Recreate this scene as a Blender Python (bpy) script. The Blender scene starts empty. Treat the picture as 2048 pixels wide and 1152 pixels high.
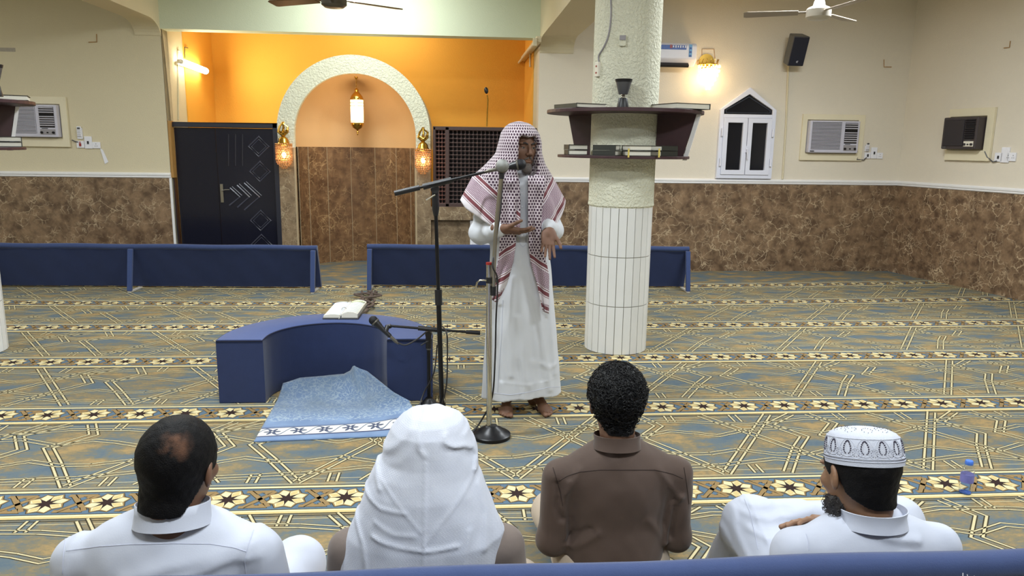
import bpy, bmesh, math, random
import numpy as np
from mathutils import Vector, Matrix, Euler
random.seed(7); np.random.seed(7)
PI = math.pi
scene = bpy.context.scene
COL = scene.collection

# ------------------------------------------------------------------ camera
F_PX, YAW, PITCH, ROLL, EYE = 1480.0, .0786, .190, .0141, 1.6
_fw = np.array([math.sin(YAW)*math.cos(PITCH), math.cos(YAW)*math.cos(PITCH), -math.sin(PITCH)])
_rt = np.array([math.cos(YAW), -math.sin(YAW), 0.0]); _up = np.cross(_rt, _fw)
_c, _s = math.cos(ROLL), math.sin(ROLL)
_rt, _up = _c*_rt+_s*_up, -_s*_rt+_c*_up
cam = bpy.data.cameras.new('camera'); cam_ob = bpy.data.objects.new('camera', cam); COL.objects.link(cam_ob)
cam.sensor_width = 36.0; cam.lens = F_PX/2048*36.0; cam.clip_start = .05; cam.clip_end = 100
_m = Matrix.Identity(4)
for i in range(3):
    _m[i][0], _m[i][1], _m[i][2] = _rt[i], _up[i], -_fw[i]
_m[2][3] = EYE
cam_ob.matrix_world = _m
scene.camera = cam_ob

# ------------------------------------------------------------------ world, lamps, exposure
scene.view_settings.view_transform = 'Standard'; scene.view_settings.look = 'None'
scene.view_settings.gamma = 1.0; scene.view_settings.use_curve_mapping = False
scene.view_settings.exposure = 0.34
w = bpy.data.worlds.new('night'); scene.world = w; w.use_nodes = True
w.node_tree.nodes['Background'].inputs[0].default_value = (.9, .95, 1, 1)
w.node_tree.nodes['Background'].inputs[1].default_value = 0.02
def area_lamp(name, loc, size, power, col=(1, 1, 1), rot=(0, 0, 0)):
    l = bpy.data.lights.new(name, 'AREA'); l.shape = 'RECTANGLE'; l.size, l.size_y = size
    l.energy = power; l.color = col
    o = bpy.data.objects.new(name, l); COL.objects.link(o); o.location = loc; o.rotation_euler = rot
    return o
def point_lamp(name, loc, power, col, r=.03):
    l = bpy.data.lights.new(name, 'POINT'); l.energy = power; l.color = col; l.shadow_soft_size = r
    o = bpy.data.objects.new(name, l); COL.objects.link(o); o.location = loc
    return o
COOL = (.90, .965, 1.0)
# rows of ceiling tube lamps of the hall (all above the frame)
for i, (x, y, p) in enumerate([(-1.3, 3.6, 88), (-1.3, 6.9, 62), (3.2, 2.6, 80), (3.4, 6.3, 104),
                               (-5.6, 3.0, 70), (-5.6, 6.4, 42), (0.3, 0.4, 84), (4.5, 0.0, 40), (-4.2, .2, 40)]):
    area_lamp('ceiling_tube_light', (x, y, 3.38), (1.25, .22), p, COOL)
area_lamp('lintel_tube_light', (-1.0, 8.5, 3.36), (1.2, .08), 20, (.93, 1, .93), (math.radians(50), 0, 0))
area_lamp('alcove_fill_light', (-1.0, 10.75, 3.5), (1.2, .12), 13, (1, .93, .78))  # unseen fill lamp, added to brighten the orange alcove walls

# ------------------------------------------------------------------ helpers
def P(x, y, X=None, Y=None, Z=None):
    """World point seen at photograph pixel (x, y), on a given world plane."""
    d = _fw + _rt*(x-1024)/F_PX - _up*(y-576)/F_PX
    if X is not None: t = X/d[0]
    elif Y is not None: t = Y/d[1]
    else: t = (Z-EYE)/d[2]
    return Vector((d[0]*t, d[1]*t, EYE+d[2]*t))

class MB:
    """Collects boxes, tubes, lathes and prisms into one mesh."""
    def __init__(s): s.v = []; s.f = []; s.m = []
    def add(s, vs, fs, mi=0):
        o = len(s.v); s.v += [tuple(v) for v in vs]
        s.f += [tuple(i+o for i in f) for f in fs]; s.m += [mi]*len(fs); return s
    def box(s, c, size, rot=None, mi=0):
        hx, hy, hz = [a/2 for a in size]; c = Vector(c)
        vs = [Vector((x, y, z)) for z in (-hz, hz) for y in (-hy, hy) for x in (-hx, hx)]
        if rot is not None:
            R = rot if isinstance(rot, Matrix) else Euler(rot).to_matrix()
            vs = [R @ v for v in vs]
        return s.add([v+c for v in vs], [(0, 2, 3, 1), (4, 5, 7, 6), (0, 1, 5, 4), (2, 6, 7, 3), (0, 4, 6, 2), (1, 3, 7, 5)], mi)
    def box2(s, a, b, mi=0):
        return s.box([(a[i]+b[i])/2 for i in range(3)], [abs(a[i]-b[i]) for i in range(3)], None, mi)
    def tube(s, pts, r, seg=10, cap=True, mi=0, closed=False):
        pts = [Vector(p) for p in pts]; n = len(pts)
        rs = r if isinstance(r, (list, tuple)) else [r]*n
        vs = []; up = None
        for i, p in enumerate(pts):
            if closed: t = pts[(i+1) % n]-pts[i-1]
            else: t = (pts[min(i+1, n-1)]-pts[max(i-1, 0)])
            t = t.normalized() if t.length > 1e-9 else Vector((0, 0, 1))
            if up is None:
                up = Vector((0, 0, 1)) if abs(t.z) < .9 else Vector((1, 0, 0))
            a = t.cross(up)
            if a.length < 1e-6: a = t.orthogonal()
            a.normalize(); b = t.cross(a).normalized(); up = b.cross(t) if False else -b if False else up - t*up.dot(t)
            if up.length < 1e-6: up = t.orthogonal()
            up.normalize(); a = t.cross(up).normalized()
            for k in range(seg):
                q = 2*PI*k/seg; vs.append(p + (a*math.cos(q)+up*math.sin(q))*rs[i])
        fs = []
        for i in range(n if closed else n-1):
            j = (i+1) % n
            for k in range(seg):
                k2 = (k+1) % seg
                fs.append((i*seg+k, i*seg+k2, j*seg+k2, j*seg+k))
        if cap and not closed:
            fs.append(tuple(range(seg))[::-1]); fs.append(tuple((n-1)*seg+k for k in range(seg)))
        return s.add(vs, fs, mi)
    def lathe(s, prof, c=(0, 0, 0), seg=24, R=None, mi=0, a0=0, a1=2*PI, sx=1, sy=1):
        c = Vector(c); full = abs(a1-a0-2*PI) < 1e-6; n = seg if full else seg+1
        vs = []
        for (r, z) in prof:
            for k in range(n):
                q = a0+(a1-a0)*k/seg; v = Vector((r*math.cos(q)*sx, r*math.sin(q)*sy, z))
                vs.append((R @ v if R else v)+c)
        fs = []
        for i in range(len(prof)-1):
            for k in range(seg):
                k2 = (k+1) % n
                fs.append((i*n+k, i*n+k2, (i+1)*n+k2, (i+1)*n+k))
        if full:
            if prof[0][0] > 1e-6: fs.append(tuple(range(n))[::-1])
            if prof[-1][0] > 1e-6: fs.append(tuple((len(prof)-1)*n+k for k in range(n)))
        return s.add(vs, fs, mi)
    def prism(s, poly, d0, d1, axis='y', mi=0):
        """poly: 2-D outline; axis y: (x,z) outline pushed along y; z: (x,y) along z; x: (y,z) along x."""
        def q(p, d): return (p[0], d, p[1]) if axis == 'y' else ((p[0], p[1], d) if axis == 'z' else (d, p[0], p[1]))
        n = len(poly); vs = [q(p, d0) for p in poly]+[q(p, d1) for p in poly]
        fs = [tuple(range(n)), tuple(range(n, 2*n))[::-1]]
        fs += [(i, n+i, n+(i+1) % n, (i+1) % n) for i in range(n)]
        return s.add(vs, fs, mi)
    def frame(s, outer, inner, d0, d1, axis='y', mi=0):
        """ring between two outlines with the same number of points"""
        def q(p, d): return (p[0], d, p[1]) if axis == 'y' else ((p[0], p[1], d) if axis == 'z' else (d, p[0], p[1]))
        n = len(outer)
        vs = [q(p, d) for d in (d0, d1) for o in (outer, inner) for p in o]
        fs = []
        for i in range(n):
            j = (i+1) % n
            fs += [(i, j, n+j, n+i), (2*n+i, 3*n+i, 3*n+j, 2*n+j), (i, 2*n+i, 2*n+j, j), (n+i, n+j, 3*n+j, 3*n+i)]
        return s.add(vs, fs, mi)
    def sphere(s, c, r, seg=16, rings=10, R=None, mi=0):
        r = r if isinstance(r, (tuple, list)) else (r, r, r); c = Vector(c); vs = []; fs = []
        for i in range(rings+1):
            t = PI*i/rings
            for k in range(seg):
                q = 2*PI*k/seg; v = Vector((r[0]*math.sin(t)*math.cos(q), r[1]*math.sin(t)*math.sin(q), r[2]*math.cos(t)))
                vs.append((R @ v if R else v)+c)
        for i in range(rings):
            for k in range(seg):
                k2 = (k+1) % seg; fs.append((i*seg+k, (i+1)*seg+k, (i+1)*seg+k2, i*seg+k2))
        return s.add(vs, fs, mi)
    def build(s, name, mats, parent=None, smooth=False, bevel=0, loc=None, fix=True, ang=40):
        me = bpy.data.meshes.new(name); me.from_pydata(s.v, [], s.f)
        mats = mats if isinstance(mats, (list, tuple)) else [mats]
        for m in mats: me.materials.append(m)
        if len(mats) > 1: me.polygons.foreach_set('material_index', s.m)
        if fix:
            bm = bmesh.new(); bm.from_mesh(me)
            bmesh.ops.remove_doubles(bm, verts=bm.verts, dist=1e-6)
            bmesh.ops.recalc_face_normals(bm, faces=bm.faces); bm.to_mesh(me); bm.free()
        if smooth:
            me.polygons.foreach_set('use_smooth', [True]*len(me.polygons))
            try: me.set_sharp_from_angle(angle=math.radians(ang))
            except Exception: pass
        me.update()
        o = bpy.data.objects.new(name, me); COL.objects.link(o)
        if parent: o.parent = parent
        if loc is not None: o.location = loc
        if bevel:
            b = o.modifiers.new('Bevel', 'BEVEL'); b.width = bevel; b.segments = 2; b.limit_method = 'ANGLE'; b.angle_limit = math.radians(40)
        return o

def tag(o, label=None, cat=None, group=None, kind=None):
    if label: o['label'] = label
    if cat: o['category'] = cat
    if group: o['group'] = group
    if kind: o['kind'] = kind
    return o
def empty(name, loc=(0, 0, 0), rz=0, label=None, cat=None, group=None, kind=None):
    o = bpy.data.objects.new(name, None); COL.objects.link(o); o.empty_display_size = .1
    o.location = loc; o.rotation_euler = (0, 0, rz)
    return tag(o, label, cat, group, kind)
def kids(o): return [c for c in bpy.data.objects if c.parent == o]
def copy_tree(o, parent=None):
    c = o.copy(); COL.objects.link(c)
    if parent: c.parent = parent
    for ch in kids(o): copy_tree(ch, c)
    return c

# ------------------------------------------------------------------ materials
def new_mat(name):
    m = bpy.data.materials.new(name); m.use_nodes = True; nt = m.node_tree
    return m, nt, nt.nodes, nt.links, nt.nodes['Principled BSDF']
def setin(n, k, v):
    if k in n.inputs: n.inputs[k].default_value = v
def rgba(c): return (c[0], c[1], c[2], 1.0)
def srgb(r, g, b):
    f = lambda v: (v/255/12.92 if v/255 <= .04045 else ((v/255+.055)/1.055)**2.4)
    return (f(r), f(g), f(b))
def mat(name, col, rough=.6, metal=0, var=.12, vs=12, bump=0, bs=60, emit=None, es=0, sheen=0, trans=0, alpha=1, coat=0, spec=None, coords='Object', bd=.01):
    m, nt, N, L, b = new_mat(name)
    tc = N.new('ShaderNodeTexCoord')
    n = N.new('ShaderNodeTexNoise'); n.inputs['Scale'].default_value = vs; n.inputs['Detail'].default_value = 4
    L.new(tc.outputs[coords], n.inputs['Vector'])
    mx = N.new('ShaderNodeMix'); mx.data_type = 'RGBA'
    mx.inputs[6].default_value = rgba([c*(1-var) for c in col]); mx.inputs[7].default_value = rgba([min(1, c*(1+var)) for c in col])
    L.new(n.outputs['Fac'], mx.inputs[0]); L.new(mx.outputs[2], b.inputs['Base Color'])
    b.inputs['Roughness'].default_value = rough; b.inputs['Metallic'].default_value = metal
    if bump:
        n2 = N.new('ShaderNodeTexNoise'); n2.inputs['Scale'].default_value = bs; n2.inputs['Detail'].default_value = 5
        L.new(tc.outputs[coords], n2.inputs['Vector'])
        bp = N.new('ShaderNodeBump'); bp.inputs['Strength'].default_value = bump; bp.inputs['Distance'].default_value = bd
        L.new(n2.outputs['Fac'], bp.inputs['Height']); L.new(bp.outputs[0], b.inputs['Normal'])
    if emit: setin(b, 'Emission Color', rgba(emit)); setin(b, 'Emission Strength', es)
    if sheen: setin(b, 'Sheen Weight', sheen); setin(b, 'Sheen Roughness', .4)
    if trans: setin(b, 'Transmission Weight', trans)
    if alpha < 1: b.inputs['Alpha'].default_value = alpha
    if coat: setin(b, 'Coat Weight', coat)
    if spec is not None: setin(b, 'Specular IOR Level', spec)
    return m
# ------------------------------------------------------------------ surface materials of the hall
def plaster(name, col, bump=.25, bs=90, bd=.004, stain=None):
    m, nt, N, L, b = new_mat(name)
    tc = N.new('ShaderNodeTexCoord')
    n = N.new('ShaderNodeTexNoise'); n.inputs['Scale'].default_value = 1.3; n.inputs['Detail'].default_value = 3
    L.new(tc.outputs['Object'], n.inputs['Vector'])
    mx = N.new('ShaderNodeMix'); mx.data_type = 'RGBA'
    mx.inputs[6].default_value = rgba([c*.955 for c in col]); mx.inputs[7].default_value = rgba([min(1, c*1.035) for c in col])
    L.new(n.outputs['Fac'], mx.inputs[0]); L.new(mx.outputs[2], b.inputs['Base Color'])
    b.inputs['Roughness'].default_value = .75
    v = N.new('ShaderNodeTexNoise'); v.inputs['Scale'].default_value = bs; v.inputs['Detail'].default_value = 3; v.inputs['Roughness'].default_value = .55
    L.new(tc.outputs['Object'], v.inputs['Vector'])
    cr = N.new('ShaderNodeValToRGB'); cr.color_ramp.elements[0].position = .38; cr.color_ramp.elements[1].position = .62
    L.new(v.outputs['Fac'], cr.inputs[0])
    bp = N.new('ShaderNodeBump'); bp.inputs['Strength'].default_value = bump; bp.inputs['Distance'].default_value = bd
    L.new(cr.outputs[0], bp.inputs['Height']); L.new(bp.outputs[0], b.inputs['Normal'])
    return m
def marble(name, base, dark, vein, scale=5.5, rough=.3):
    m, nt, N, L, b = new_mat(name)
    tc = N.new('ShaderNodeTexCoord'); mp = N.new('ShaderNodeMapping')
    L.new(tc.outputs['Object'], mp.inputs[0])
    n = N.new('ShaderNodeTexNoise'); n.inputs['Scale'].default_value = 9; n.inputs['Detail'].default_value = 8; n.inputs['Roughness'].default_value = .62
    L.new(mp.outputs[0], n.inputs['Vector'])
    cr = N.new('ShaderNodeValToRGB'); e = cr.color_ramp.elements
    e[0].position = .36; e[0].color = rgba(dark); e[1].position = .66; e[1].color = rgba(base)
    L.new(n.outputs['Fac'], cr.inputs[0])
    # distorted cell edges make the pale veins
    n2 = N.new('ShaderNodeTexNoise'); n2.inputs['Scale'].default_value = 9; n2.inputs['Detail'].default_value = 4
    L.new(mp.outputs[0], n2.inputs['Vector'])
    va = N.new('ShaderNodeVectorMath'); va.operation = 'MULTIPLY_ADD'; va.inputs[1].default_value = (.16, .16, .16)
    L.new(n2.outputs['Color'], va.inputs[0]); L.new(mp.outputs[0], va.inputs[2])
    out = cr.outputs[0]
    for sc, th, amt, seed in ((scale*1.1, .03, .85, 0), (scale*2.3, .06, .6, 3.1)):
        ad = N.new('ShaderNodeVectorMath'); ad.operation = 'ADD'; ad.inputs[1].default_value = (seed, seed, seed); L.new(va.outputs[0], ad.inputs[0])
        vo = N.new('ShaderNodeTexVoronoi'); vo.feature = 'DISTANCE_TO_EDGE'; vo.inputs['Scale'].default_value = sc
        L.new(ad.outputs[0], vo.inputs['Vector'])
        mr = N.new('ShaderNodeMapRange'); mr.inputs[1].default_value = 0; mr.inputs[2].default_value = th; mr.inputs[3].default_value = amt; mr.inputs[4].default_value = 0
        L.new(vo.outputs['Distance'], mr.inputs[0])
        n3 = N.new('ShaderNodeTexNoise'); n3.inputs['Scale'].default_value = 3.3+seed; n3.inputs['Detail'].default_value = 2; L.new(ad.outputs[0], n3.inputs['Vector'])
        c3 = N.new('ShaderNodeMapRange'); c3.inputs[1].default_value = .46; c3.inputs[2].default_value = .62; L.new(n3.outputs['Fac'], c3.inputs[0])
        mu = N.new('ShaderNodeMath'); mu.operation = 'MULTIPLY'; L.new(mr.outputs[0], mu.inputs[0]); L.new(c3.outputs[0], mu.inputs[1])
        mx = N.new('ShaderNodeMix'); mx.data_type = 'RGBA'; mx.inputs[7].default_value = rgba(vein)
        L.new(mu.outputs[0], mx.inputs[0]); L.new(out, mx.inputs[6]); out = mx.outputs[2]
    L.new(out, b.inputs['Base Color']); b.inputs['Roughness'].default_value = rough
    return m
M = {}
M['cream'] = plaster('cream_plaster', srgb(214, 203, 174))
M['wallr'] = plaster('pale_cream_plaster', srgb(222, 213, 197))
M['pillar'] = plaster('pale_green_textured_plaster', srgb(226, 225, 204), .6, 48, .014)
M['green'] = plaster('pale_green_paint', srgb(214, 222, 200), .2)
M['orange'] = plaster('orange_paint', srgb(242, 178, 70), .25)
M['peach'] = plaster('peach_paint', srgb(216, 176, 126), .15)
M['white_wall'] = plaster('white_ceiling_paint', srgb(226, 222, 212), .1)
M['marble'] = marble('brown_marble', srgb(146, 120, 94), srgb(92, 72, 56), srgb(206, 184, 152))
M['marble_grey'] = marble('grey_brown_marble', srgb(150, 130, 104), srgb(112, 94, 74), srgb(198, 182, 152), 7)
M['marble_red'] = marble('russet_marble', srgb(138, 106, 76), srgb(98, 72, 52), srgb(190, 158, 116), 6, .24)
M['trim'] = mat('white_gloss_trim', srgb(235, 234, 236), .35, var=.03)
M['grout'] = mat('grout', srgb(176, 158, 128), .8)
M['tile'] = mat('white_marble_tile', srgb(226, 226, 224), .3, var=.05, vs=5)
M['tilegrout'] = mat('grey_tile_grout', srgb(150, 146, 132), .9)

# ------------------------------------------------------------------ carpet of the hall
ROWY = [3.21, 4.34, 5.44, 6.48, 7.45, 8.36]; CURV = [0, 0, .0005, .0015, .0050, .0080]
STAR = .2640
def row_y(v):
    if v < 0: return 3.21+1.13*v, 0
    if v >= 5: return 8.36+.93*(v-5), .008
    i = int(v); t = v-i
    return ROWY[i]*(1-t)+ROWY[i+1]*t, CURV[i]*(1-t)+CURV[i+1]*t
def cw(x, row, dy):
    """Carpet point: x metres across, dy metres beyond the centre of a row."""
    y0, c = row_y(row); y1, c1 = row_y(row+1 if dy >= 0 else row-1)
    t = min(1, abs(dy)/max(.01, abs(y1-y0)))
    return x, y0+dy+(c*(1-t)+c1*t)*x*x
FL = MB()
def fq(pts, z, mi, row):
    vs = [(*cw(p[0], row, p[1]), z) for p in pts]
    FL.add(vs, [tuple(range(len(vs)))], mi)
def ribbon(pts, wd, z, mi, row, ext=0):
    pts = [Vector(p) for p in pts]
    if ext:
        pts[0] = pts[0]-(pts[1]-pts[0]).normalized()*ext; pts[-1] = pts[-1]+(pts[-1]-pts[-2]).normalized()*ext
    n = len(pts); Lp, Rp = [], []
    for i in range(n):
        a = (pts[i]-pts[i-1]).normalized() if i else None; b = (pts[i+1]-pts[i]).normalized() if i < n-1 else None
        a = a or b; b = b or a
        na, nb = Vector((-a.y, a.x)), Vector((-b.y, b.x)); nn = (na+nb)
        nn = nn.normalized() if nn.length > .2 else na
        k = wd/2/max(.45, nn.dot(na))
        Lp.append(pts[i]+nn*k); Rp.append(pts[i]-nn*k)
    for i in range(n-1):
        fq([Lp[i], Rp[i], Rp[i+1], Lp[i+1]], z, mi, row)
def offs(pts, d):
    pts = [Vector(p) for p in pts]; n = len(pts); o = []
    for i in range(n):
        a = (pts[i]-pts[i-1]).normalized() if i else None; b = (pts[i+1]-pts[i]).normalized() if i < n-1 else None
        a = a or b; b = b or a
        na, nb = Vector((-a.y, a.x)), Vector((-b.y, b.x)); nn = na+nb
        nn = nn.normalized() if nn.length > .2 else na
        o.append(pts[i]+nn*d/max(.45, nn.dot(na)))
    return o
def strap(pts, row, gap=.042, lw=.0108):
    for d in (-gap/2, gap/2):
        p = offs(pts, d)
        ribbon(p, lw*2.0, .0006, 1, row); ribbon(p, lw, .0009, 2, row)
# carpet colours: 0 mottled field, 1 dark outline, 2 cream line, 3 blue, 4 brown, 5 pale cream, 6 dark star, 7 gold cream
def field_mat():
    m, nt, N, L, b = new_mat('carpet_mottled_field')
    tc = N.new('ShaderNodeTexCoord'); mp = N.new('ShaderNodeMapping'); mp.inputs['Scale'].default_value = (.8, 1.5, 1)
    L.new(tc.outputs['Object'], mp.inputs[0])
    def noise(s, d, r=.55):
        n = N.new('ShaderNodeTexNoise'); n.inputs['Scale'].default_value = s; n.inputs['Detail'].default_value = d; n.inputs['Roughness'].default_value = r
        L.new(mp.outputs[0], n.inputs['Vector']); return n.outputs['Fac']
    big, fine = noise(4.6, 2), noise(38, 6, .72)
    ad = N.new('ShaderNodeMath'); ad.operation = 'MULTIPLY_ADD'; ad.inputs[1].default_value = .62
    L.new(fine, ad.inputs[0]); L.new(big, ad.inputs[2])
    cr = N.new('ShaderNodeValToRGB'); e = cr.color_ramp.elements
    e[0].position = .54; e[0].color = rgba(srgb(84, 100, 114)); e[1].position = 1.08; e[1].color = rgba(srgb(156, 132, 92))
    for p, c in ((.72, srgb(98, 108, 112)), (.80, srgb(112, 110, 98)), (.88, srgb(128, 116, 90))):
        x = e.new(p); x.color = rgba(c)
    L.new(ad.outputs[0], cr.inputs[0]); L.new(cr.outputs[0], b.inputs['Base Color'])
    b.inputs['Roughness'].default_value = .95; setin(b, 'Specular IOR Level', .1)
    bp = N.new('ShaderNodeBump'); bp.inputs['Strength'].default_value = .3; bp.inputs['Distance'].default_value = .003
    L.new(noise(240, 2), bp.inputs['Height']); L.new(bp.outputs[0], b.inputs['Normal'])
    return m
CM = [field_mat()]+[mat('carpet_'+n, c, .95, var=.16, vs=70, spec=.1) for n, c in (
    ('dark_outline', srgb(62, 56, 44)), ('cream_line', srgb(196, 184, 146)), ('blue', srgb(88, 108, 126)), ('brown', srgb(142, 118, 82)),
    ('pale_cream', srgb(214, 202, 160)), ('dark_star', srgb(52, 40, 38)), ('gold_cream', srgb(198, 178, 126)))]
XA, XB = -8.0, 8.6
YA, YB = -3.2, 11.6
fs_x = 40
for i in range(1):
    FL.add([(XA-1, YA, 0), (XB, YA, 0), (XB, YB, 0), (XA-1, YB, 0)], [(0, 1, 2, 3)], 0)
def star8(c, R, r, n, rot=0, sx=1, sy=1):
    return [(c[0]+sx*(R if k % 2 == 0 else r)*math.cos(rot+PI*k/n), c[1]+sy*(R if k % 2 == 0 else r)*math.sin(rot+PI*k/n)) for k in range(2*n)]
rng = random.Random(3)
for row in range(-2, 6):
    ph = rng.uniform(-.1, .1)
    ph = {0: -.4, 1: .42, 2: .35, 3: .25, 4: .5, 5: .1}.get(row, ph)*STAR
    n0, n1 = int(XA/STAR), int((7.2 if row > 2 else 6.4)/STAR)
    for k in range(n0, n1):
        xa, xb = k*STAR+ph, (k+1)*STAR+ph; c = (xa+xb)/2
        fq([(xa, -.108), (xb, -.108), (xb, .108), (xa, .108)], .0004, 3, row)           # blue ground of the border
        for a, bb, mi in ((.1, .108, 1), (.108, .126, 5), (.126, .132, 1), (-.108, -.102, 1), (-.122, -.108, 5), (-.14, -.122, 7), (-.146, -.14, 1), (.146, .151, 2), (-.166, -.16, 1)):
            fq([(xa, a), (xb, a), (xb, bb), (xa, bb)], .0007, mi, row)
        far = row >= 3
        # star: dark rim, brown rim, eight cream petals, dark eight-point heart
        fq(star8((c, 0), .1, .079, 8, PI/8), .0007, 1, row); fq(star8((c, 0), .096, .074, 8, PI/8), .0009, 4, row); fq(star8((c, 0), .088, .066, 8, PI/8), .0010, 4, row)
        fq(star8((c, 0), .089, .066, 8, PI/8), .0012, 5, row)
        for j in range(8):
            a0 = j*PI/4; def_ = lambda r, a: (c+r*math.cos(a), r*math.sin(a))
            fq([def_(.026, a0+PI/8), def_(.058, a0+PI/8-.30), def_(.087, a0+PI/8), def_(.058, a0+PI/8+.30)], .00135, 7 if j % 2 else 5, row)
            ribbon([def_(.03, a0), def_(.066, a0)], .006, .00137, 4, row)
        fq(star8((c, 0), .060, .024, 8, 0), .0015, 6, row)
        # brown interlace between two stars
        kx = xb
        for sg in (1, -1):
            for pts in ([(kx-.066*1, .074*sg), (kx-.045, .074*sg), (kx+.05, -.05*sg), (kx+.066, -.074*sg)],
                        [(kx-.004, .052*sg), (kx-.022, .073*sg), (kx+.040, .073*sg), (kx+.026, .046*sg)]):
                ribbon(pts, .029, .0008, 1, row); ribbon(pts, .0225, .0010, 4, row)
# strapwork between the rows: a star-and-hexagon lattice of paired cream lines
for row in range(-2, 5):
    y0, _ = row_y(row); y1, _ = row_y(row+1)
    lo, hi = .168, (y1-y0)-.155; h = hi-lo; PER = 1.06
    sh = {0: .30, 1: .12, 2: .5, 3: .2}.get(row, .4)
    for k in range(int(XA/PER)-1, int((7.6 if row > 2 else 6.6)/PER)+1):
        o = k*PER+sh
        def T(*p): return [(o+a*PER, lo+b*h) for a, b in p]
        S = [T((0, 0), (.52, 1)), T((.64, 0), (.12, 1)), T((.30, 0), (.47, .36), (.585, .56), (.47, .80), (.66, 1)),
             T((1.0, 0), (.83, .34), (.70, .58), (.84, .80), (.76, 1)), T((.80, 0), (.80, .13)), T((.31, 1), (.31, .86)), T((.93, 1), (.93, .88)), T((.16, .0), (.16, .12))]
        for p in (T((0, .30), (.16, .36), (.34, .27), (.52, .27), (.70, .37), (.86, .30), (1, .30)), T((0, .66), (.12, .60), (.30, .70), (.52, .73), (.72, .62), (.88, .70), (1, .66)), T((.0, .12), (.3, .2), (.62, .09), (1, .12)), T((.0, .88), (.35, .80), (.7, .9), (1, .88))):
            strap(p, row, .030, .0075)
        for p in S: strap(p, row)
        for a, bb in ((.045, .05), (.955, .96)):
            fq(T((0, a), (1, a), (1, bb), (0, bb)), .0005, 2, row)
floor = FL.build('floor', CM, fix=False); tag(floor, 'wall to wall patterned tan and blue prayer carpet with star borders', 'carpet', kind='structure')

# ------------------------------------------------------------------ walls
YW = 9.5           # front wall of the hall
YD = 9.6           # plane of the door, the prayer niche front and the lattice
YA2 = 11.35        # orange wall of the alcove
AL, AR = -3.48, 1.05
ZC = 3.5
def st(name, mb, mats, label=None, cat=None, parent=None, **k):
    o = mb.build(name, mats, parent, **k)
    if not parent: tag(o, label, cat, kind='structure')
    return o
DZ = 1.155
# right wall runs slightly skew
def rwx(y): return 5.86+(YW-y)*.205
m = MB(); m.box2((-9, YW, 0), (AL, YW+.2, 5.2))
wall_fl = st('wall_front_left', m, M['cream'], 'cream plastered front wall left of the black doors', 'wall')
m = MB(); m.box2((AR, YW, 0), (6.6, YW+.2, 5.2))
wall_fr = st('wall_front_right', m, M['wallr'], 'cream plastered front wall right of the alcove', 'wall')
m = MB(); m.add([(rwx(YW), YW, 0), (rwx(-3.2), -3.2, 0), (rwx(-3.2), -3.2, 5.2), (rwx(YW), YW, 5.2), (rwx(YW)+.3, YW, 0), (rwx(-3.2)+.3, -3.2, 0), (rwx(-3.2)+.3, -3.2, 5.2), (rwx(YW)+.3, YW, 5.2)],
      [(0, 1, 2, 3), (4, 7, 6, 5), (0, 4, 5, 1), (3, 2, 6, 7), (0, 3, 7, 4), (1, 5, 6, 2)])
wall_r = st('wall_right', m, M['wallr'], 'cream plastered right side wall with dark air conditioner', 'wall')
m = MB(); m.box2((-8.2, -3.2, 0), (-8.0, YW, 5.2)); st('wall_left', m, M['cream'], 'cream plastered left side wall', 'wall')
m = MB(); m.box2((-8.2, -3.4, 0), (9, -3.2, 5.2)); st('wall_rear', m, M['cream'], 'cream plastered rear wall', 'wall')
m = MB(); m.box2((-8.2, -3.4, ZC), (9, YW, ZC+.15)); st('ceiling', m, M['white_wall'], 'white painted hall ceiling', 'ceiling')
# alcove shell
m = MB(); m.box2((AL-.2, YA2, 0), (AR+.2, YA2+.15, 5)); st('wall_alcove', m, M['orange'], 'orange painted wall above the prayer niche', 'wall')
m = MB(); m.box2((AL-.15, YW+.2, 0), (AL, YA2, 5)); m.box2((AL-.004, YW, 0), (AL, YW+.2, 5))
m.box2((AL, 10.2, 1.5), (AL+.012, YA2, 4), mi=1)
st('wall_alcove_left', m, [M['cream'], M['orange']], 'cream and orange left side wall of the alcove', 'wall')
m = MB(); m.box2((AR, YW+.2, 0), (AR+.15, YA2, 5)); m.box2((AR-.012, 10.15, 1.5), (AR, YA2, 4), mi=1)
st('wall_alcove_right', m, [M['cream'], M['orange']], 'cream and orange right side wall of the alcove', 'wall')
m = MB(); m.box2((AL-.2, YW+.2, 3.6), (AR+.2, YA2+.15, 3.7)); st('ceiling_alcove', m, M['white_wall'], 'ceiling of the alcove', 'ceiling')
# lintel beam and the two arcade beams with rounded haunches
m = MB(); m.box2((AL, YW-.02, 2.905), (AR, YW+.2, 5)); lint = st('beam_lintel', m, M['green'], 'pale green lintel beam across the alcove opening', 'beam')
def arcade(x0, x1, y0, y1, zb, name, label):
    prof = [(YW, 5), (YW, zb-.17)]
    for k in range(9):
        a = PI/2*k/8; prof.append((YW-.01-.34*(1-math.cos(a)), zb-.16+.16*math.sin(a)))
    prof += [(YW-.6, zb), (y0, zb), (y0, 5)]
    mm = MB(); mm.prism(prof, x0, x1, 'x'); return st(name, mm, M['cream'], label, 'beam')
arcade(AL-.30, AL, -3.2, YW, 2.99, 'beam_left', 'cream arcade beam running from the left of the alcove')
arcade(AR, AR+.42, -3.2, YW, 2.90, 'beam_right', 'cream arcade beam running from the right of the alcove')

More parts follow.
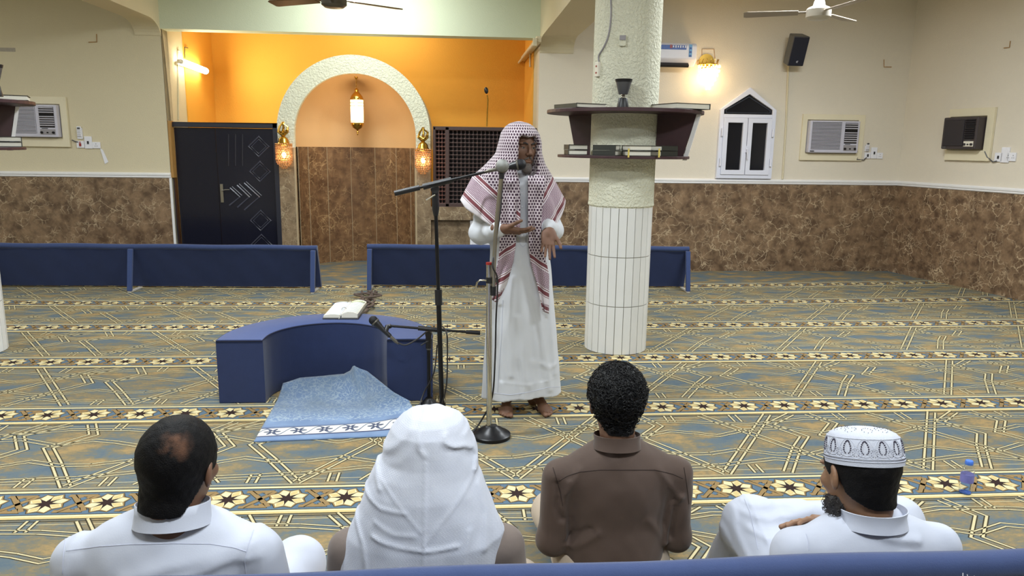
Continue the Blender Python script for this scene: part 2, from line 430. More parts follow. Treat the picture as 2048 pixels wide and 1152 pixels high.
# marble dado and its white rail, made of short returns
def dado(name, x0, x1):
    mm = MB(); mm.box2((x0, YW-.015, 0), (x1, YW, DZ)); return mm
st('wall_dado_left', dado('d', -8, AL), M['marble'], 'brown marble dado left of the doors', 'dado')
st('wall_dado_front', dado('d', AR, rwx(YW)), M['marble'], 'brown marble dado on the right front wall', 'dado')
m = MB(); a, b_ = (rwx(YW), YW), (rwx(-3.2), -3.2)
m.add([(a[0]-.015, a[1], 0), (b_[0]-.015, b_[1], 0), (b_[0]-.015, b_[1], DZ), (a[0]-.015, a[1], DZ), (a[0], a[1], 0), (b_[0], b_[1], 0), (b_[0], b_[1], DZ), (a[0], a[1], DZ)],
      [(0, 1, 2, 3), (4, 7, 6, 5), (0, 4, 5, 1), (3, 2, 6, 7), (0, 3, 7, 4), (1, 5, 6, 2)])
st('wall_dado_right', m, M['marble'], 'brown marble dado on the right side wall', 'dado')
RAIL = [(0, 0), (-.022, .004), (-.03, .014), (-.026, .026), (-.038, .034), (-.04, .052), (-.03, .06), (-.012, .066), (0, .068)]
def rail(name, p0, p1, nrm, label):
    mm = MB(); n = len(RAIL)
    vs = [(p[0]-nrm[0]*q[0], p[1]-nrm[1]*q[0], DZ-.008+q[1]) for p in (p0, p1) for q in RAIL]
    mm.add(vs, [(i, n+i, n+(i+1) % n, (i+1) % n) for i in range(n)]+[tuple(range(n)), tuple(range(n, 2*n))[::-1]])
    return st(name, mm, M['trim'], label, 'rail', smooth=False)
rail('trim_1', (-8, YW), (AL, YW), (0, -1), 'white moulded dado rail on the left front wall')
rail('trim_2', (AR, YW), (rwx(YW), YW), (0, -1), 'white moulded dado rail on the right front wall')
rail('trim_3', (rwx(YW), YW), (rwx(-3.2), -3.2), (-.98, -.2), 'white moulded dado rail on the right side wall')
m = MB(); m.box2((AL-.02, YW-.02, 0), (AL+.006, YW, DZ)); st('trim_4', m, M['trim'], 'white corner strip at the end of the left marble dado', 'trim')
M['timber'] = mat('tan_timber', srgb(170, 128, 70), .6)
m = MB(); m.box2((AL, YW+.0, DZ), (AL+.03, YD, 1.84)); st('trim_5', m, M['timber'], 'tan timber packing strip beside the black door frame', 'trim')

# pillars: plaster above, three courses of white tiles below
def pillar(name, c, label):
    r = .245
    root = empty(name, (c[0], c[1], 0)); tag(root, label, 'pillar', kind='structure')
    mm = MB(); mm.lathe([(r, 1.145), (r+.012, 1.16), (r+.008, 1.2), (r+.005, ZC)], seg=48); mm.build('plaster_shaft', M['pillar'], root, smooth=True)
    mm = MB(); mm.lathe([(r-.004, 0), (r-.004, 1.15)], seg=48); mm.build('grout', M['tilegrout'], root, smooth=True)
    mm = MB(); nt_ = 24
    zs = [0.002, .385, .77, 1.15]
    for ci in range(3):
        for k in range(nt_):
            a0, a1 = 2*PI*k/nt_+.010, 2*PI*(k+1)/nt_-.010
            z0, z1 = zs[ci]+.003, zs[ci+1]-.003
            vs = []
            for rr in (r-.006, r+.003):
                for z in (z0, z1):
                    for a in (a0, a1): vs.append((rr*math.cos(a), rr*math.sin(a), z))
            mm.add(vs, [(4, 5, 7, 6), (0, 4, 6, 2), (1, 3, 7, 5), (2, 6, 7, 3), (0, 1, 5, 4)])
    t = mm.build('tile_cladding', M['tile'], root)
    return root
PIL = (1.30, 5.75)
pillar('pillar', PIL, 'pale green round pillar with white tiled base and round bookshelf')
PILL = (-3.69, 5.75)
pillar('pillar', PILL, 'round pillar at the left edge, only its white base and shelf showing')

# ------------------------------------------------------------------ prayer niche (mihrab): white arch, peach half dome, marble lining
xl, xr = P(556, 300, Y=YD).x, P(861, 300, Y=YD).x
il, ir = P(590, 290, Y=YD).x, P(832, 296, Y=YD).x
cx = (il+ir)/2; rin = (ir-il)/2; rout = (xr-xl)/2; cxo = (xl+xr)/2
ztop = P(712, 110, Y=YD).z; ztin = P(712, 147, Y=YD).z
NZ = P(710, 293, Y=YD+rin).z-.01      # top of the niche marble
zsp = ztop-rout; zsi = ztin-rin
niche = empty('wall_niche', (cx, YD, 0)); tag(niche, 'arched prayer niche with white surround, peach vault and marble lining', 'niche', kind='structure')
NI = Matrix.Translation((-cx, -YD, 0))
def nb(mm, name, mats, **k):
    o = mm.build(name, mats, niche, **k); o.data.transform(NI); return o
mm = MB(); NA = 40
vs, fs = [], []
def arch_pts(r, c, zs, bottom):
    return [(c-r, bottom)]+[(c-r*math.cos(PI*k/NA), zs+r*math.sin(PI*k/NA)) for k in range(NA+1)]+[(c+r, bottom)]
oa, ia = arch_pts(rout, cxo, zsp, NZ-.02), arch_pts(rin, cx, zsi, NZ-.02)
n = len(oa)
vs = [(p[0], YD-.03, p[1]) for p in oa]+[(p[0], YD-.03, p[1]) for p in ia]+[(p[0], YD+1.0, p[1]) for p in oa]+[(p[0], YD+.06, p[1]) for p in ia]
for i in range(n-1):
    fs += [(i, i+1, n+i+1, n+i), (2*n+i, 2*n+i+1, i+1, i), (n+i, n+i+1, 3*n+i+1, 3*n+i)]
mm.add(vs, fs); nb(mm, 'arch_surround', M['pillar'])
mm = MB(); NP = 28
wallp = [(cx+rin*math.cos(PI+ -PI*k/NP) , YD+.05+rin*.9*math.sin(PI*k/NP)) for k in range(NP+1)]
vs = []
rings = [(1.0, NZ-.02), (1.0, zsi)]+[(math.cos(PI/2*j/12), zsi+rin*math.sin(PI/2*j/12)) for j in range(1, 13)]
for s_, z in rings:
    for p in wallp: vs.append((cx+(p[0]-cx)*s_, YD+.05+(p[1]-YD-.05)*s_, z))
fs = [(i*(NP+1)+k, i*(NP+1)+k+1, (i+1)*(NP+1)+k+1, (i+1)*(NP+1)+k) for i in range(len(rings)-1) for k in range(NP)]
mm.add(vs, fs); nb(mm, 'vault', M['peach'], smooth=True)
mm = MB()
for k in range(NP):
    p, q = wallp[k], wallp[k+1]
    mm.add([(p[0], p[1], 0), (q[0], q[1], 0), (q[0], q[1], NZ), (p[0], p[1], NZ)], [(0, 1, 2, 3)])
    ps = [(cx+(a[0]-cx)*.975, YD+.05+(a[1]-YD-.05)*.975) for a in (p, q)]
    mm.add([(p[0], p[1], NZ), (q[0], q[1], NZ), (ps[1][0], ps[1][1], NZ), (ps[0][0], ps[0][1], NZ)], [(0, 1, 2, 3)])
    mm.add([(ps[0][0], ps[0][1], 0), (ps[1][0], ps[1][1], 0), (ps[1][0], ps[1][1], NZ), (ps[0][0], ps[0][1], NZ)], [(0, 1, 2, 3)])
nb(mm, 'marble_lining', M['marble_red'])
mm = MB()
for k in range(0, NP+1, 4):
    a = wallp[k]; p = (cx+(a[0]-cx)*.973, YD+.05+(a[1]-YD-.05)*.973)
    mm.tube([(p[0], p[1], 0), (p[0], p[1], NZ)], .0035, 6)
nb(mm, 'joint_line', M['grout'])
mm = MB(); mm.box2((xl, YD-.035, 0), (il, YD+.4, NZ-.01)); nb(mm, 'pilaster', M['marble_grey'])
mm = MB(); mm.box2((ir, YD-.035, 0), (xr, YD+.4, NZ-.01)); nb(mm, 'pilaster', M['marble_grey'])
for x in (il, ir):
    mm = MB(); mm.box2((x-.012, YD-.04, 0), (x+.006, YD+.0, NZ-.01)); nb(mm, 'edge_strip', M['grout'])
# ------------------------------------------------------------------ shared object materials
M['black_door'] = mat('black_blue_door_paint', srgb(24, 25, 38), .22, var=.1)
M['black_frame'] = mat('dark_slate_frame_paint', srgb(36, 38, 50), .4, var=.1)
M['moulding'] = mat('slate_moulding', srgb(64, 66, 82), .3, var=.1)
M['steel'] = mat('brushed_steel', srgb(176, 172, 164), .28, 1, var=.08)
M['chrome'] = mat('chrome', srgb(205, 203, 198), .12, 1, var=.04)
M['brass'] = mat('polished_brass', srgb(206, 164, 76), .2, 1, var=.15, vs=40)
M['dark_wood'] = mat('dark_brown_wood', srgb(70, 52, 50), .5, var=.2, vs=30)
M['maroon_wood'] = mat('maroon_wood_board', srgb(62, 36, 42), .45, var=.2, vs=25)
M['red_wood'] = mat('reddish_lattice_wood', srgb(92, 56, 48), .45, var=.2, vs=30)
M['void'] = mat('dark_backing', srgb(22, 18, 20), .9)
M['white_plastic'] = mat('white_plastic', srgb(232, 232, 240), .35, var=.02)
M['ivory_plastic'] = mat('ivory_plastic', srgb(226, 220, 206), .4, var=.03)
M['cream_wood'] = mat('cream_painted_wood', srgb(226, 216, 188), .6, var=.05)
M['black_plastic'] = mat('black_plastic', srgb(26, 26, 30), .4, var=.1)
M['black_metal'] = mat('black_coated_metal', srgb(20, 20, 24), .35, .3, var=.1)
M['grey_plastic'] = mat('dark_grey_plastic', srgb(82, 82, 84), .4, var=.08)
M['dark_glass'] = mat('dark_window_glass', srgb(26, 27, 34), .08, var=.1, spec=.5)
M['upvc'] = mat('white_window_frame', srgb(224, 226, 240), .35, var=.02)
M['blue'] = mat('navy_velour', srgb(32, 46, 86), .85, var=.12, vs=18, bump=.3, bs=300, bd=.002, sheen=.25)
M['blue_lit'] = mat('lit_blue_velour_top', srgb(60, 80, 134), .85, var=.1, vs=14, bump=.3, bs=300, bd=.002, sheen=.3)  # bench velour painted lighter for the top, where the lamps light it
M['piping'] = mat('dark_navy_piping', srgb(22, 28, 56), .8)
M['page'] = mat('white_paper_edge', srgb(226, 222, 208), .8, var=.05, vs=80)
M['cover'] = mat('dark_green_book_cover', srgb(44, 46, 40), .5, var=.25)
M['ribbon'] = mat('yellow_ribbon', srgb(206, 186, 96), .7)
M['red'] = mat('red_plastic', srgb(150, 40, 34), .4)
M['cable'] = mat('black_cable', srgb(30, 28, 30), .55)
M['brown_metal'] = mat('brown_fan_blade', srgb(118, 92, 66), .35, .4, var=.15)
M['grey_metal'] = mat('grey_fan_motor', srgb(104, 100, 92), .35, .5, var=.1)
M['white_metal'] = mat('white_enamel_metal', srgb(206, 200, 190), .35, var=.05)
M['blade_white'] = mat('beige_fan_blade', srgb(164, 152, 138), .45, var=.08)

def local(root, mm, name, mats, **k):
    """Build a part from world-space shapes under a root that stands at its own base."""
    o = mm.build(name, mats, None, **k)
    o.data.transform(Matrix.Translation(-root.location)); o.parent = root; return o

# ------------------------------------------------------------------ black double door
a, b_ = P(330, 243, Y=YD-.03), P(554, 248, Y=YD-.03)
dx0, dx1, dz1 = a.x, b_.x, (a.z+b_.z)/2
door = empty('door_1', ((dx0+dx1)/2, YD, 0)); tag(door, 'black double door with diamond and chevron mouldings', 'door', kind='structure')
fw_ = .058
mm = MB()
for bx in ((dx0, dx0+fw_, 0, dz1), (dx1-fw_, dx1, 0, dz1), (dx0, dx1, dz1-fw_, dz1)):
    mm.box2((bx[0], YD-.04, bx[2]), (bx[1], YD+.08, bx[3]))
local(door, mm, 'door_frame', M['black_frame'], bevel=.006)
xs = P(433, 300, Y=YD).x
mm = MB(); mm.box2((dx0+fw_+.03, YD+.0, .01), (xs-.003, YD+.045, dz1-fw_-.004)); local(door, mm, 'fixed_leaf', M['black_door'], bevel=.003)
mm = MB(); mm.box2((xs+.003, YD-.012, .01), (dx1-fw_, YD+.035, dz1-fw_-.004)); leaf = local(door, mm, 'opening_leaf', M['black_door'], bevel=.003)
def sub(parent, root, mm, name, mats, **k):
    o = local(root, mm, name, mats, **k); o.parent = parent; return o
YL = YD-.012
def raised(pts, closed):
    mm = MB(); p3 = [P(x, y, Y=YL) for x, y in pts]
    if closed:
        mm.tube(p3, .011, 6, closed=True); c = sum(p3, Vector())/len(p3); mm.tube([c+(p-c)*.72 for p in p3], .006, 6, closed=True)
    else:
        mm.tube(p3, .011, 6); mm.tube([p+Vector((.026, 0, .018)) for p in p3[:2]], .005, 6)
    return mm
for c in ((517.5, 293), (520, 343), (521.5, 441), (523, 489)):
    sub(leaf, door, raised([(c[0], c[1]-20), (c[0]+20.5, c[1]), (c[0], c[1]+20), (c[0]-20.5, c[1])], True), 'diamond_moulding', M['moulding'])
for pts in (((460, 376), (480, 394), (459, 411)), ((474, 370.5), (499, 394), (475, 415)), ((488, 366), (519, 394), (489, 420))):
    sub(leaf, door, raised(pts, False), 'chevron_moulding', M['moulding'])
for x in (457, 471, 485):
    mm = MB(); p, q = P(x, 268, Y=YL), P(x, 332, Y=YL); mm.tube([p, q], .007, 6); sub(leaf, door, mm, 'upright_moulding', M['black_frame'])
mm = MB(); p, q = P(442.5, 368, Y=YL-.008), P(443.5, 405, Y=YL-.008)
mm.box2((p.x-.016, YL-.014, q.z), (p.x+.02, YL, p.z)); c = P(444, 381, Y=YL-.03)
mm.tube([(c.x, YL, c.z), (c.x, YL-.045, c.z)], .009, 8); mm.tube([(c.x, YL-.045, c.z), (c.x+.04, YL-.05, c.z+.01), (c.x+.1, YL-.045, c.z+.012)], [.009, .008, .006], 8)
sub(leaf, door, mm, 'door_handle', M['steel'], bevel=.003)

# ------------------------------------------------------------------ wooden lattice screen right of the niche, ledge and cabinet below
zt, zb = P(900, 254, Y=YD).z, P(890, 413, Y=YD).z
lx0, lx1, lx2 = P(867, 300, Y=YD).x, P(896, 300, Y=YD).x, AR-.015
scr = empty('lattice_screen', ((lx0+lx2)/2, YD, zb)); tag(scr, 'dark brown turned wood lattice screen right of the prayer niche', 'screen')
mm = MB(); t = .035
for bx in ((lx0, lx0+t*.8, zb, zt), (lx1-t, lx1+t*.4, zb, zt), (lx2-t, lx2, zb, zt), (lx0, lx2, zt-.04, zt), (lx0, lx2, zb, zb+.04)):
    mm.box2((bx[0], YD-.03, bx[2]), (bx[1], YD+.03, bx[3]))
local(scr, mm, 'frame', M['dark_wood'], bevel=.005)
mm = MB(); mm.box2((lx0, YD+.05, zb), (lx2, YD+.06, zt)); local(scr, mm, 'backing', M['void'])
def lattice(x0, x1, nx, mat_):
    mm = MB(); nz = 18; sx_, sz = (x1-x0)/nx, (zt-zb-.08)/nz
    for i in range(nx+1):
        x = x0+i*sx_; mm.tube([(x, YD, zb+.04), (x, YD, zt-.04)], .006, 5)
    for j in range(nz+1):
        z = zb+.04+j*sz; mm.tube([(x0, YD, z), (x1, YD, z)], .007, 5)
        for i in range(nx+1): mm.sphere((x0+i*sx_, YD-.004, z), (.017, .013, .014), 7, 4)
    return mm
local(scr, lattice(lx0+t*.8, lx1-t, 3, 0), 'lattice_panel', M['red_wood'], smooth=True)
local(scr, lattice(lx1+t*.4, lx2-t, 21, 0), 'lattice_panel', M['dark_wood'], smooth=True)
zl0 = P(905, 440, Y=YD-.06).z
mm = MB(); mm.box2((lx0-.04, YD-.07, zl0), (P(942, 430, Y=YD-.06).x, YD+.3, zb)); mm.box2((P(942, 430, Y=YD-.06).x, YD-.03, zl0), (AR, YD+.3, zb))
st('wall_ledge', mm, M['marble_grey'], 'grey brown marble ledge under the lattice screen', 'ledge')
mm = MB(); mm.box2((lx0-.04, YD+.02, 0), (AR, YD+.3, zl0)); st('wall_under_ledge', mm, M['marble_grey'], 'marble wall below the ledge', 'wall')
cab = empty('cupboard', (P(960, 480, Y=YD).x, YD, 0)); tag(cab, 'white low cupboard in the marble wall behind the standing speaker', 'cupboard')
x0, x1 = P(940, 470, Y=YD).x, P(1018, 470, Y=YD).x
mm = MB(); mm.box2((x0, YD-.01, .02), (x1, YD+.02, zl0-.01)); local(cab, mm, 'frame', M['white_plastic'], bevel=.004)
mm = MB(); mm.box2((x0+.04, YD-.025, .06), (x1-.04, YD-.01, zl0-.05)); d_ = local(cab, mm, 'door', M['white_plastic'], bevel=.004)
mm = MB(); c = P(937, 491, Y=YD-.05); mm.tube([(c.x+.05, YD-.02, c.z), (c.x+.05, YD-.06, c.z), (c.x, YD-.06, c.z)], .012, 8); sub(d_, cab, mm, 'handle', M['chrome'])

# ------------------------------------------------------------------ gooseneck microphone on the screen
pts = [P(974, 253, Y=YD+.02), P(975, 222, Y=YD+.02), P(976, 200, Y=YD), P(974.5, 190, Y=YD-.01)]
gm = empty('gooseneck_microphone', pts[0]); tag(gm, 'thin bent gooseneck microphone rising above the lattice screen', 'microphone')
mm = MB(); mm.tube(pts, .009, 8); local(gm, mm, 'gooseneck', M['brass'], smooth=True)
mm = MB(); mm.sphere(P(972.5, 181, Y=YD-.02), (.026, .026, .042), 12, 8, Euler((0, -.2, 0)).to_matrix()); local(gm, mm, 'capsule', M['black_plastic'], smooth=True)

# ------------------------------------------------------------------ brass sconces on the niche pilasters
M['amber'] = mat('amber_glass_bead', srgb(236, 184, 128), .12, trans=.5, var=.2, vs=90)
M['bulb'] = mat('lit_bulb', (1, .9, .7), .3, emit=(1, .74, .42), es=30)
def sconce(px, py0, label):
    c = P(px, py0+43, Y=YD-.14); s_ = 1/154.0
    r = empty('wall_sconce', (c.x, YD-.035, c.z)); tag(r, label, 'sconce', 'brass sconces beside the prayer niche')
    X, Yc = c.x, YD-.14
    zz = lambda py: P(px, py0+py, Y=YD-.14).z
    mm = MB(); mm.lathe([(.0, .012), (.035, .01), (.05, 0)], (X, YD-.035, zz(40)), 16, Matrix.Rotation(PI/2, 3, 'X')); mm.tube([(X, YD-.04, zz(40)), (X, Yc+.03, zz(36)), (X, Yc, zz(40))], .008, 8)
    local(r, mm, 'wall_bracket', M['brass'], smooth=True)
    mm = MB()   # openwork leaf-shaped finial
    for q in (-1, 0, 1):
        mm.tube([(X+.012*q, Yc, zz(27)), (X+.055*q, Yc-.01, zz(20)), (X+.05*q+.01, Yc, zz(10)), (X+.014*q, Yc, zz(4)), (X+.01*q+.008, Yc, zz(-1))], [.012, .016, .014, .01, .004], 7)
    mm.tube([(X-.05, Yc-.01, zz(17)), (X+.01, Yc-.025, zz(23)), (X+.052, Yc-.012, zz(14))], [.008, .016, .006], 7)
    mm.sphere((X, Yc, zz(24)), (.034, .03, .03), 12, 8)
    local(r, mm, 'leaf_finial', M['brass'], smooth=True)
    mm = MB(); mm.lathe([(.018, zz(28)), (.034, zz(30)), (.058, zz(34)), (.066, zz(40)), (.082, zz(43)), (.082, zz(45))], (X, Yc, 0), 20)
    local(r, mm, 'dome_cap', M['brass'], smooth=True)
    mm = MB(); rows = 13
    for j in range(rows):
        t = j/(rows-1); rr = .096 if t < .66 else .096*math.cos((t-.66)/.34*PI/2*.80)
        z = zz(44)+(zz(92)-zz(44))*t; nb_ = max(6, int(22*rr/.098))
        for k in range(nb_):
            q = 2*PI*(k+.5*(j % 2))/nb_; mm.sphere((X+rr*math.cos(q), Yc+rr*math.sin(q), z), .0105, 6, 4)
    local(r, mm, 'bead_shade', M['amber'], smooth=True)
    for z in (zz(46), zz(64), zz(76)):
        mm = MB(); mm.tube([(X+.1*math.cos(2*PI*k/24), Yc+.1*math.sin(2*PI*k/24), z) for k in range(24)], .004, 6, closed=True)
        local(r, mm, 'ring', M['brass'], smooth=True)
    mm = MB(); mm.sphere((X, Yc, zz(66)), (.024, .024, .034), 12, 8); local(r, mm, 'bulb', M['bulb'], smooth=True)
    point_lamp('sconce_glow', (X, Yc-.13, zz(66)), 1.5, (1, .62, .3), .05)
sconce(567, 244, 'brass sconce with amber bead shade between black door and niche')
sconce(846, 255, 'brass sconce with amber bead shade beside the lattice screen')

# ------------------------------------------------------------------ hanging lantern in the niche
Yn = YD+.22; lc = P(714, 220, Y=Yn)
lan = empty('hanging_lantern', (lc.x, Yn, P(714, 147, Y=Yn).z)); tag(lan, 'long brass and frosted glass lantern hanging in the prayer niche', 'lantern')
zz = lambda py: P(714, py, Y=Yn).z
L0 = (lc.x, Yn, 0)
mm = MB(); mm.lathe([(.05, zz(147)), (.046, zz(150)), (.02, zz(155)), (.012, zz(159))], L0, 18); local(lan, mm, 'ceiling_rose', M['brass'], smooth=True)
mm = MB()
for k in range(7):
    z = zz(159)+(zz(178)-zz(159))*k/6; mm.tube([(lc.x+.009*math.cos(q)*(k % 2), Yn+.009*math.cos(q)*(1-k % 2), z+.013*math.sin(q)) for q in [2*PI*i/8 for i in range(8)]], .0025, 5, closed=True)
local(lan, mm, 'chain', M['brass'])
mm = MB(); mm.lathe([(.006, zz(176)), (.03, zz(180)), (.022, zz(183)), (.045, zz(187)), (.07, zz(192)), (.083, zz(197)), (.083, zz(199))], L0, 24); local(lan, mm, 'brass_cap', M['brass'], smooth=True)
M['lantern'] = mat('lit_frosted_glass', (.95, .82, .66), .4, emit=(1, .74, .42), es=2.6)
mm = MB(); mm.lathe([(.08, zz(199)), (.082, zz(222)), (.08, zz(245))], L0, 28); local(lan, mm, 'glass_shade', M['lantern'], smooth=True)
for z in (zz(199.5), zz(206), zz(212), zz(243), zz(246)):
    mm = MB(); mm.tube([(lc.x+.084*math.cos(2*PI*k/28), Yn+.084*math.sin(2*PI*k/28), z) for k in range(28)], .0035, 6, closed=True)
    local(lan, mm, 'band', M['brass'])
mm = MB(); mm.lathe([(.084, zz(246)), (.08, zz(250)), (.055, zz(256)), (.02, zz(259)), (.008, zz(261)), (.016, zz(264)), (.006, zz(266)), (.01, zz(268)), (.001, zz(271))], L0, 24); local(lan, mm, 'brass_bottom', M['brass'], smooth=True)
point_lamp('lantern_glow', (lc.x, Yn-.2, zz(225)), 5, (1, .75, .45), .09)

# ------------------------------------------------------------------ tube lamps of the alcove
p, q = P(364, 124, X=AL+.09), P(411, 142, X=AL+.09)
tl = empty('tube_light', (AL, (p.y+q.y)/2, (p.z+q.z)/2)); tag(tl, 'lit fluorescent tube on the left alcove wall above the black doors', 'tube light')
M['tube_on'] = mat('lit_fluorescent_tube', (1, 1, .92), .4, emit=(1, .93, .68), es=14)
mm = MB(); mm.tube([p, q], .042, 16); local(tl, mm, 'tube', M['tube_on'], smooth=True)
dv = (p-q).normalized()
mm = MB(); mm.tube([p+dv*.05, p], .03, 12); mm.tube([p+dv*.075+Vector((-.02, 0, 0)), p+dv*.03], .024, 12); local(tl, mm, 'end_cap', M['ivory_plastic'], smooth=True)
mm = MB(); mm.tube([q, q-dv*.03], .04, 12); local(tl, mm, 'end_cap', M['ivory_plastic'], smooth=True)
mm = MB(); mm.box2((AL+.012, min(p.y, q.y), (p.z+q.z)/2-.02), (AL+.04, max(p.y, q.y), (p.z+q.z)/2+.02)); local(tl, mm, 'batten', M['ivory_plastic'])
l = area_lamp('alcove_tube_light', (AL+.2, (p.y+q.y)/2, (p.z+q.z)/2), (.06, abs(p.y-q.y)), 20, (1, .9, .62), (0, math.radians(-90), 0))
mm = MB(); c0, c1 = P(357, 240, X=AL+.008), P(355.5, 101, X=AL+.008); c2 = P(358.3, 101.8, X=AL+.008)
mm.tube([c0, c1], .012, 6); mm.tube([c1, c2], .012, 6)
tag(mm.build('conduit', M['cream']), 'cream wiring conduit running down from the lit tube light', 'conduit')
mm = MB(); mm.tube([P(376, 96, X=AL+.02), P(369.5, 94, X=AL+.02), P(369, 107, X=AL+.02), P(370, 116, X=AL+.03)], .005, 6)
tag(mm.build('loose_wire', M['cable']), 'short black wire curling above the lit tube light', 'wire')
p, q = P(1073, 93, X=AR-.07), P(1041, 112, X=AR-.07)
t2 = empty('tube_light', (AR, (p.y+q.y)/2, (p.z+q.z)/2)); tag(t2, 'unlit tube light housing on the right alcove wall', 'tube light')
mm = MB(); mm.box2((AR-.07, min(p.y, q.y), (p.z+q.z)/2-.02), (AR-.012, max(p.y, q.y), (p.z+q.z)/2+.05)); local(t2, mm, 'housing', M['cream_wood'], bevel=.004)
mm = MB(); mm.tube([(AR-.1, p.y, (p.z+q.z)/2-.035), (AR-.1, q.y, (p.z+q.z)/2-.035)], .016, 10); local(t2, mm, 'tube', M['ivory_plastic'], smooth=True)
for y in (p.y, q.y):
    mm = MB(); mm.box((AR-.09, y, (p.z+q.z)/2-.02), (.05, .03, .09)); local(t2, mm, 'lamp_holder', M['cream_wood'], bevel=.003)
mm = MB(); mm.tube([P(1060, 108, X=AR-.03), P(1060, 134, X=AR-.03)], .012, 8); local(t2, mm, 'wiring_pipe', M['cream_wood'])

# ------------------------------------------------------------------ window
wx0, wx1 = P(1434, 290, Y=YW).x, P(1545, 290, Y=YW).x
wzb, wzs, wza = P(1485, 357, Y=YW).z, P(1490, 220, Y=YW).z, P(1497, 175, Y=YW).z
win = empty('window_1', ((wx0+wx1)/2, YW, wzb)); tag(win, 'white pointed-top window with two dark sashes', 'window', kind='structure')
wc = (wx0+wx1)/2
out = [(wx0, wzb), (wx1, wzb), (wx1, wzs), (wc, wza), (wx0, wzs)]
zt1 = P(1490, 233, Y=YW).z
f = .06
mm = MB(); mm.frame(out, [(wx0+.05, wzb+.05), (wx1-.05, wzb+.05), (wx1-.05, wzs-.0), (wc, wza-.085), (wx0+.05, wzs-.0)], YW-.05, YW+.02)
mm.box2((wx0+.05, YW-.05, zt1-.02), (wx1-.05, YW, zt1+.025)); local(win, mm, 'window_frame', M['upvc'], bevel=.006)
mm = MB(); mm.prism([(wx0+.05, zt1+.02), (wx1-.05, zt1+.02), (wx1-.05, wzs), (wc, wza-.085), (wx0+.05, wzs)], YW-.02, YW-.01); local(win, mm, 'gable_pane', M['dark_glass'])
mm = MB(); mm.frame([(wx0+.075, zt1+.04), (wx1-.075, zt1+.04), (wx1-.07, wzs-.0), (wc, wza-.11), (wx0+.07, wzs-.0)], [(wx0+.09, zt1+.05), (wx1-.09, zt1+.05), (wx1-.085, wzs-.01), (wc, wza-.125), (wx0+.085, wzs-.01)], YW-.03, YW-.02); local(win, mm, 'gable_bead', M['black_frame'])
for s_ in (0, 1):
    a_, c_ = (wx0+.05, wc-.003) if s_ == 0 else (wc+.003, wx1-.05); z0, z1 = wzb+.05, zt1-.022
    mm = MB(); mm.frame([(a_, z0), (c_, z0), (c_, z1), (a_, z1)], [(a_+f, z0+f), (c_-f, z0+f), (c_-f, z1-f), (a_+f, z1-f)], YW-.065, YW-.01); sa = local(win, mm, 'sash', M['upvc'], bevel=.005)
    mm = MB(); mm.box2((a_+f-.01, YW-.03, z0+f-.01), (c_-f+.01, YW-.022, z1-f+.01)); sub(sa, win, mm, 'pane', M['dark_glass'])
    for z in (z0+.16, z1-.18):
        mm = MB(); x = a_-.015 if s_ == 0 else c_+.015; mm.tube([(x, YW-.07, z-.05), (x, YW-.07, z+.05)], .013, 8); sub(sa, win, mm, 'hinge', M['upvc'])
mm = MB(); z = (wzb+zt1)/2-.02; mm.box((wc, YW-.075, z), (.03, .02, .08)); mm.tube([(wc, YW-.085, z), (wc, YW-.1, z), (wc+.01, YW-.105, z-.12)], .009, 8); local(win, mm, 'handle', M['upvc'], bevel=.003)

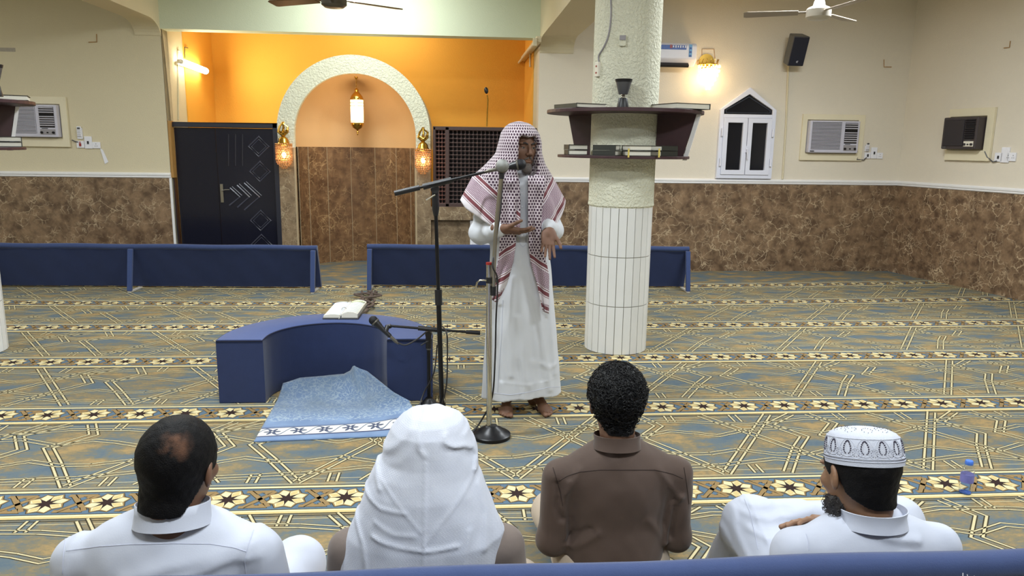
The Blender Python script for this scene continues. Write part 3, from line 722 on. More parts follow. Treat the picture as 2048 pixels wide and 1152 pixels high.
# ------------------------------------------------------------------ window air conditioners
M['ac_white'] = mat('pale_lilac_ac_plastic', srgb(200, 198, 212), .45, var=.04)
M['ac_grille'] = mat('grey_ac_grille', srgb(150, 146, 150), .5, var=.06)
M['ac_dark'] = mat('dark_brown_ac_plastic', srgb(62, 54, 56), .45, var=.08)
M['ac_darker'] = mat('very_dark_ac_plastic', srgb(40, 36, 42), .45, var=.08)
def window_ac(name, o, u, w_, h_, fr, label, body, grille, dark=False, fr2=None):
    """o: lower left corner of the surround on the wall; u: unit vector along the wall; n points into the hall."""
    u = Vector(u).normalized(); n = Vector((u.y, -u.x, 0)); o = Vector(o)
    r = empty(name, o+u*w_/2); tag(r, label, 'air conditioner', 'window air conditioners')
    Rm = Matrix(((u.x, n.x, 0), (u.y, n.y, 0), (0, 0, 1)))
    def T(mm): mm.v = [tuple(Rm @ Vector(v)+o) for v in mm.v]; return mm
    fl, frr, fb, ft = fr
    mm = MB(); mm.frame([(0, 0), (w_, 0), (w_, h_), (0, h_)], [(fl, fb), (w_-frr, fb), (w_-frr, h_-ft), (fl, h_-ft)], 0, .035); mm.box2((fl-.01, 0, fb-.01), (w_-frr+.01, .005, h_-ft+.01)); local(r, T(mm), 'wooden_surround', M['cream_wood'], bevel=.004)
    x0, x1, z0, z1 = fl+.012, w_-frr-.012, fb+.012, h_-ft-.012
    dp = .14 if dark else .10
    mm = MB(); mm.box2((x0, 0, z0), (x1, dp, z1)); local(r, T(mm), 'casing', body, bevel=.012)
    xs_ = x0+(x1-x0)*(.68 if not dark else .64)
    mm = MB()
    if not dark:
        n_ = 20
        for k in range(n_):
            z = z0+.05+(z1-z0-.07)*k/(n_-1); mm.box2((x0+.03, dp-.002, z), (xs_-.03, dp+.008, z+.008))
        mm.box2((xs_-.035, dp-.003, z0+.045), (xs_-.03, dp+.006, z1-.015))
    else:
        mm.box2((x0+.03, dp-.002, z0+.035), (xs_, dp+.012, z1-.03))
    ig = local(r, T(mm), 'intake_grille', body if not dark else grille, bevel=0 if not dark else .006)
    if not dark: mm = MB(); mm.box2((x0+.028, dp-.004, z0+.043), (xs_-.028, dp+.001, z1-.013)); sub(ig, r, T(mm), 'filter', M['grey_plastic'])  # dark sheet behind the slats; its colour stands for the shade between them
    zc = z0+(z1-z0)*.30
    mm = MB(); mm.box2((xs_+.012, dp-.002, zc), (x1-.03, dp+.0015, z1-.025)); ov = local(r, T(mm), 'outlet', M['void'])
    for k in range(9):
        z = zc+.012+(z1-.035-zc)*k/9
        if k == 5: continue
        mm = MB(); mm.box((.5*(xs_+x1)-.009, dp+.004, z+.01), (x1-xs_-.045, .018, .009), (.5, 0, 0)); sub(ov, r, T(mm), 'louvre', body if not dark else M['ac_darker'])
    mm = MB(); mm.box2((xs_+.012, dp-.002, z0+.03), (x1-.03, dp+.004, zc-.02)); cp = local(r, T(mm), 'control_panel', M['ivory_plastic'] if dark else M['ac_grille'])
    for k in range(3):
        mm = MB(); x = xs_+.03+(x1-xs_-.08)*k/2; mm.tube([Vector((x, dp+.002, z0+.055)), Vector((x, dp+.02, z0+.055))], .014 if k != 1 else .008, 10); sub(cp, r, T(mm), 'knob', M['void'] if not dark else M['ac_darker'])
    mm = MB(); mm.box2((x0+.02, dp, z0+.012), (x0+.075, dp+.004, z0+.028)); local(r, T(mm), 'badge', M['grey_plastic'])
    mm = MB(); mm.box2((xs_+.03, dp, zc-.015), (xs_+.1, dp+.003, zc-.005)); local(r, T(mm), 'badge', M['grey_plastic'])
    return r
p = P(1597, 320, Y=YW); q = P(1720, 320, Y=YW); tz = P(1660, 229, Y=YW).z
ac1 = window_ac('window_air_conditioner', (p.x, YW, p.z), (1, 0, 0), q.x-p.x, tz-p.z, (.062, .085, .085, .07), 'white window air conditioner in cream surround, right of the pointed window', M['ac_white'], M['ac_grille'])
p = P(0, 292, Y=YW); q = P(143, 294, Y=YW); tz = P(70, 193, Y=YW).z
wl = q.x-p.x+.04
ac2 = window_ac('window_air_conditioner', (q.x-wl, YW, q.z), (1, 0, 0), wl, tz-q.z, (.1, .075, .1, .085), 'white window air conditioner half hidden behind the left bookshelf', M['ac_white'], M['ac_grille'])
def on_rwall(px, py):
    d = P(px, py, Y=1.0)-Vector((0, 0, EYE)); o_ = Vector((0, 0, EYE)); n_ = Vector((1, .205, 0))
    t_ = (n_.dot(Vector((rwx(YW), YW, 0)))-n_.dot(o_))/n_.dot(d); return o_+d*t_
p, q = on_rwall(1893, 320), on_rwall(1982, 322); tz = on_rwall(1945, 217).z
ac3 = window_ac('window_air_conditioner', (p.x-.004, p.y, p.z), (q-p).to_2d().to_3d(), (q-p).to_2d().length, tz-p.z, (.02, .09, .12, .09), 'dark brown window air conditioner on the right side wall', M['ac_dark'], M['ac_darker'], True)

# ------------------------------------------------------------------ split air conditioner behind the pillar
p, q = P(1391, 88, Y=YW-.12), P(1389, 132, Y=YW-.12)
sx1 = p.x; sx0 = sx1-.84
sac = empty('split_air_conditioner', ((sx0+sx1)/2, YW, q.z)); tag(sac, 'white split air conditioner with blue stickers behind the pillar', 'air conditioner')
prof = [(YW, q.z+.01), (YW-.1, q.z-.01), (YW-.17, q.z+.035), (YW-.2, q.z+.07), (YW-.2, p.z-.03), (YW-.17, p.z), (YW, p.z)]
mm = MB(); mm.prism(prof, sx0, sx1, 'x'); local(sac, mm, 'casing', M['upvc'], bevel=.012)
mm = MB(); mm.box((.5*(sx0+sx1)-.02, YW-.155, q.z+.012), (.7, .08, .03), (.75, 0, 0)); fl_ = local(sac, mm, 'air_flap', M['black_plastic'])
mm = MB(); mm.box((.5*(sx0+sx1)-.02, YW-.172, q.z+.006), (.7, .004, .012)); local(sac, mm, 'flap_bar', M['grey_plastic'])
M['sticker'] = mat('blue_sticker', srgb(40, 84, 170), .4, var=.5, vs=30); M['sticker2'] = mat('light_blue_sticker', srgb(96, 160, 214), .4, var=.4, vs=40)
za, zb_ = P(1350, 88, Y=YW-.2).z, P(1350, 99, Y=YW-.2).z
mm = MB(); mm.box2((sx1-.50, YW-.204, zb_), (P(1373, 94, Y=YW-.2).x, YW-.2, za-.012)); sk = local(sac, mm, 'sticker', M['sticker'])
mm = MB()
for k in range(6): mm.box((sx1-.30+.03*k, YW-.206, zb_+.035), (.014, .002, .022+.006*(k % 2)))
sub(sk, sac, mm, 'icons', M['white_plastic'])
mm = MB(); mm.box((sx1-.33, YW-.206, zb_+.035), (.03, .002, .04)); sub(sk, sac, mm, 'red_badge', M['red'])
x = P(1381, 100, Y=YW-.2).x
mm = MB(); mm.box2((x-.018, YW-.204, P(1380, 114, Y=YW-.2).z), (x+.02, YW-.2, P(1381, 89, Y=YW-.2).z)); s2 = local(sac, mm, 'upright_sticker', M['sticker2'])
for k in range(3):
    mm = MB(); mm.box((x, YW-.206, P(1380, 112, Y=YW-.2).z+.045*k), (.026, .002, .022)); sub(s2, sac, mm, 'print', M['sticker'])

# ------------------------------------------------------------------ lit crystal wall lamp
c = P(1417.5, 150, Y=YW-.13); zz = lambda py: P(1418, py, Y=YW-.13).z
wl_ = empty('crystal_wall_lamp', (c.x, YW, zz(125))); tag(wl_, 'glowing crystal wall lamp between the split unit and pointed window', 'wall lamp')
mm = MB(); mm.lathe([(.1, 0), (.1, .012)], (c.x, YW, zz(122)), 20, Matrix.Rotation(PI/2, 3, 'X'))
for k in range(9):
    a_ = PI*k/8; e = (c.x-.13*math.cos(a_), YW-.05-.12*math.sin(a_), zz(122))
    mm.tube([(c.x, YW-.02, zz(126)), (e[0], e[1], zz(128)), e, (e[0]+.01, e[1], zz(118))], .0055, 6)
mm.tube([(c.x-.13*math.cos(PI*k/16), YW-.05-.12*math.sin(PI*k/16), zz(128)) for k in range(17)], .007, 6)
local(wl_, mm, 'gilt_frame', M['brass'], smooth=True)
M['crystal'] = mat('glowing_crystal', (1, .9, .7), .1, emit=(1, .60, .2), es=1.7)
M['crystal_hot'] = mat('lit_crystal_core', (1, .95, .85), .2, emit=(1, .85, .55), es=7)
mm = MB()
for j in range(6):
    rr = [.135, .13, .115, .09, .06, .028][j]; n_ = max(5, int(rr*130))
    for k in range(n_):
        q = 2*PI*(k+.5*(j % 2))/n_; mm.sphere((c.x+rr*math.cos(q), YW-.13+rr*.8*math.sin(q), zz(133+9*j)), (.011, .011, .02), 6, 4)
local(wl_, mm, 'crystal_drops', M['crystal'], smooth=False)
mm = MB(); mm.lathe([(.02, zz(136)), (.1, zz(138)), (.105, zz(148)), (.075, zz(163)), (.035, zz(174)), (.001, zz(178))], (c.x, YW-.13, 0), 18, sy=.8); local(wl_, mm, 'lit_core', M['crystal_hot'], smooth=True)
point_lamp('crystal_lamp_glow', (c.x, YW-.32, zz(155)), 4, (1, .62, .26), .1)
mm = MB(); mm.tube([P(1404, 122, Y=YW-.006), P(1404, 98, Y=YW-.006), P(1428, 98, Y=YW-.006), P(1430, 118, Y=YW-.006)], .004, 5)
tag(mm.build('wire', M['timber']), 'thin bare wire looped above the glowing crystal lamp', 'wire')

# ------------------------------------------------------------------ loudspeaker and its conduit
c = P(1592, 100, Y=YW-.2)
ls = empty('loudspeaker', c, 0); tag(ls, 'black wall loudspeaker tilted down near the ceiling fan', 'loudspeaker')
ls.rotation_euler = Euler((math.radians(20), 0, math.radians(2)))
mm = MB(); mm.prism([(-.105, -.08), (.105, -.08), (.085, .1), (-.085, .1)], -.18, .18, 'z'); mm.build('cabinet', M['grey_plastic'], ls, bevel=.012)
M['ls_grille'] = mat('navy_black_speaker_grille', srgb(22, 24, 44), .6, var=.1, vs=60, bump=.5, bs=700, bd=.002)
mm = MB(); mm.box((0, -.083, 0), (.195, .012, .34)); mm.build('front_grille', M['ls_grille'], ls, bevel=.006)
mm = MB()
for z in (-.116, -.124, -.132): mm.box((.005, -.091, z), (.02, .003, .003))
mm.box((-.004, -.091, -.124), (.003, .003, .02)); mm.box((.012, -.091, -.112), (.01, .003, .003)); mm.build('emblem', M['white_plastic'], ls)
mm = MB(); mm.box((0, .13, 0), (.04, .09, .08)); mm.box((-.02, .12, .02), (.05, .03, .2)); mm.build('wall_bracket', M['black_metal'], ls)
mm = MB(); mm.tube([P(1577, 128, Y=YW-.012), P(1572, 250, Y=YW-.012), P(1565, 358, Y=YW-.012)], .013, 6)
tag(mm.build('conduit', M['cream']), 'cream wiring conduit running down the wall below the loudspeaker', 'conduit')

# ------------------------------------------------------------------ switches, sockets, remotes
def plate(name, px, py, w_, h_, label, wall='front', kind='switch', Y=None, cat='switch', group=None):
    c = P(px, py, Y=YW) if wall == 'front' else on_rwall(px, py)
    ang = 0 if wall == 'front' else math.atan2(-1, .205)
    r = empty(name, c, ang, label, cat, group)
    mm = MB(); mm.box((0, -.009, 0), (w_, .018, h_)); pb = mm.build('plate', M['white_plastic'], r, bevel=.004)
    if kind == 'switch':
        mm = MB(); mm.box((0, -.02, 0), (.018, .01, .034)); mm.build('rocker', M['black_plastic'], r)
    elif kind == 'red':
        mm = MB(); mm.box((0, -.02, -.002), (.022, .01, .036)); mm.build('rocker', M['red'], r)
        mm = MB(); mm.box((-.002, -.019, .027), (.02, .006, .01)); mm.build('neon', M['red'], r)
    elif kind == 'socket':
        for x in ((-.03, .03) if w_ > .1 else (0,)):
            mm = MB()
            for q in ((0, .016), (-.011, -.01), (.011, -.01)): mm.box((x+q[0], -.0185, q[1]), (.006 if q[0] == 0 else .009, .002, .009 if q[0] == 0 else .005))
            mm.build('pin_holes', M['black_plastic'], r)
    elif kind == 'remote':
        mm = MB(); mm.box((0, -.024, .022), (w_*.82, .016, h_*.95)); rm = mm.build('remote_body', M['white_plastic'], r, bevel=.005)
        mm = MB(); mm.box((0, -.033, .06), (w_*.5, .003, .022)); mm.build('display', M['grey_plastic'], rm)
        mm = MB()
        for j in range(4):
            for i in range(3): mm.box((-.014+.014*i, -.033, .03-.02*j), (.008, .003, .008))
        mm.build('buttons', M['ac_grille'], rm)
    return r
plate('remote_control', 160.5, 267, .062, .13, 'white air conditioner remote in its holder by the left air conditioner', kind='remote', cat='remote control')
plate('isolator_switch', 162, 289, .088, .082, 'white isolator switch with red rocker by the left air conditioner', kind='red')
plate('wall_switch', 177.5, 285, .086, .146, 'tall white switch plate with dark rocker, left front wall')
plate('wall_socket', 193.5, 290.5, .094, .076, 'white double wall socket left of the black doors', kind='socket', cat='socket')
plate('remote_control', 1733, 297, .056, .075, 'small white remote holder beside the right front air conditioner', kind='remote', cat='remote control')
plate('isolator_switch', 1734, 311, .08, .08, 'white isolator switch beside the right front air conditioner')
plate('wall_switch', 1747, 306, .08, .145, 'tall white switch plate right of the right front air conditioner')
plate('wall_socket', 1758.5, 311.5, .08, .078, 'white wall socket nearest the far right corner', kind='socket', cat='socket')
plate('isolator_switch', 1999, 314.5, .1, .1, 'white isolator switch beside the dark air conditioner', 'right')
plate('wall_switch', 2012, 310, .1, .17, 'tall blank white plate beside the dark air conditioner', 'right', 'blank')
plate('wall_socket', 2023.5, 314, .12, .095, 'white double socket on the right side wall', 'right', 'socket', cat='socket')
def cord(name, pts, parent, r=.007, m_='grey_plastic'):
    mm = MB(); mm.tube(pts, r, 6); o = mm.build(name, M[m_], smooth=True)
    bpy.context.view_layer.update(); o.parent = parent; o.matrix_parent_inverse = parent.matrix_world.inverted(); return o
cord('power_cord', [P(1705, 300, Y=YW-.03), P(1715, 303, Y=YW-.03), P(1716, 312, Y=YW-.02), P(1714, 319, Y=YW-.04), P(1728, 320, Y=YW-.02), P(1733, 315, Y=YW-.02)], ac1)
cord('power_cord', [on_rwall(1976, 303)+Vector((-.04, 0, 0)), on_rwall(1981, 314)+Vector((-.04, 0, 0)), on_rwall(1989, 324)+Vector((-.02, 0, 0)), on_rwall(1997, 322)+Vector((-.02, 0, 0))], ac3)
cord('power_cord', [P(144, 280, Y=YW-.02), P(150, 283, Y=YW-.02), P(156, 284, Y=YW-.02)], ac2)
mm = MB(); a_ = [P(200, 296, Y=YW-.004), P(206, 300, Y=YW-.004), P(217, 324, Y=YW-.004), P(210, 328, Y=YW-.004)]
mm.add([tuple(v) for v in a_]+[(v.x, v.y-.003, v.z) for v in a_], [(4, 5, 6, 7), (0, 3, 2, 1), (0, 1, 5, 4), (1, 2, 6, 5), (2, 3, 7, 6), (3, 0, 4, 7)])
tag(mm.build('tape_strip', M['white_plastic']), 'peeling strip of white tape below the left wall socket', 'tape')
# bent wire stubs left on the walls
def stub(pts, label, wall='front'):
    mm = MB(); mm.tube([P(x, y, Y=YW-.006) if wall == 'front' else on_rwall(x, y)+Vector((-.008, 0, 0)) for x, y in pts], .005, 5)
    tag(mm.build('wire_stub', M['timber']), label, 'wire')
stub(((177, 84.5), (193.5, 84), (193, 68)), 'bent wire stub high on the left front wall')
stub(((1768, 119), (1768, 134), (1783, 134)), 'pale bent wire stub left of the far right corner')
stub(((2009, 96), (2020, 95), (2022, 82)), 'bent wire stub high on the right side wall', 'right')
M['patch'] = mat('grey_bare_plaster_patch', srgb(168, 160, 148), .9, var=.2, vs=40)
mm = MB(); p, q = P(-8, 95, Y=YW-.002), P(31, 103.5, Y=YW-.002); mm.box2((p.x, YW-.003, q.z), (q.x, YW, p.z)); tag(mm.build('plaster_patch', M['patch']), 'rough grey plaster patch high on the left wall', 'patch')

# ------------------------------------------------------------------ ceiling fans
def ceiling_fan(px, py, Y, t0, label, motor, blade, Rb=.6, zc_=None):
    c = P(px, py, Y=Y)
    r = empty('ceiling_fan', (c.x, c.y, c.z)); tag(r, label, 'ceiling fan', 'ceiling fans')
    mm = MB(); mm.lathe([(.02, -.052), (.075, -.05), (.1, -.03), (.1, .03), (.085, .045), (.05, .06), (.04, .1), (.018, .13)], (0, 0, 0), 28); mm.build('motor', motor, r, smooth=True)
    mm = MB(); mm.tube([(0, 0, .1), (0, 0, ZC-c.z-.06)], .012, 10); mm.build('down_rod', motor, r, smooth=True)
    mm = MB(); mm.lathe([(.05, ZC-c.z), (.05, ZC-c.z-.04), (.02, ZC-c.z-.09)], (0, 0, 0), 20); mm.build('ceiling_cup', motor, r, smooth=True)
    for k in range(3):
        a_ = math.radians(t0+120*k); Rz = Matrix.Rotation(a_, 3, 'Z'); Rx = Matrix.Rotation(math.radians(9), 3, 'X')
        mm = MB(); mm.box((.135, 0, .012), (.09, .035, .008)); x0, x1 = .16, Rb
        pts = [(x0, -.05), (x1-.02, -.068), (x1, -.055), (x1+.0, .05), (x1-.03, .068), (x0, .05)]
        mm.prism(pts, .006, .016, 'z'); mm.v = [tuple(Rz @ (Rx @ Vector(v))) for v in mm.v]
        mm.build('blade', blade, r, bevel=.003)
    return r
ceiling_fan(1637, 27, 6.3, 38, 'white ceiling fan at the right, in front of the loudspeaker wall', M['white_metal'], M['blade_white'])
ceiling_fan(668, 2, 6.3, 35, 'grey and brown ceiling fan at the top, before the lintel', M['grey_metal'], M['brown_metal'])
# ------------------------------------------------------------------ low blue velour barriers
def barrier(x0, x1, y0, rz, h, legs, label, lean=.15, thick=.05, front=True):
    L = x1-x0
    r = empty('floor_barrier', (x0, y0, 0), rz, label, 'barrier', 'blue velour floor barriers')
    # upholstered panel leaning back from its top edge, seams and slight sag
    mm = MB(); nx, nz = 40, 10; vs = []; fs = []
    for side in (0, 1):
        for j in range(nz+1):
            t = j/nz
            for i in range(nx+1):
                x = L*i/nx; w_ = .004*math.sin(i*1.7+j*.6+side)+.003*math.sin(i*.53)
                y = lean*(1-t)+(thick if side else 0)*(1 if t < .999 else 1)+(w_ if not side else 0)
                vs.append((x, y, .02+(h-.02)*t+(.004*math.sin(i*.35) if j == nz else 0)))
    k = (nx+1)*(nz+1)
    for j in range(nz):
        for i in range(nx):
            a_ = j*(nx+1)+i; fs += [(a_, a_+1, a_+nx+2, a_+nx+1), (k+a_, k+a_+nx+1, k+a_+nx+2, k+a_+1)]
    for i in range(nx):
        fs += [(i, k+i, k+i+1, i+1), (nz*(nx+1)+i, nz*(nx+1)+i+1, k+nz*(nx+1)+i+1, k+nz*(nx+1)+i)]
    for j in range(nz):
        a_, b2 = j*(nx+1), (j+1)*(nx+1); fs += [(a_, b2, k+b2, k+a_), (a_+nx, k+a_+nx, k+b2+nx, b2+nx)]
    mm.add(vs, fs); mm.build('panel', M['blue'], r, smooth=True)
    mm = MB(); mm.tube([(0, thick*.5, h)]+[(L*i/24, thick*.5, h+.003*math.sin(i)) for i in range(1, 24)]+[(L, thick*.5, h)], thick*.62, 12); mm.build('padded_top_edge', M['blue_lit_edge'], r, smooth=True)
    for x in legs:
        mm = MB(); s_ = .026
        mm.add([(x-s_, -.03, h-.02), (x+s_, -.03, h-.02), (x+s_, .01, h-.02), (x-s_, .01, h-.02), (x-s_*.9, -.125, .012), (x+s_*.9, -.125, .012), (x+s_*.9, -.085, .012), (x-s_*.9, -.085, .012)],
               [(0, 1, 2, 3), (4, 7, 6, 5), (0, 4, 5, 1), (1, 5, 6, 2), (2, 6, 7, 3), (3, 7, 4, 0)])
        lg = mm.build('leg', M['blue_leg'], r, bevel=.006)
        mm = MB(); mm.box2((x-.016, -.12, 0), (x+.016, lean+.02, .012)); mm.build('foot_bar', M['white_metal'], lg)
    return r
M['blue_lit_edge'] = mat('lit_navy_velour_edge', srgb(46, 62, 104), .85, var=.12, vs=18, bump=.3, bs=300, bd=.002, sheen=.3)  # barrier velour in a lighter copy, light on the top edge painted in
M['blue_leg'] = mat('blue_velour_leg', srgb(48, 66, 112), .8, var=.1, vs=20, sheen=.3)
barrier(-5.3, -1.49, 8.24, -.035, .475, (.30, 1.83, 3.77), 'long navy velour floor barrier at left below the black doors')
barrier(-.97, 2.65, 8.235, -.03, .475, (.03, 1.8, 3.60), 'navy velour floor barrier behind the standing speaker and pillar')
nb_ = barrier(-1.0, 2.1, 1.452, 0.006, .651, (.1, 3.0), 'navy velour floor barrier at the bottom edge, nearest the camera', lean=-.12, thick=.055)
M['thread'] = mat('white_thread', srgb(214, 214, 220), .8)
mm = MB(); o = Vector((2.13, 0, .0))
for k in range(9):
    a_ = random.uniform(-.4, .4); p0 = Vector((1.165+.012*k+random.uniform(-.01, .01), 1.455, .655-.004*k))
    mm.tube([p0, p0+Vector((.02*a_, -.006, -.012)), p0+Vector((.05*a_+.01, -.006, -.03)), p0+Vector((.02+.05*a_, -.003, -.055))], .0009, 4)
fr = mm.build('frayed_thread', M['thread']); fr.data.transform(nb_.matrix_basis.inverted()); fr.parent = nb_

# ------------------------------------------------------------------ half-round blue bench
bc = Vector((-.80, 4.58, 0)); RO, RI, BH = .66, .378, .408
bench = empty('curved_bench', bc); tag(bench, 'low half-round blue velour bench with an open book on top', 'bench')
def cshape(ro, ri, ext=.07, n=36):
    o = [(-ro, -ext)]+[(-ro*math.cos(PI*k/n), ro*math.sin(PI*k/n)) for k in range(n+1)]+[(ro, -ext)]
    i = [(-ri, -ext)]+[(-ri*math.cos(PI*k/n), ri*math.sin(PI*k/n)) for k in range(n+1)]+[(ri, -ext)]
    return o, i
o_, i_ = cshape(RO, RI); n = len(o_)
mm = MB(); vs = []; fs = []
NZ_ = 8
for j in range(NZ_+1):
    z = .004+(BH-.012)*j/NZ_
    for ring, sg in ((o_, 1), (i_, -1)):
        for k, p in enumerate(ring):
            w_ = .0035*math.sin(k*2.1)*math.sin(PI*j/NZ_)*(1 if sg < 0 and k > 20 else .3)
            d = Vector((p[0], p[1], 0)); d = d.normalized() if d.length else d
            vs.append((p[0]+d.x*w_, p[1]+d.y*w_, z))
R2 = 2*n
for j in range(NZ_):
    for k in range(n-1):
        a_ = j*R2+k; fs.append((a_, a_+1, a_+R2+1, a_+R2)); b2 = j*R2+n+k; fs.append((b2, b2+R2, b2+R2+1, b2+1))
    for k in (0, n-1):
        a_, b2 = j*R2+k, j*R2+n+k; fs.append((a_, a_+R2, b2+R2, b2) if k else (a_, b2, b2+R2, a_+R2))
fs += [(k, n+k, n+k+1, k+1) for k in range(n-1)]
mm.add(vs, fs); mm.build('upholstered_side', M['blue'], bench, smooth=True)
mm = MB()
vs = []
for (ro, ri, z) in ((RO-.002, RI+.002, BH-.012), (RO-.004, RI+.004, BH-.003), (RO-.012, RI+.012, BH)):
    a_, b2 = cshape(ro, ri); vs += [(p[0], p[1], z) for p in a_]+[(p[0], p[1], z) for p in b2]
fs = []
for j in range(2):
    for k in range(n-1):
        a_ = j*R2+k; fs += [(a_, a_+1, a_+R2+1, a_+R2), (a_+n, a_+n+R2, a_+n+R2+1, a_+n+1)]
    for k in (0, n-1): fs.append((j*R2+k, (j+1)*R2+k, (j+1)*R2+n+k, j*R2+n+k))
fs += [(2*R2+k, 2*R2+k+1, 2*R2+n+k+1, 2*R2+n+k) for k in range(n-1)]
mm.add(vs, fs); mm.build('top_panel', M['blue_lit'], bench, smooth=True)
mm = MB(); ring = cshape(RO-.003, RI+.003)
pts = [(p[0], p[1], BH-.008) for p in ring[0]]+[(p[0], p[1], BH-.008) for p in ring[1][::-1]]
mm.tube(pts, .0055, 6, closed=True); mm.build('piping', M['piping'], bench, smooth=True)

# ------------------------------------------------------------------ open ring-bound book on the bench
def page_mat(name, base, ink, header=False):
    m, nt, N, L, b = new_mat(name); tc = N.new('ShaderNodeTexCoord'); sp = N.new('ShaderNodeSeparateXYZ'); L.new(tc.outputs['UV'], sp.inputs[0])
    wv = N.new('ShaderNodeMath'); wv.operation = 'SINE'; mu = N.new('ShaderNodeMath'); mu.operation = 'MULTIPLY'; mu.inputs[1].default_value = 2*PI*11
    L.new(sp.outputs['Y'], mu.inputs[0]); L.new(mu.outputs[0], wv.inputs[0])
    n = N.new('ShaderNodeTexNoise'); n.inputs['Scale'].default_value = 42; L.new(tc.outputs['UV'], n.inputs['Vector'])
    a_ = N.new('ShaderNodeMath'); a_.operation = 'MULTIPLY'; L.new(wv.outputs[0], a_.inputs[0]); L.new(n.outputs['Fac'], a_.inputs[1])
    c = N.new('ShaderNodeMath'); c.operation = 'GREATER_THAN'; c.inputs[1].default_value = .33; L.new(a_.outputs[0], c.inputs[0])
    mx = N.new('ShaderNodeMix'); mx.data_type = 'RGBA'; mx.inputs[6].default_value = rgba(base); mx.inputs[7].default_value = rgba(ink)
    L.new(c.outputs[0], mx.inputs[0]); L.new(mx.outputs[2], b.inputs['Base Color']); b.inputs['Roughness'].default_value = .8
    return m
M['pg_blank'] = mat('blank_page', srgb(222, 232, 240), .8, var=.02); M['pg_text'] = page_mat('text_page', srgb(232, 236, 228), srgb(176, 184, 186))
M['pg_head'] = mat('page_heading', srgb(206, 212, 176), .8, var=.2, vs=120)
p = P(681, 634, Z=.425); q = P(681, 604, Z=.44)
bk = empty('open_book', (p.x, p.y, BH), -.03); tag(bk, 'open white ring-bound book lying on the blue half-round bench', 'book')
D = q.y-p.y; Wd = .1165
mm = MB(); mm.box((0, D/2, .006), (2*Wd+.012, D+.008, .012)); mm.build('cover', M['grey_plastic'], bk, bevel=.003)
def leafm(sg, zf, d0=0, name='page_block', m_=None, inset=0):
    mm = MB(); n = 10; vs = []; x0, x1 = .006+inset, Wd-inset
    for i in range(n+1):
        t = i/n; x = sg*(x0+(x1-x0)*t); z = .014+zf(t)
        for y in (.002+d0+inset, D-.002-inset): vs.append((x, y, z))
    k = len(vs)
    fs = [(2*i, 2*i+2, 2*i+3, 2*i+1) for i in range(n)]
    if not inset:
        vs += [(v[0], v[1], .012) for v in vs[:k]]
        fs += [(k+2*i, k+2*i+1, k+2*i+3, k+2*i+2) for i in range(n)]+[(2*i, k+2*i, k+2*i+2, 2*i+2) for i in range(n)]+[(2*i+1, 2*i+3, k+2*i+3, k+2*i+1) for i in range(n)]+[(2*n, k+2*n, k+2*n+1, 2*n+1), (0, 1, k+1, k)]
    mm.add(vs, fs); o = mm.build(name, m_, bk)
    uv = o.data.uv_layers.new(name='UVMap')
    for l in o.data.loops:
        v = o.data.vertices[l.vertex_index].co; uv.data[l.index].uv = (abs(v.x)/Wd, v.y/D)
    return o
zr = lambda t: .024*math.sin(PI*min(1, .12+t*.75))+.012
zl = lambda t: .014*math.sin(PI*min(1, .2+t*.7))+.006
leafm(-1, zl, 0, 'left_page_block', M['page']); leafm(1, zr, 0, 'right_page_block', M['page'])
leafm(-1, lambda t: zl(.06+t*.88)+.001, 0, 'left_page', M['pg_blank'], .006); leafm(1, lambda t: zr(.06+t*.88)+.001, 0, 'right_page', M['pg_text'], .008)
mm = MB()
for i in range(6): mm.box((.026+.015*i, D*.86, zr(.2+.12*i)+.0165), (.016, D*.1, .0015), (0, 0, 0))
mm.build('page_heading', M['pg_head'], bk)
mm = MB(); mm.box((0, D/2, .03), (.012, D*.9, .018)); mm.build('ring_spine', M['white_plastic'], bk, bevel=.004)
for y in (D*.35, D*.9):
    mm = MB(); mm.tube([(.018*math.cos(a_), y+.0, .03+.022*math.sin(a_)) for a_ in [PI*k/10 for k in range(11)]], .0022, 6); mm.build('ring', M['chrome'], bk)
mm = MB(); mm.tube([(.0, .0, .034), (.002, -.004, .026), (-.006, -.008, .013), (-.01, -.012, .006)], .002, 5); mm.build('ribbon', M['page'], bk)

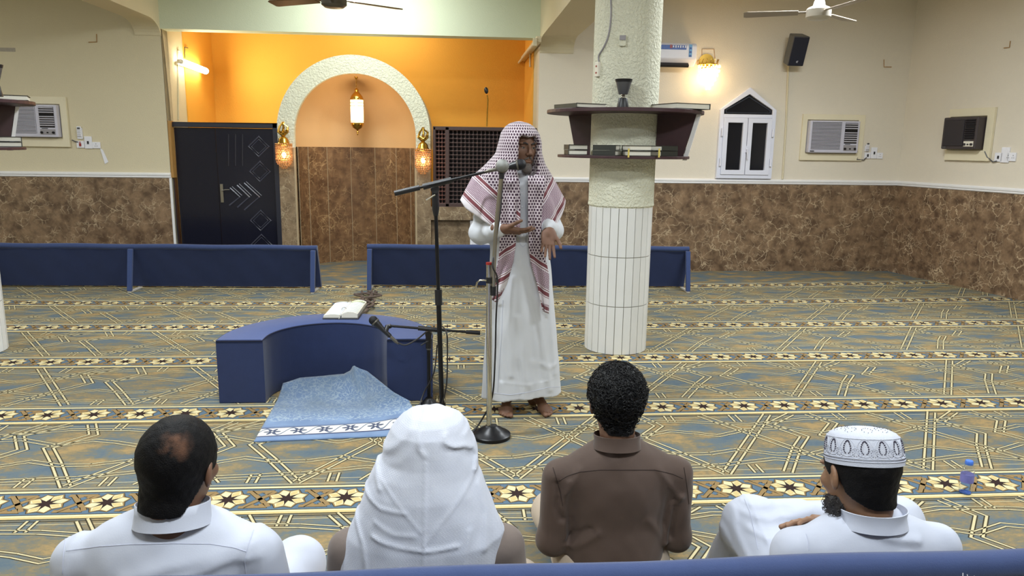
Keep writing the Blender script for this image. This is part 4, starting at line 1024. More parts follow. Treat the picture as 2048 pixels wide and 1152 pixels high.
# ------------------------------------------------------------------ crumpled prayer rug inside the bench
def rug_mat():
    m, nt, N, L, b = new_mat('blue_prayer_rug'); tc = N.new('ShaderNodeTexCoord'); sp = N.new('ShaderNodeSeparateXYZ'); L.new(tc.outputs['UV'], sp.inputs[0])
    def math_(op, a, bb=None, c=None):
        n = N.new('ShaderNodeMath'); n.operation = op
        for i, v in enumerate((a, bb, c)):
            if v is None: continue
            if isinstance(v, (int, float)): n.inputs[i].default_value = v
            else: L.new(v, n.inputs[i])
        return n.outputs[0]
    def mixc(f, a, bb):
        n = N.new('ShaderNodeMix'); n.data_type = 'RGBA'
        for i, v in ((0, f), (6, a), (7, bb)):
            if isinstance(v, tuple): n.inputs[i].default_value = rgba(v)
            else: L.new(v, n.inputs[i])
        return n.outputs[2]
    X, Y = sp.outputs['X'], sp.outputs['Y']
    no = N.new('ShaderNodeTexNoise'); no.inputs['Scale'].default_value = 4.5; no.inputs['Detail'].default_value = 3; L.new(tc.outputs['UV'], no.inputs['Vector'])
    base = mixc(no.outputs['Fac'], srgb(70, 98, 142), srgb(138, 164, 198))
    vo = N.new('ShaderNodeTexVoronoi'); vo.feature = 'DISTANCE_TO_EDGE'; vo.inputs['Scale'].default_value = 26
    n2 = N.new('ShaderNodeTexNoise'); n2.inputs['Scale'].default_value = 14; L.new(tc.outputs['UV'], n2.inputs['Vector'])
    va = N.new('ShaderNodeVectorMath'); va.operation = 'MULTIPLY_ADD'; va.inputs[1].default_value = (.12, .12, .12); L.new(n2.outputs['Color'], va.inputs[0]); L.new(tc.outputs['UV'], va.inputs[2]); L.new(va.outputs[0], vo.inputs['Vector'])
    ln = math_('LESS_THAN', vo.outputs['Distance'], .075)
    mid = math_('MULTIPLY', ln, math_('MULTIPLY', math_('GREATER_THAN', Y, .33), .7))
    base = mixc(mid, base, srgb(168, 184, 196))
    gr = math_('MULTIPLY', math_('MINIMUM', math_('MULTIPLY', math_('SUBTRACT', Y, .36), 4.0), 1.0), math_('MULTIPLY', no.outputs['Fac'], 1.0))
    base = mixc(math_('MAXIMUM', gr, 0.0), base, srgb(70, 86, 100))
    # border near the front edge: white band with navy blossoms, navy lines either side
    band = math_('MULTIPLY', math_('GREATER_THAN', Y, .075), math_('LESS_THAN', Y, .205))
    base = mixc(band, base, srgb(226, 224, 216))
    u = math_('SUBTRACT', math_('FRACT', math_('MULTIPLY', X, 6.0)), .5); v = math_('DIVIDE', math_('SUBTRACT', Y, .14), .155)
    ang = math_('ARCTAN2', v, u); rad = math_('SQRT', math_('ADD', math_('MULTIPLY', u, u), math_('MULTIPLY', v, v)))
    fl = math_('LESS_THAN', rad, math_('MULTIPLY_ADD', math_('COSINE', math_('MULTIPLY', ang, 6.0)), .10, .23))
    fl2 = math_('MULTIPLY', fl, math_('GREATER_THAN', rad, .05))
    base = mixc(math_('MULTIPLY', band, fl2), base, srgb(44, 58, 92))
    vine = math_('LESS_THAN', math_('ABSOLUTE', math_('SUBTRACT', v, math_('MULTIPLY', math_('SINE', math_('MULTIPLY', X, 2*PI*6)), .33))), .06)
    vine = math_('MULTIPLY', vine, math_('GREATER_THAN', rad, .27)); base = mixc(math_('MULTIPLY', band, vine), base, srgb(96, 108, 132))
    for a_, bb in ((.062, .078), (.2, .214), (.226, .231)):
        l_ = math_('MULTIPLY', math_('GREATER_THAN', Y, a_), math_('LESS_THAN', Y, bb)); base = mixc(l_, base, srgb(40, 54, 96))
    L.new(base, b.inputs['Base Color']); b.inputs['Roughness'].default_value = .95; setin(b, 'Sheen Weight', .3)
    return m
M['rug'] = rug_mat()
Fl, Fr = Vector((-1.085, 3.875, 0)), Vector((-.235, 3.93, 0))
back = [P(566, 768, Z=.05), P(600, 757, Z=.06), P(645, 755, Z=.07), P(688, 751, Z=.075), P(700, 743, Z=.10), P(709, 734, Z=.135), P(732, 745, Z=.13)]
right = [P(732, 745, Z=.13), P(764, 769, Z=.115), P(788, 787, Z=.10), P(818, 803, Z=.075), P(828, 822, Z=.05)]
def poly(pts, t):
    f = t*(len(pts)-1); i = min(int(f), len(pts)-2); return pts[i].lerp(pts[i+1], f-i)
nx, ny = 48, 40; vs = []
rcurve = [Fr, P(826, 835, Z=.035)]+right[::-1]
for j in range(ny+1):
    t = j/ny
    Lp = Fl.lerp(back[0], t); Rp = poly(rcurve, t)
    for i in range(nx+1):
        s_ = i/nx
        base = Lp.lerp(Rp, s_); bt = poly(back, s_); lin = back[0].lerp(back[-1], s_)
        p = base+(bt-lin)*t**3
        flat = max(0, 1-t*1.0)
        p.z = (p.z if t > .02 else 0)
        zedge = bt.z*max(0, (t-.72)/.28)**1.6
        zr_ = Rp.z*max(0, (s_-.70)/.30)**1.4
        p.z = .009+max(zedge, zr_)+.004*math.sin(s_*9+t*4)*t+.012*math.exp(-((s_-.62-.15*t)/.06)**2)*t*t
        vs.append(p)
fs = [(j*(nx+1)+i, j*(nx+1)+i+1, (j+1)*(nx+1)+i+1, (j+1)*(nx+1)+i) for j in range(ny) for i in range(nx)]
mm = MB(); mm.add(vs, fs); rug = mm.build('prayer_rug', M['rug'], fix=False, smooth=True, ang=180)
uv = rug.data.uv_layers.new(name='UVMap')
for l in rug.data.loops:
    k = l.vertex_index; uv.data[l.index].uv = ((k % (nx+1))/nx, (k//(nx+1))/ny)
so = rug.modifiers.new('Solidify', 'SOLIDIFY'); so.thickness = .009; so.offset = -1
tag(rug, 'crumpled pale blue prayer rug inside the half-round bench', 'rug')

# ------------------------------------------------------------------ bundle of cables on the carpet
mm = MB()
c0 = P(712, 590, Z=.02)
for s_ in range(5):
    rg = random.Random(s_+5); pts = []
    for k in range(15):
        t = k/14; yy = 8.05-(8.05-5.95)*t; xx = -.98-.06*math.sin(t*7+s_)*1.2+.17*math.sin(t*PI*1.6+.5)*(1 if s_ % 2 else .7)+rg.uniform(-.07, .07)
        if s_ == 3 and k < 6: xx -= .25*math.sin(PI*k/5)
        pts.append((xx, yy, .014+.012*s_*abs(math.sin(t*5))))
    # smooth
    q = [Vector(p) for p in pts]; sm = []
    for i in range(len(q)-1):
        for u in (0, .33, .66):
            p0, p1, p2, p3 = q[max(i-1, 0)], q[i], q[i+1], q[min(i+2, len(q)-1)]
            sm.append(.5*((2*p1)+(p2-p0)*u+(2*p0-5*p1+4*p2-p3)*u*u+(3*p1-p0-3*p2+p3)*u**3))
    mm.tube(sm, .011, 6)
M['cable_tan'] = mat('brown_grey_cable', srgb(92, 78, 72), .6, var=.5, vs=8)
tag(mm.build('cable_bundle', M['cable_tan'], smooth=True), 'tangled bundle of cables on the carpet behind the bench', 'cables')

# ------------------------------------------------------------------ microphones and stands
def mic_mesh(root, p_head, d, ball_m, body_m, rb=.026, L=.17, rb2=.013):
    """mic with its ball head at p_head, handle running along d."""
    d = Vector(d).normalized(); p = Vector(p_head); R = Vector((0, 0, 1)).rotation_difference(d).to_matrix()
    mm = MB(); mm.sphere(p, (rb, rb, rb*1.05), 20, 14, R); local(root, mm, 'ball_grille', ball_m, smooth=True)
    mm = MB(); mm.lathe([(rb*.9, rb*.35), (rb*1.04, rb*.42), (rb*1.04, rb*.66), (rb*.9, rb*.72)], p, 20, R); local(root, mm, 'collar', M['grey_metal'], smooth=True)
    mm = MB(); mm.lathe([(rb*.88, rb*.7), (rb*.72, rb*1.5), (rb2*1.15, L*.5), (rb2, L), (rb2*.7, L+.004)], p, 20, R); local(root, mm, 'handle', body_m, smooth=True)
    mm = MB(); mm.lathe([(rb2*.75, L), (rb2*.8, L+.045), (rb2*.3, L+.07)], p, 14, R); local(root, mm, 'plug', M['grey_metal'], smooth=True)
def ball_mat(name, c):
    m = mat(name, c, .4, .7, var=.1, bump=.8, bs=900, bd=.002); return m
M['ball_grey'] = ball_mat('silver_mesh_ball', srgb(150, 152, 150)); M['ball_black'] = ball_mat('black_mesh_ball', srgb(40, 40, 44))
def round_base(mm, c, r):
    mm.lathe([(r, 0), (r, .018), (r*.93, .024), (r*.72, .03), (r*.6, .045), (r*.36, .06), (r*.3, .066), (.02, .068)], (c[0], c[1], 0), 36)
# tall black boom stand
TY = 4.17
b0 = P(885, 838, Z=0); b0.y = TY
top = P(870, 374, Y=TY-.02)
ts = empty('boom_microphone_stand', (b0.x, TY, 0)); tag(ts, 'tall black boom microphone stand left of the standing speaker', 'microphone stand')
mm = MB(); round_base(mm, b0, .125); local(ts, mm, 'round_base', M['black_metal'], smooth=True)
up_ = lambda z: Vector((b0.x+(top.x-b0.x)*z/top.z, TY+(top.y-TY)*z/top.z, z))
mm = MB(); mm.tube([up_(.06), up_(.78)], .0145, 14); mm.tube([up_(.06), up_(.11)], .022, 14); local(ts, mm, 'lower_tube', M['black_metal'], smooth=True)
mm = MB(); mm.tube([up_(.72), up_(top.z)], .0105, 12); local(ts, mm, 'upper_tube', M['black_metal'], smooth=True)
mm = MB(); mm.tube([up_(.70), up_(.79)], .021, 14); local(ts, mm, 'height_clutch', M['black_plastic'], smooth=True)
mm = MB(); mm.tube([up_(top.z-.16), up_(top.z-.12), up_(top.z-.02)], [.013, .02, .02], 12); mm.tube([up_(top.z)+Vector((-.0, -.03, -.01)), up_(top.z)+Vector((0, .03, -.01))], .024, 14); local(ts, mm, 'boom_swivel', M['black_plastic'], smooth=True)
mm = MB(); mm.tube([up_(top.z-.04)+Vector((0, -.03, 0)), up_(top.z-.06)+Vector((-.05, -.04, -.01))], .005, 8); local(ts, mm, 'wing_screw', M['chrome'], smooth=True)
bl, br_ = P(793, 386, Y=TY-.08), P(1000, 337, Y=TY-.125)
mm = MB(); mm.tube([bl, br_], .008, 10); local(ts, mm, 'boom_arm', M['black_metal'], smooth=True)
dv = (br_-bl).normalized()
mm = MB(); mm.tube([bl-dv*.01, bl+dv*.13], .0145, 12); local(ts, mm, 'counter_grip', M['black_plastic'], smooth=True)
mm = MB(); mm.tube([P(846, 374, Y=TY-.085), P(903, 360, Y=TY-.085)], .0165, 12); local(ts, mm, 'boom_clamp', M['black_plastic'], smooth=True)
mm = MB(); mm.tube([br_-dv*.03, br_+dv*.05], .012, 12); local(ts, mm, 'microphone_clip', M['black_plastic'], smooth=True)
hd = P(1041, 329, Y=TY-.15)
m1 = empty('microphone', hd); tag(m1, 'black microphone on the boom pointing at the standing speaker mouth', 'microphone')
mic_mesh(m1, hd, (br_-hd)+Vector((0, -.01, 0)), M['ball_black'], M['black_plastic'], .03, .13)
# chrome straight stand
CY = 3.905
b1 = P(983, 877, Z=0); b1 = Vector((b1.x, CY, 0))
cs = empty('chrome_microphone_stand', b1); tag(cs, 'chrome microphone stand with heavy black round base before the speaker', 'microphone stand')
mm = MB(); round_base(mm, b1, .108); local(cs, mm, 'round_base', M['black_metal'], smooth=True)
pt = P(978, 527, Y=CY)
mm = MB(); mm.tube([(b1.x-.012, CY, .06), (pt.x, CY, pt.z)], .0155, 16); local(cs, mm, 'lower_tube', M['chrome'], smooth=True)
mm = MB(); mm.tube([(pt.x, CY, pt.z-.006), (pt.x, CY, pt.z+.006)], .017, 14); local(cs, mm, 'red_ring', M['red'], smooth=True)
ck = P(980, 560, Y=CY)
mm = MB(); mm.tube([ck+Vector((0, 0, .016)), ck+Vector((0, 0, -.016))], .023, 14); mm.tube([ck+Vector((.0, -.0, 0)), ck+Vector((.035, -.005, 0))], .013, 10); local(cs, mm, 'clamp', M['black_plastic'], smooth=True)
mm = MB(); mm.tube([ck+Vector((-.02, -.01, 0)), ck+Vector((-.055, -.015, .002)), ck+Vector((-.07, -.02, -.01)), ck+Vector((-.082, -.025, -.06))], .0052, 8); local(cs, mm, 'clamp_lever', M['chrome'], smooth=True)
r0, r1 = P(987, 580, Y=CY-.015), P(1003, 352, Y=CY-.03)
rv = lambda t: r0.lerp(r1, t)+Vector((.0, 0, 0))
mm = MB(); mm.tube([rv(t)+Vector((-.012*math.sin(PI*t)*.8, 0, 0)) for t in [k/10 for k in range(11)]], .0105, 12); local(cs, mm, 'upper_rod', M['steel'], smooth=True)
mm = MB(); mm.tube([r0+Vector((0, 0, -.03)), r0+Vector((.001, 0, .02))], .0135, 12); local(cs, mm, 'rod_grip', M['black_plastic'], smooth=True)
hd2 = P(1004.5, 331, Y=CY-.05)
mm = MB(); mm.tube([r1+Vector((0, 0, -.015)), r1+Vector((.001, 0, .022))], .0135, 12); local(cs, mm, 'microphone_clip', M['black_plastic'], smooth=True)
m2 = empty('microphone', hd2); tag(m2, 'microphone with round silver mesh head on the chrome stand', 'microphone')
mic_mesh(m2, hd2, (.05, .9, -.35), M['ball_grey'], M['black_plastic'], .0335, .15)
# short boom stand
SY = 4.38
b2 = P(855, 822, Z=0); b2 = Vector((P(857, 660, Y=SY).x, SY, 0)); tz = P(857, 664, Y=SY).z
ss = empty('short_microphone_stand', b2); tag(ss, 'short black boom microphone stand in front of the bench', 'microphone stand')
mm = MB(); round_base(mm, b2, .068); local(ss, mm, 'round_base', M['black_metal'], smooth=True)
mm = MB(); mm.tube([b2+Vector((0, 0, .06)), b2+Vector((0, 0, tz-.1))], .011, 12); local(ss, mm, 'lower_tube', M['black_metal'], smooth=True)
mm = MB(); mm.tube([b2+Vector((0, 0, tz-.11)), b2+Vector((0, 0, tz-.085))], .0155, 12); local(ss, mm, 'height_clutch', M['grey_plastic'], smooth=True)
mm = MB(); mm.tube([b2+Vector((0, 0, tz-.1)), b2+Vector((0, 0, tz))], .018, 12); mm.tube([b2+Vector((0, -.025, tz-.01)), b2+Vector((0, .02, tz-.01))], .02, 12); local(ss, mm, 'boom_swivel', M['black_plastic'], smooth=True)
mm = MB(); mm.tube([b2+Vector((0, -.02, tz-.05)), b2+Vector((-.045, -.03, tz-.075))], .0045, 8); local(ss, mm, 'wing_screw', M['black_plastic'], smooth=True)
sl, sr = P(782, 652, Y=SY-.05), P(960, 666, Y=SY-.02)
mm = MB(); mm.tube([sl, sr], .0075, 10); local(ss, mm, 'boom_arm', M['black_metal'], smooth=True)
dv = (sr-sl).normalized()
mm = MB(); mm.tube([sr-dv*.085, sr], .0125, 12); local(ss, mm, 'counter_grip', M['black_plastic'], smooth=True)
mm = MB(); mm.tube([P(836, 656, Y=SY-.045), P(876, 660, Y=SY-.045)], .0145, 12); local(ss, mm, 'boom_clamp', M['black_plastic'], smooth=True)
hd3 = P(747, 641, Y=SY-.06); tl_ = P(784, 676, Y=SY-.08)
mm = MB(); mm.tube([sl, sl+Vector((-.02, -.0, -.005))], .013, 10); mm.tube([sl+Vector((-.02, 0, -.0)), P(771, 664, Y=SY-.075)], .014, 10); local(ss, mm, 'microphone_clip', M['black_plastic'], smooth=True)
m3 = empty('microphone', hd3); tag(m3, 'black microphone on the short stand leaning over the bench', 'microphone')
mic_mesh(m3, hd3, tl_-hd3, M['ball_black'], M['black_plastic'], .027, .135)
# cords
def smooth_pts(q, k=4):
    q = [Vector(p) for p in q]; sm = []
    for i in range(len(q)-1):
        p0, p1, p2, p3 = q[max(i-1, 0)], q[i], q[i+1], q[min(i+2, len(q)-1)]
        for u in [j/k for j in range(k)]:
            sm.append(.5*((2*p1)+(p2-p0)*u+(2*p0-5*p1+4*p2-p3)*u*u+(3*p1-p0-3*p2+p3)*u**3))
    return sm+[q[-1]]
cord('cord', smooth_pts([P(797, 686, Y=SY-.09), P(812, 690, Y=SY-.1), P(835, 678, Y=SY-.07), P(852, 664, Y=SY-.07)]), ss, .0045, 'cable')
cord('cord', smooth_pts([P(884, 652, Y=SY-.03), P(893, 665, Y=TY-.03), P(895, 700, Y=TY-.03), P(893, 770, Y=TY-.03), P(884, 808, Y=TY-.03)]), ts, .0045, 'cable')
cord('cord', smooth_pts([P(874, 690, Y=TY+.06), P(868, 745, Y=TY+.07), P(848, 785, Y=TY+.08), P(838, 815, Y=TY+.02)]), ts, .0045, 'cable')
cord('cord', smooth_pts([P(1006, 345, Y=CY+.06), P(1001, 420, Y=CY+.035), P(992, 480, Y=CY+.03), P(985, 530, Y=CY-.045), P(995, 560, Y=CY-.03), P(992, 640, Y=CY-.02), P(990, 720, Y=CY-.02), P(984, 795, Y=CY+.01), P(962, 842, Y=CY+.05), P(938, 872, Z=.006), P(915, 884, Z=.006)], 6), cs, .0048, 'cable')

# ------------------------------------------------------------------ round bookshelves on the pillars
TZ, BZ = P(1240, 229, Y=5.75).z, P(1240, 310.5, Y=5.75).z
TR = (P(1407, 232, Y=5.75).x-P(1102, 230, Y=5.75).x)/2; BR = .505
def shelf(c, label, azs, group='pillar bookshelves'):
    r = empty('pillar_bookshelf', (c[0], c[1], BZ)); tag(r, label, 'bookshelf', group)
    h = TZ-BZ
    def ringb(name, z0, z1, ro, m_):
        mm = MB(); mm.lathe([(.255, z0), (ro, z0), (ro, z1), (.255, z1), (.255, z0)], (0, 0, 0), 56); mm.build(name, m_, r, bevel=.003)
    ringb('top_shelf', h, h+.026, TR, M['maroon_wood']); ringb('lower_shelf', -.02, 0, BR, M['maroon_wood'])
    for a_ in azs:
        mm = MB(); pr_ = [(.256, 0), (BR-.045, 0), (TR-.05, h), (.256, h)]
        mm.prism(pr_, -.011, .011, 'y'); R = Matrix.Rotation(a_, 3, 'Z'); mm.v = [tuple(R @ Vector(v)) for v in mm.v]; dv_ = mm.build('divider', M['maroon_wood'], r)
        mm = MB(); mm.prism([(BR-.045, -.03), (BR-.015, -.03), (TR-.02, h), (TR-.05, h)], -.015, .015, 'y'); mm.v = [tuple(R @ Vector(v)) for v in mm.v]
        if a_ < .1 or abs(a_-math.radians(62)) < .01 and c is PILL: mm.build('pale_edge_band', M['trim'], dv_)
    return r
shelf(PIL, 'round two-tier wooden bookshelf around the right pillar', (math.radians(-25), math.radians(62), math.radians(132)))
shelf(PILL, 'round wooden bookshelf on the left pillar, cut off by the frame edge', (math.radians(-37), math.radians(62), math.radians(128), math.radians(196)))
def make_book(W_, D_, T_):
    r = empty('book', (0, 0, 0))
    mm = MB(); mm.box2((-W_/2, -D_/2, 0), (W_/2, D_/2, .004)); mm.box2((-W_/2, -D_/2, T_-.004), (W_/2, D_/2, T_)); mm.box2((-W_/2, -D_/2, 0), (-W_/2+.005, D_/2, T_)); mm.build('cover', M['cover'], r, bevel=.001)
    mm = MB(); mm.box2((-W_/2+.005, -D_/2+.006, .004), (W_/2-.006, D_/2-.006, T_-.004)); mm.build('page_block', M['page'], r)
    return r
proto = make_book(.15, .172, .036); used = [False]
def place_book(c, az, rad, z, spin, label, group):
    o = proto if not used[0] else copy_tree(proto); used[0] = True
    a_ = math.radians(az)
    o.location = (c[0]+rad*math.sin(a_), c[1]-rad*math.cos(a_), z); o.rotation_euler = (0, 0, a_+math.radians(spin))
    tag(o, label, 'book', group); return o
names = {-80: 'left end of the right pillar lower shelf', -30: 'left of centre on right pillar lower shelf', 2: 'centre of the right pillar lower shelf', 35: 'right of centre on right pillar lower shelf', 86: 'right end of the right pillar lower shelf'}
for az, spin in ((-80, 82), (-30, 90), (2, -84), (35, 86), (86, 95)):
    for k, lev in enumerate(('lower book of pair', 'upper book of pair')):
        place_book(PIL, az, .385, BZ+.001+.0385*k, spin+(2 if k else 0), '%s, %s' % (lev, names[az]), 'books on the lower pillar shelf')
for az, lev, k in ((124, 'lower', 0), (124, 'upper', 1)):
    place_book(PILL, az, .40, BZ+.001+.0385*k, 90, '%s green-black book of the pair on the left pillar lower shelf' % lev, 'books on the left pillar shelf')
def wide_book(c, az, rad, label, W_, D_, T_, spin):
    o = make_book(W_, D_, T_); a_ = math.radians(az); o.location = (c[0]+rad*math.sin(a_), c[1]-rad*math.cos(a_), TZ+.028); o.rotation_euler = (0, 0, math.radians(spin)); tag(o, label, 'book', 'books on the top pillar shelves')
wide_book(PIL, -62, .43, 'flat book lying at the left of the right pillar top shelf', .25, .34, .03, 20)
wide_book(PIL, 52, .43, 'large dark-covered book at the right of the right pillar top shelf', .30, .36, .04, 200)
wide_book(PILL, 112, .44, 'large book on the left pillar top shelf at the frame edge', .24, .30, .036, 25)
def book_ribbon(px, label):
    p, q = P(px, 297, Y=PIL[1]-.50), P(px+1, 315, Y=PIL[1]-.515)
    mm = MB(); mm.box2((p.x-.006, PIL[1]-.512, q.z), (p.x+.006, PIL[1]-.508, p.z)); tag(mm.build('bookmark_ribbon', M['ribbon']), label, 'bookmark')
book_ribbon(1257, 'yellow bookmark ribbon hanging from the centre pair of books'); book_ribbon(1318, 'yellow bookmark ribbon hanging from the right of centre books')
def desk_lamp(x, y, z, label):
    r = empty('hourglass_lamp', (x, y, z)); tag(r, label, 'lamp', 'hourglass lamps on the pillar shelves')
    mm = MB(); mm.lathe([(.044, 0), (.044, .006), (.032, .07), (.03, .074)], (0, 0, 0), 24); mm.build('base', M['black_plastic'], r, smooth=True)
    mm = MB(); mm.lathe([(.026, .074), (.012, .08), (.02, .086), (.012, .092), (.024, .098)], (0, 0, 0), 20); mm.build('chrome_neck', M['chrome'], r, smooth=True)
    mm = MB(); mm.lathe([(.03, .098), (.034, .104), (.056, .185)], (0, 0, 0), 28); mm.build('grey_cup', M['grey_plastic'], r, smooth=True)
    mm = MB(); mm.lathe([(.057, .184), (.063, .204), (.058, .206), (.05, .19)], (0, 0, 0), 28); mm.build('black_rim', M['black_plastic'], r, smooth=True)
lp = P(1245, 224, Y=PIL[1]-.34); desk_lamp(lp.x, PIL[1]-.34, TZ+.027, 'black hourglass lamp standing on the right pillar shelf')
lp2 = P(-9, 190, Y=PILL[1]-.44); desk_lamp(lp2.x, PILL[1]-.44, TZ+.027, 'black hourglass lamp on the left pillar shelf, mostly out of frame')
# pillar sockets and cable
def pil_pt(px, py, off=0):
    d = P(px, py, Y=1.0)-Vector((0, 0, EYE)); o = Vector((-PIL[0], -PIL[1], EYE)); r = .25+off
    a_ = d.x**2+d.y**2; b_ = 2*(o.x*d.x+o.y*d.y); c = o.x**2+o.y**2-r*r; disc = max(0, b_*b_-4*a_*c)
    t = (-b_-math.sqrt(disc))/(2*a_); q = Vector((0, 0, EYE))+d*t; return q, math.atan2(q.y-PIL[1], q.x-PIL[0])+PI/2
def pil_plate(name, px, py, w_, h_, label, m_, cat):
    q, a_ = pil_pt(px, py); r = empty(name, q, a_, label, cat)
    mm = MB(); mm.box((0, -.008, 0), (w_, .024, h_)); mm.build('plate', M[m_], r, bevel=.003); return r
psock = r = pil_plate('pillar_socket', 1197, 139, .05, .105, 'small ivory double socket at the left edge of the pillar', 'ivory_plastic', 'socket')
mm = MB()
for z in (-.025, .022): mm.box((0, -.021, z), (.016, .003, .012))
mm.build('pin_holes', M['red'], r)
r = pil_plate('pillar_switch', 1246, 82, .048, .075, 'small grey and cream switch high on the pillar', 'pillar', 'switch')
mm = MB(); mm.box((0, -.02, .02), (.044, .012, .034)); mm.build('grey_cover', M['ac_grille'], r, bevel=.002)
cord('pillar_cable', smooth_pts([pil_pt(1221, -14, .008)[0], pil_pt(1222, 30, .008)[0], pil_pt(1217, 70, .008)[0], pil_pt(1207, 95, .008)[0], pil_pt(1197.5, 111, .008)[0], pil_pt(1197.5, 124, .008)[0]]), psock, .006, 'ac_grille')

# ------------------------------------------------------------------ water bottle
bp = P(1930, 986, Z=0); bh = P(1932, 926, Y=bp.y).z
bt = empty('water_bottle', (bp.x, bp.y, 0)); tag(bt, 'small clear water bottle with blue cap on the carpet at right', 'bottle')
s_ = bh/.165
M['clear'] = mat('clear_plastic', (.95, .97, 1), .08, trans=1, var=0); setin(M['clear'].node_tree.nodes['Principled BSDF'], 'IOR', 1.12)
M['label'] = mat('violet_blue_label', srgb(120, 122, 196), .4, var=.25, vs=40); M['cap'] = mat('blue_cap', srgb(72, 122, 222), .4, var=.05)
mm = MB(); mm.lathe([(.026*s_, .002), (.03*s_, .01), (.029*s_, .03), (.031*s_, .04), (.028*s_, .05), (.031*s_, .06), (.031*s_, .1), (.028*s_, .12), (.016*s_, .142), (.0145*s_, .15), (.013*s_, .149), (.0265*s_, .118), (.0295*s_, .1), (.0285*s_, .012), (.001, .006)], (0, 0, 0), 28); mm.build('bottle_body', M['clear'], bt, smooth=True)
mm = MB(); mm.lathe([(.0315*s_, .06), (.0315*s_, .1)], (0, 0, 0), 28); mm.build('label_band', M['label'], bt, smooth=True)
mm = MB(); mm.lathe([(.0185*s_, .146), (.0195*s_, .15), (.0185*s_, .163), (.016*s_, .166), (.001, .167)], (0, 0, 0), 24); mm.build('cap', M['cap'], bt, smooth=True)
mm = MB(); mm.lathe([(.012*s_, .003), (.024*s_, .003), (.026*s_, .008), (.012*s_, .008)], (0, 0, 0), 20); mm.build('blue_base', M['cap'], bt, smooth=True)
# ------------------------------------------------------------------ sculpting with smooth distance fields
def V3(*a): return np.array(a, dtype=np.float32)
def seg_t(p, a, b):
    a, b = V3(*a), V3(*b); d = b-a; return np.clip(((p-a) @ d)/max(1e-9, float(d @ d)), 0, 1), a, d
def cone(p, a, b, ra, rb=None):
    t, a_, d = seg_t(p, a, b); rb = ra if rb is None else rb
    return np.linalg.norm(p-a_-t[:, None]*d, axis=1)-(ra+(rb-ra)*t)
def ell(p, c, r, R=None):
    q = p-V3(*c)
    if R is not None: q = q @ np.array(R, dtype=np.float32)
    r = V3(*r); k0 = np.linalg.norm(q/r, axis=1); k1 = np.linalg.norm(q/(r*r), axis=1)
    return k0*(k0-1)/np.maximum(k1, 1e-6)
def rbox(p, c, h, r, R=None):
    q = p-V3(*c)
    if R is not None: q = q @ np.array(R, dtype=np.float32)
    q = np.abs(q)-(V3(*h)-r)
    return np.linalg.norm(np.maximum(q, 0), axis=1)+np.minimum(q.max(axis=1), 0)-r
def smin(a, b, k):
    h = np.clip(.5+.5*(b-a)/k, 0, 1); return b+(a-b)*h-k*h*(1-h)
def smax(a, b, k): return -smin(-a, -b, k)
def su(ds, k):
    d = ds[0]
    for e in ds[1:]: d = smin(d, e, k)
    return d
def ridge2(p, pts, wd, amp, ax=(0, 2)):
    """Raised fold along a polyline given in two of the axes."""
    q = p[:, ax]; best = np.full(len(p), 9, np.float32)
    for i in range(len(pts)-1):
        a, b = np.array(pts[i], np.float32), np.array(pts[i+1], np.float32); d = b-a
        t = np.clip(((q-a) @ d)/max(1e-9, float(d @ d)), 0, 1); best = np.minimum(best, np.linalg.norm(q-a-t[:, None]*d, axis=1))
    return amp*np.exp(-(best/wd)**2)
def wob(p, f, s=0):
    return np.sin(p[:, 0]*f+1.3*s+np.sin(p[:, 1]*f*.7+s)*1.2)*np.sin(p[:, 2]*f*.9+2.1*s)*np.sin(p[:, 1]*f*1.1+.7*s+p[:, 0]*f*.3)
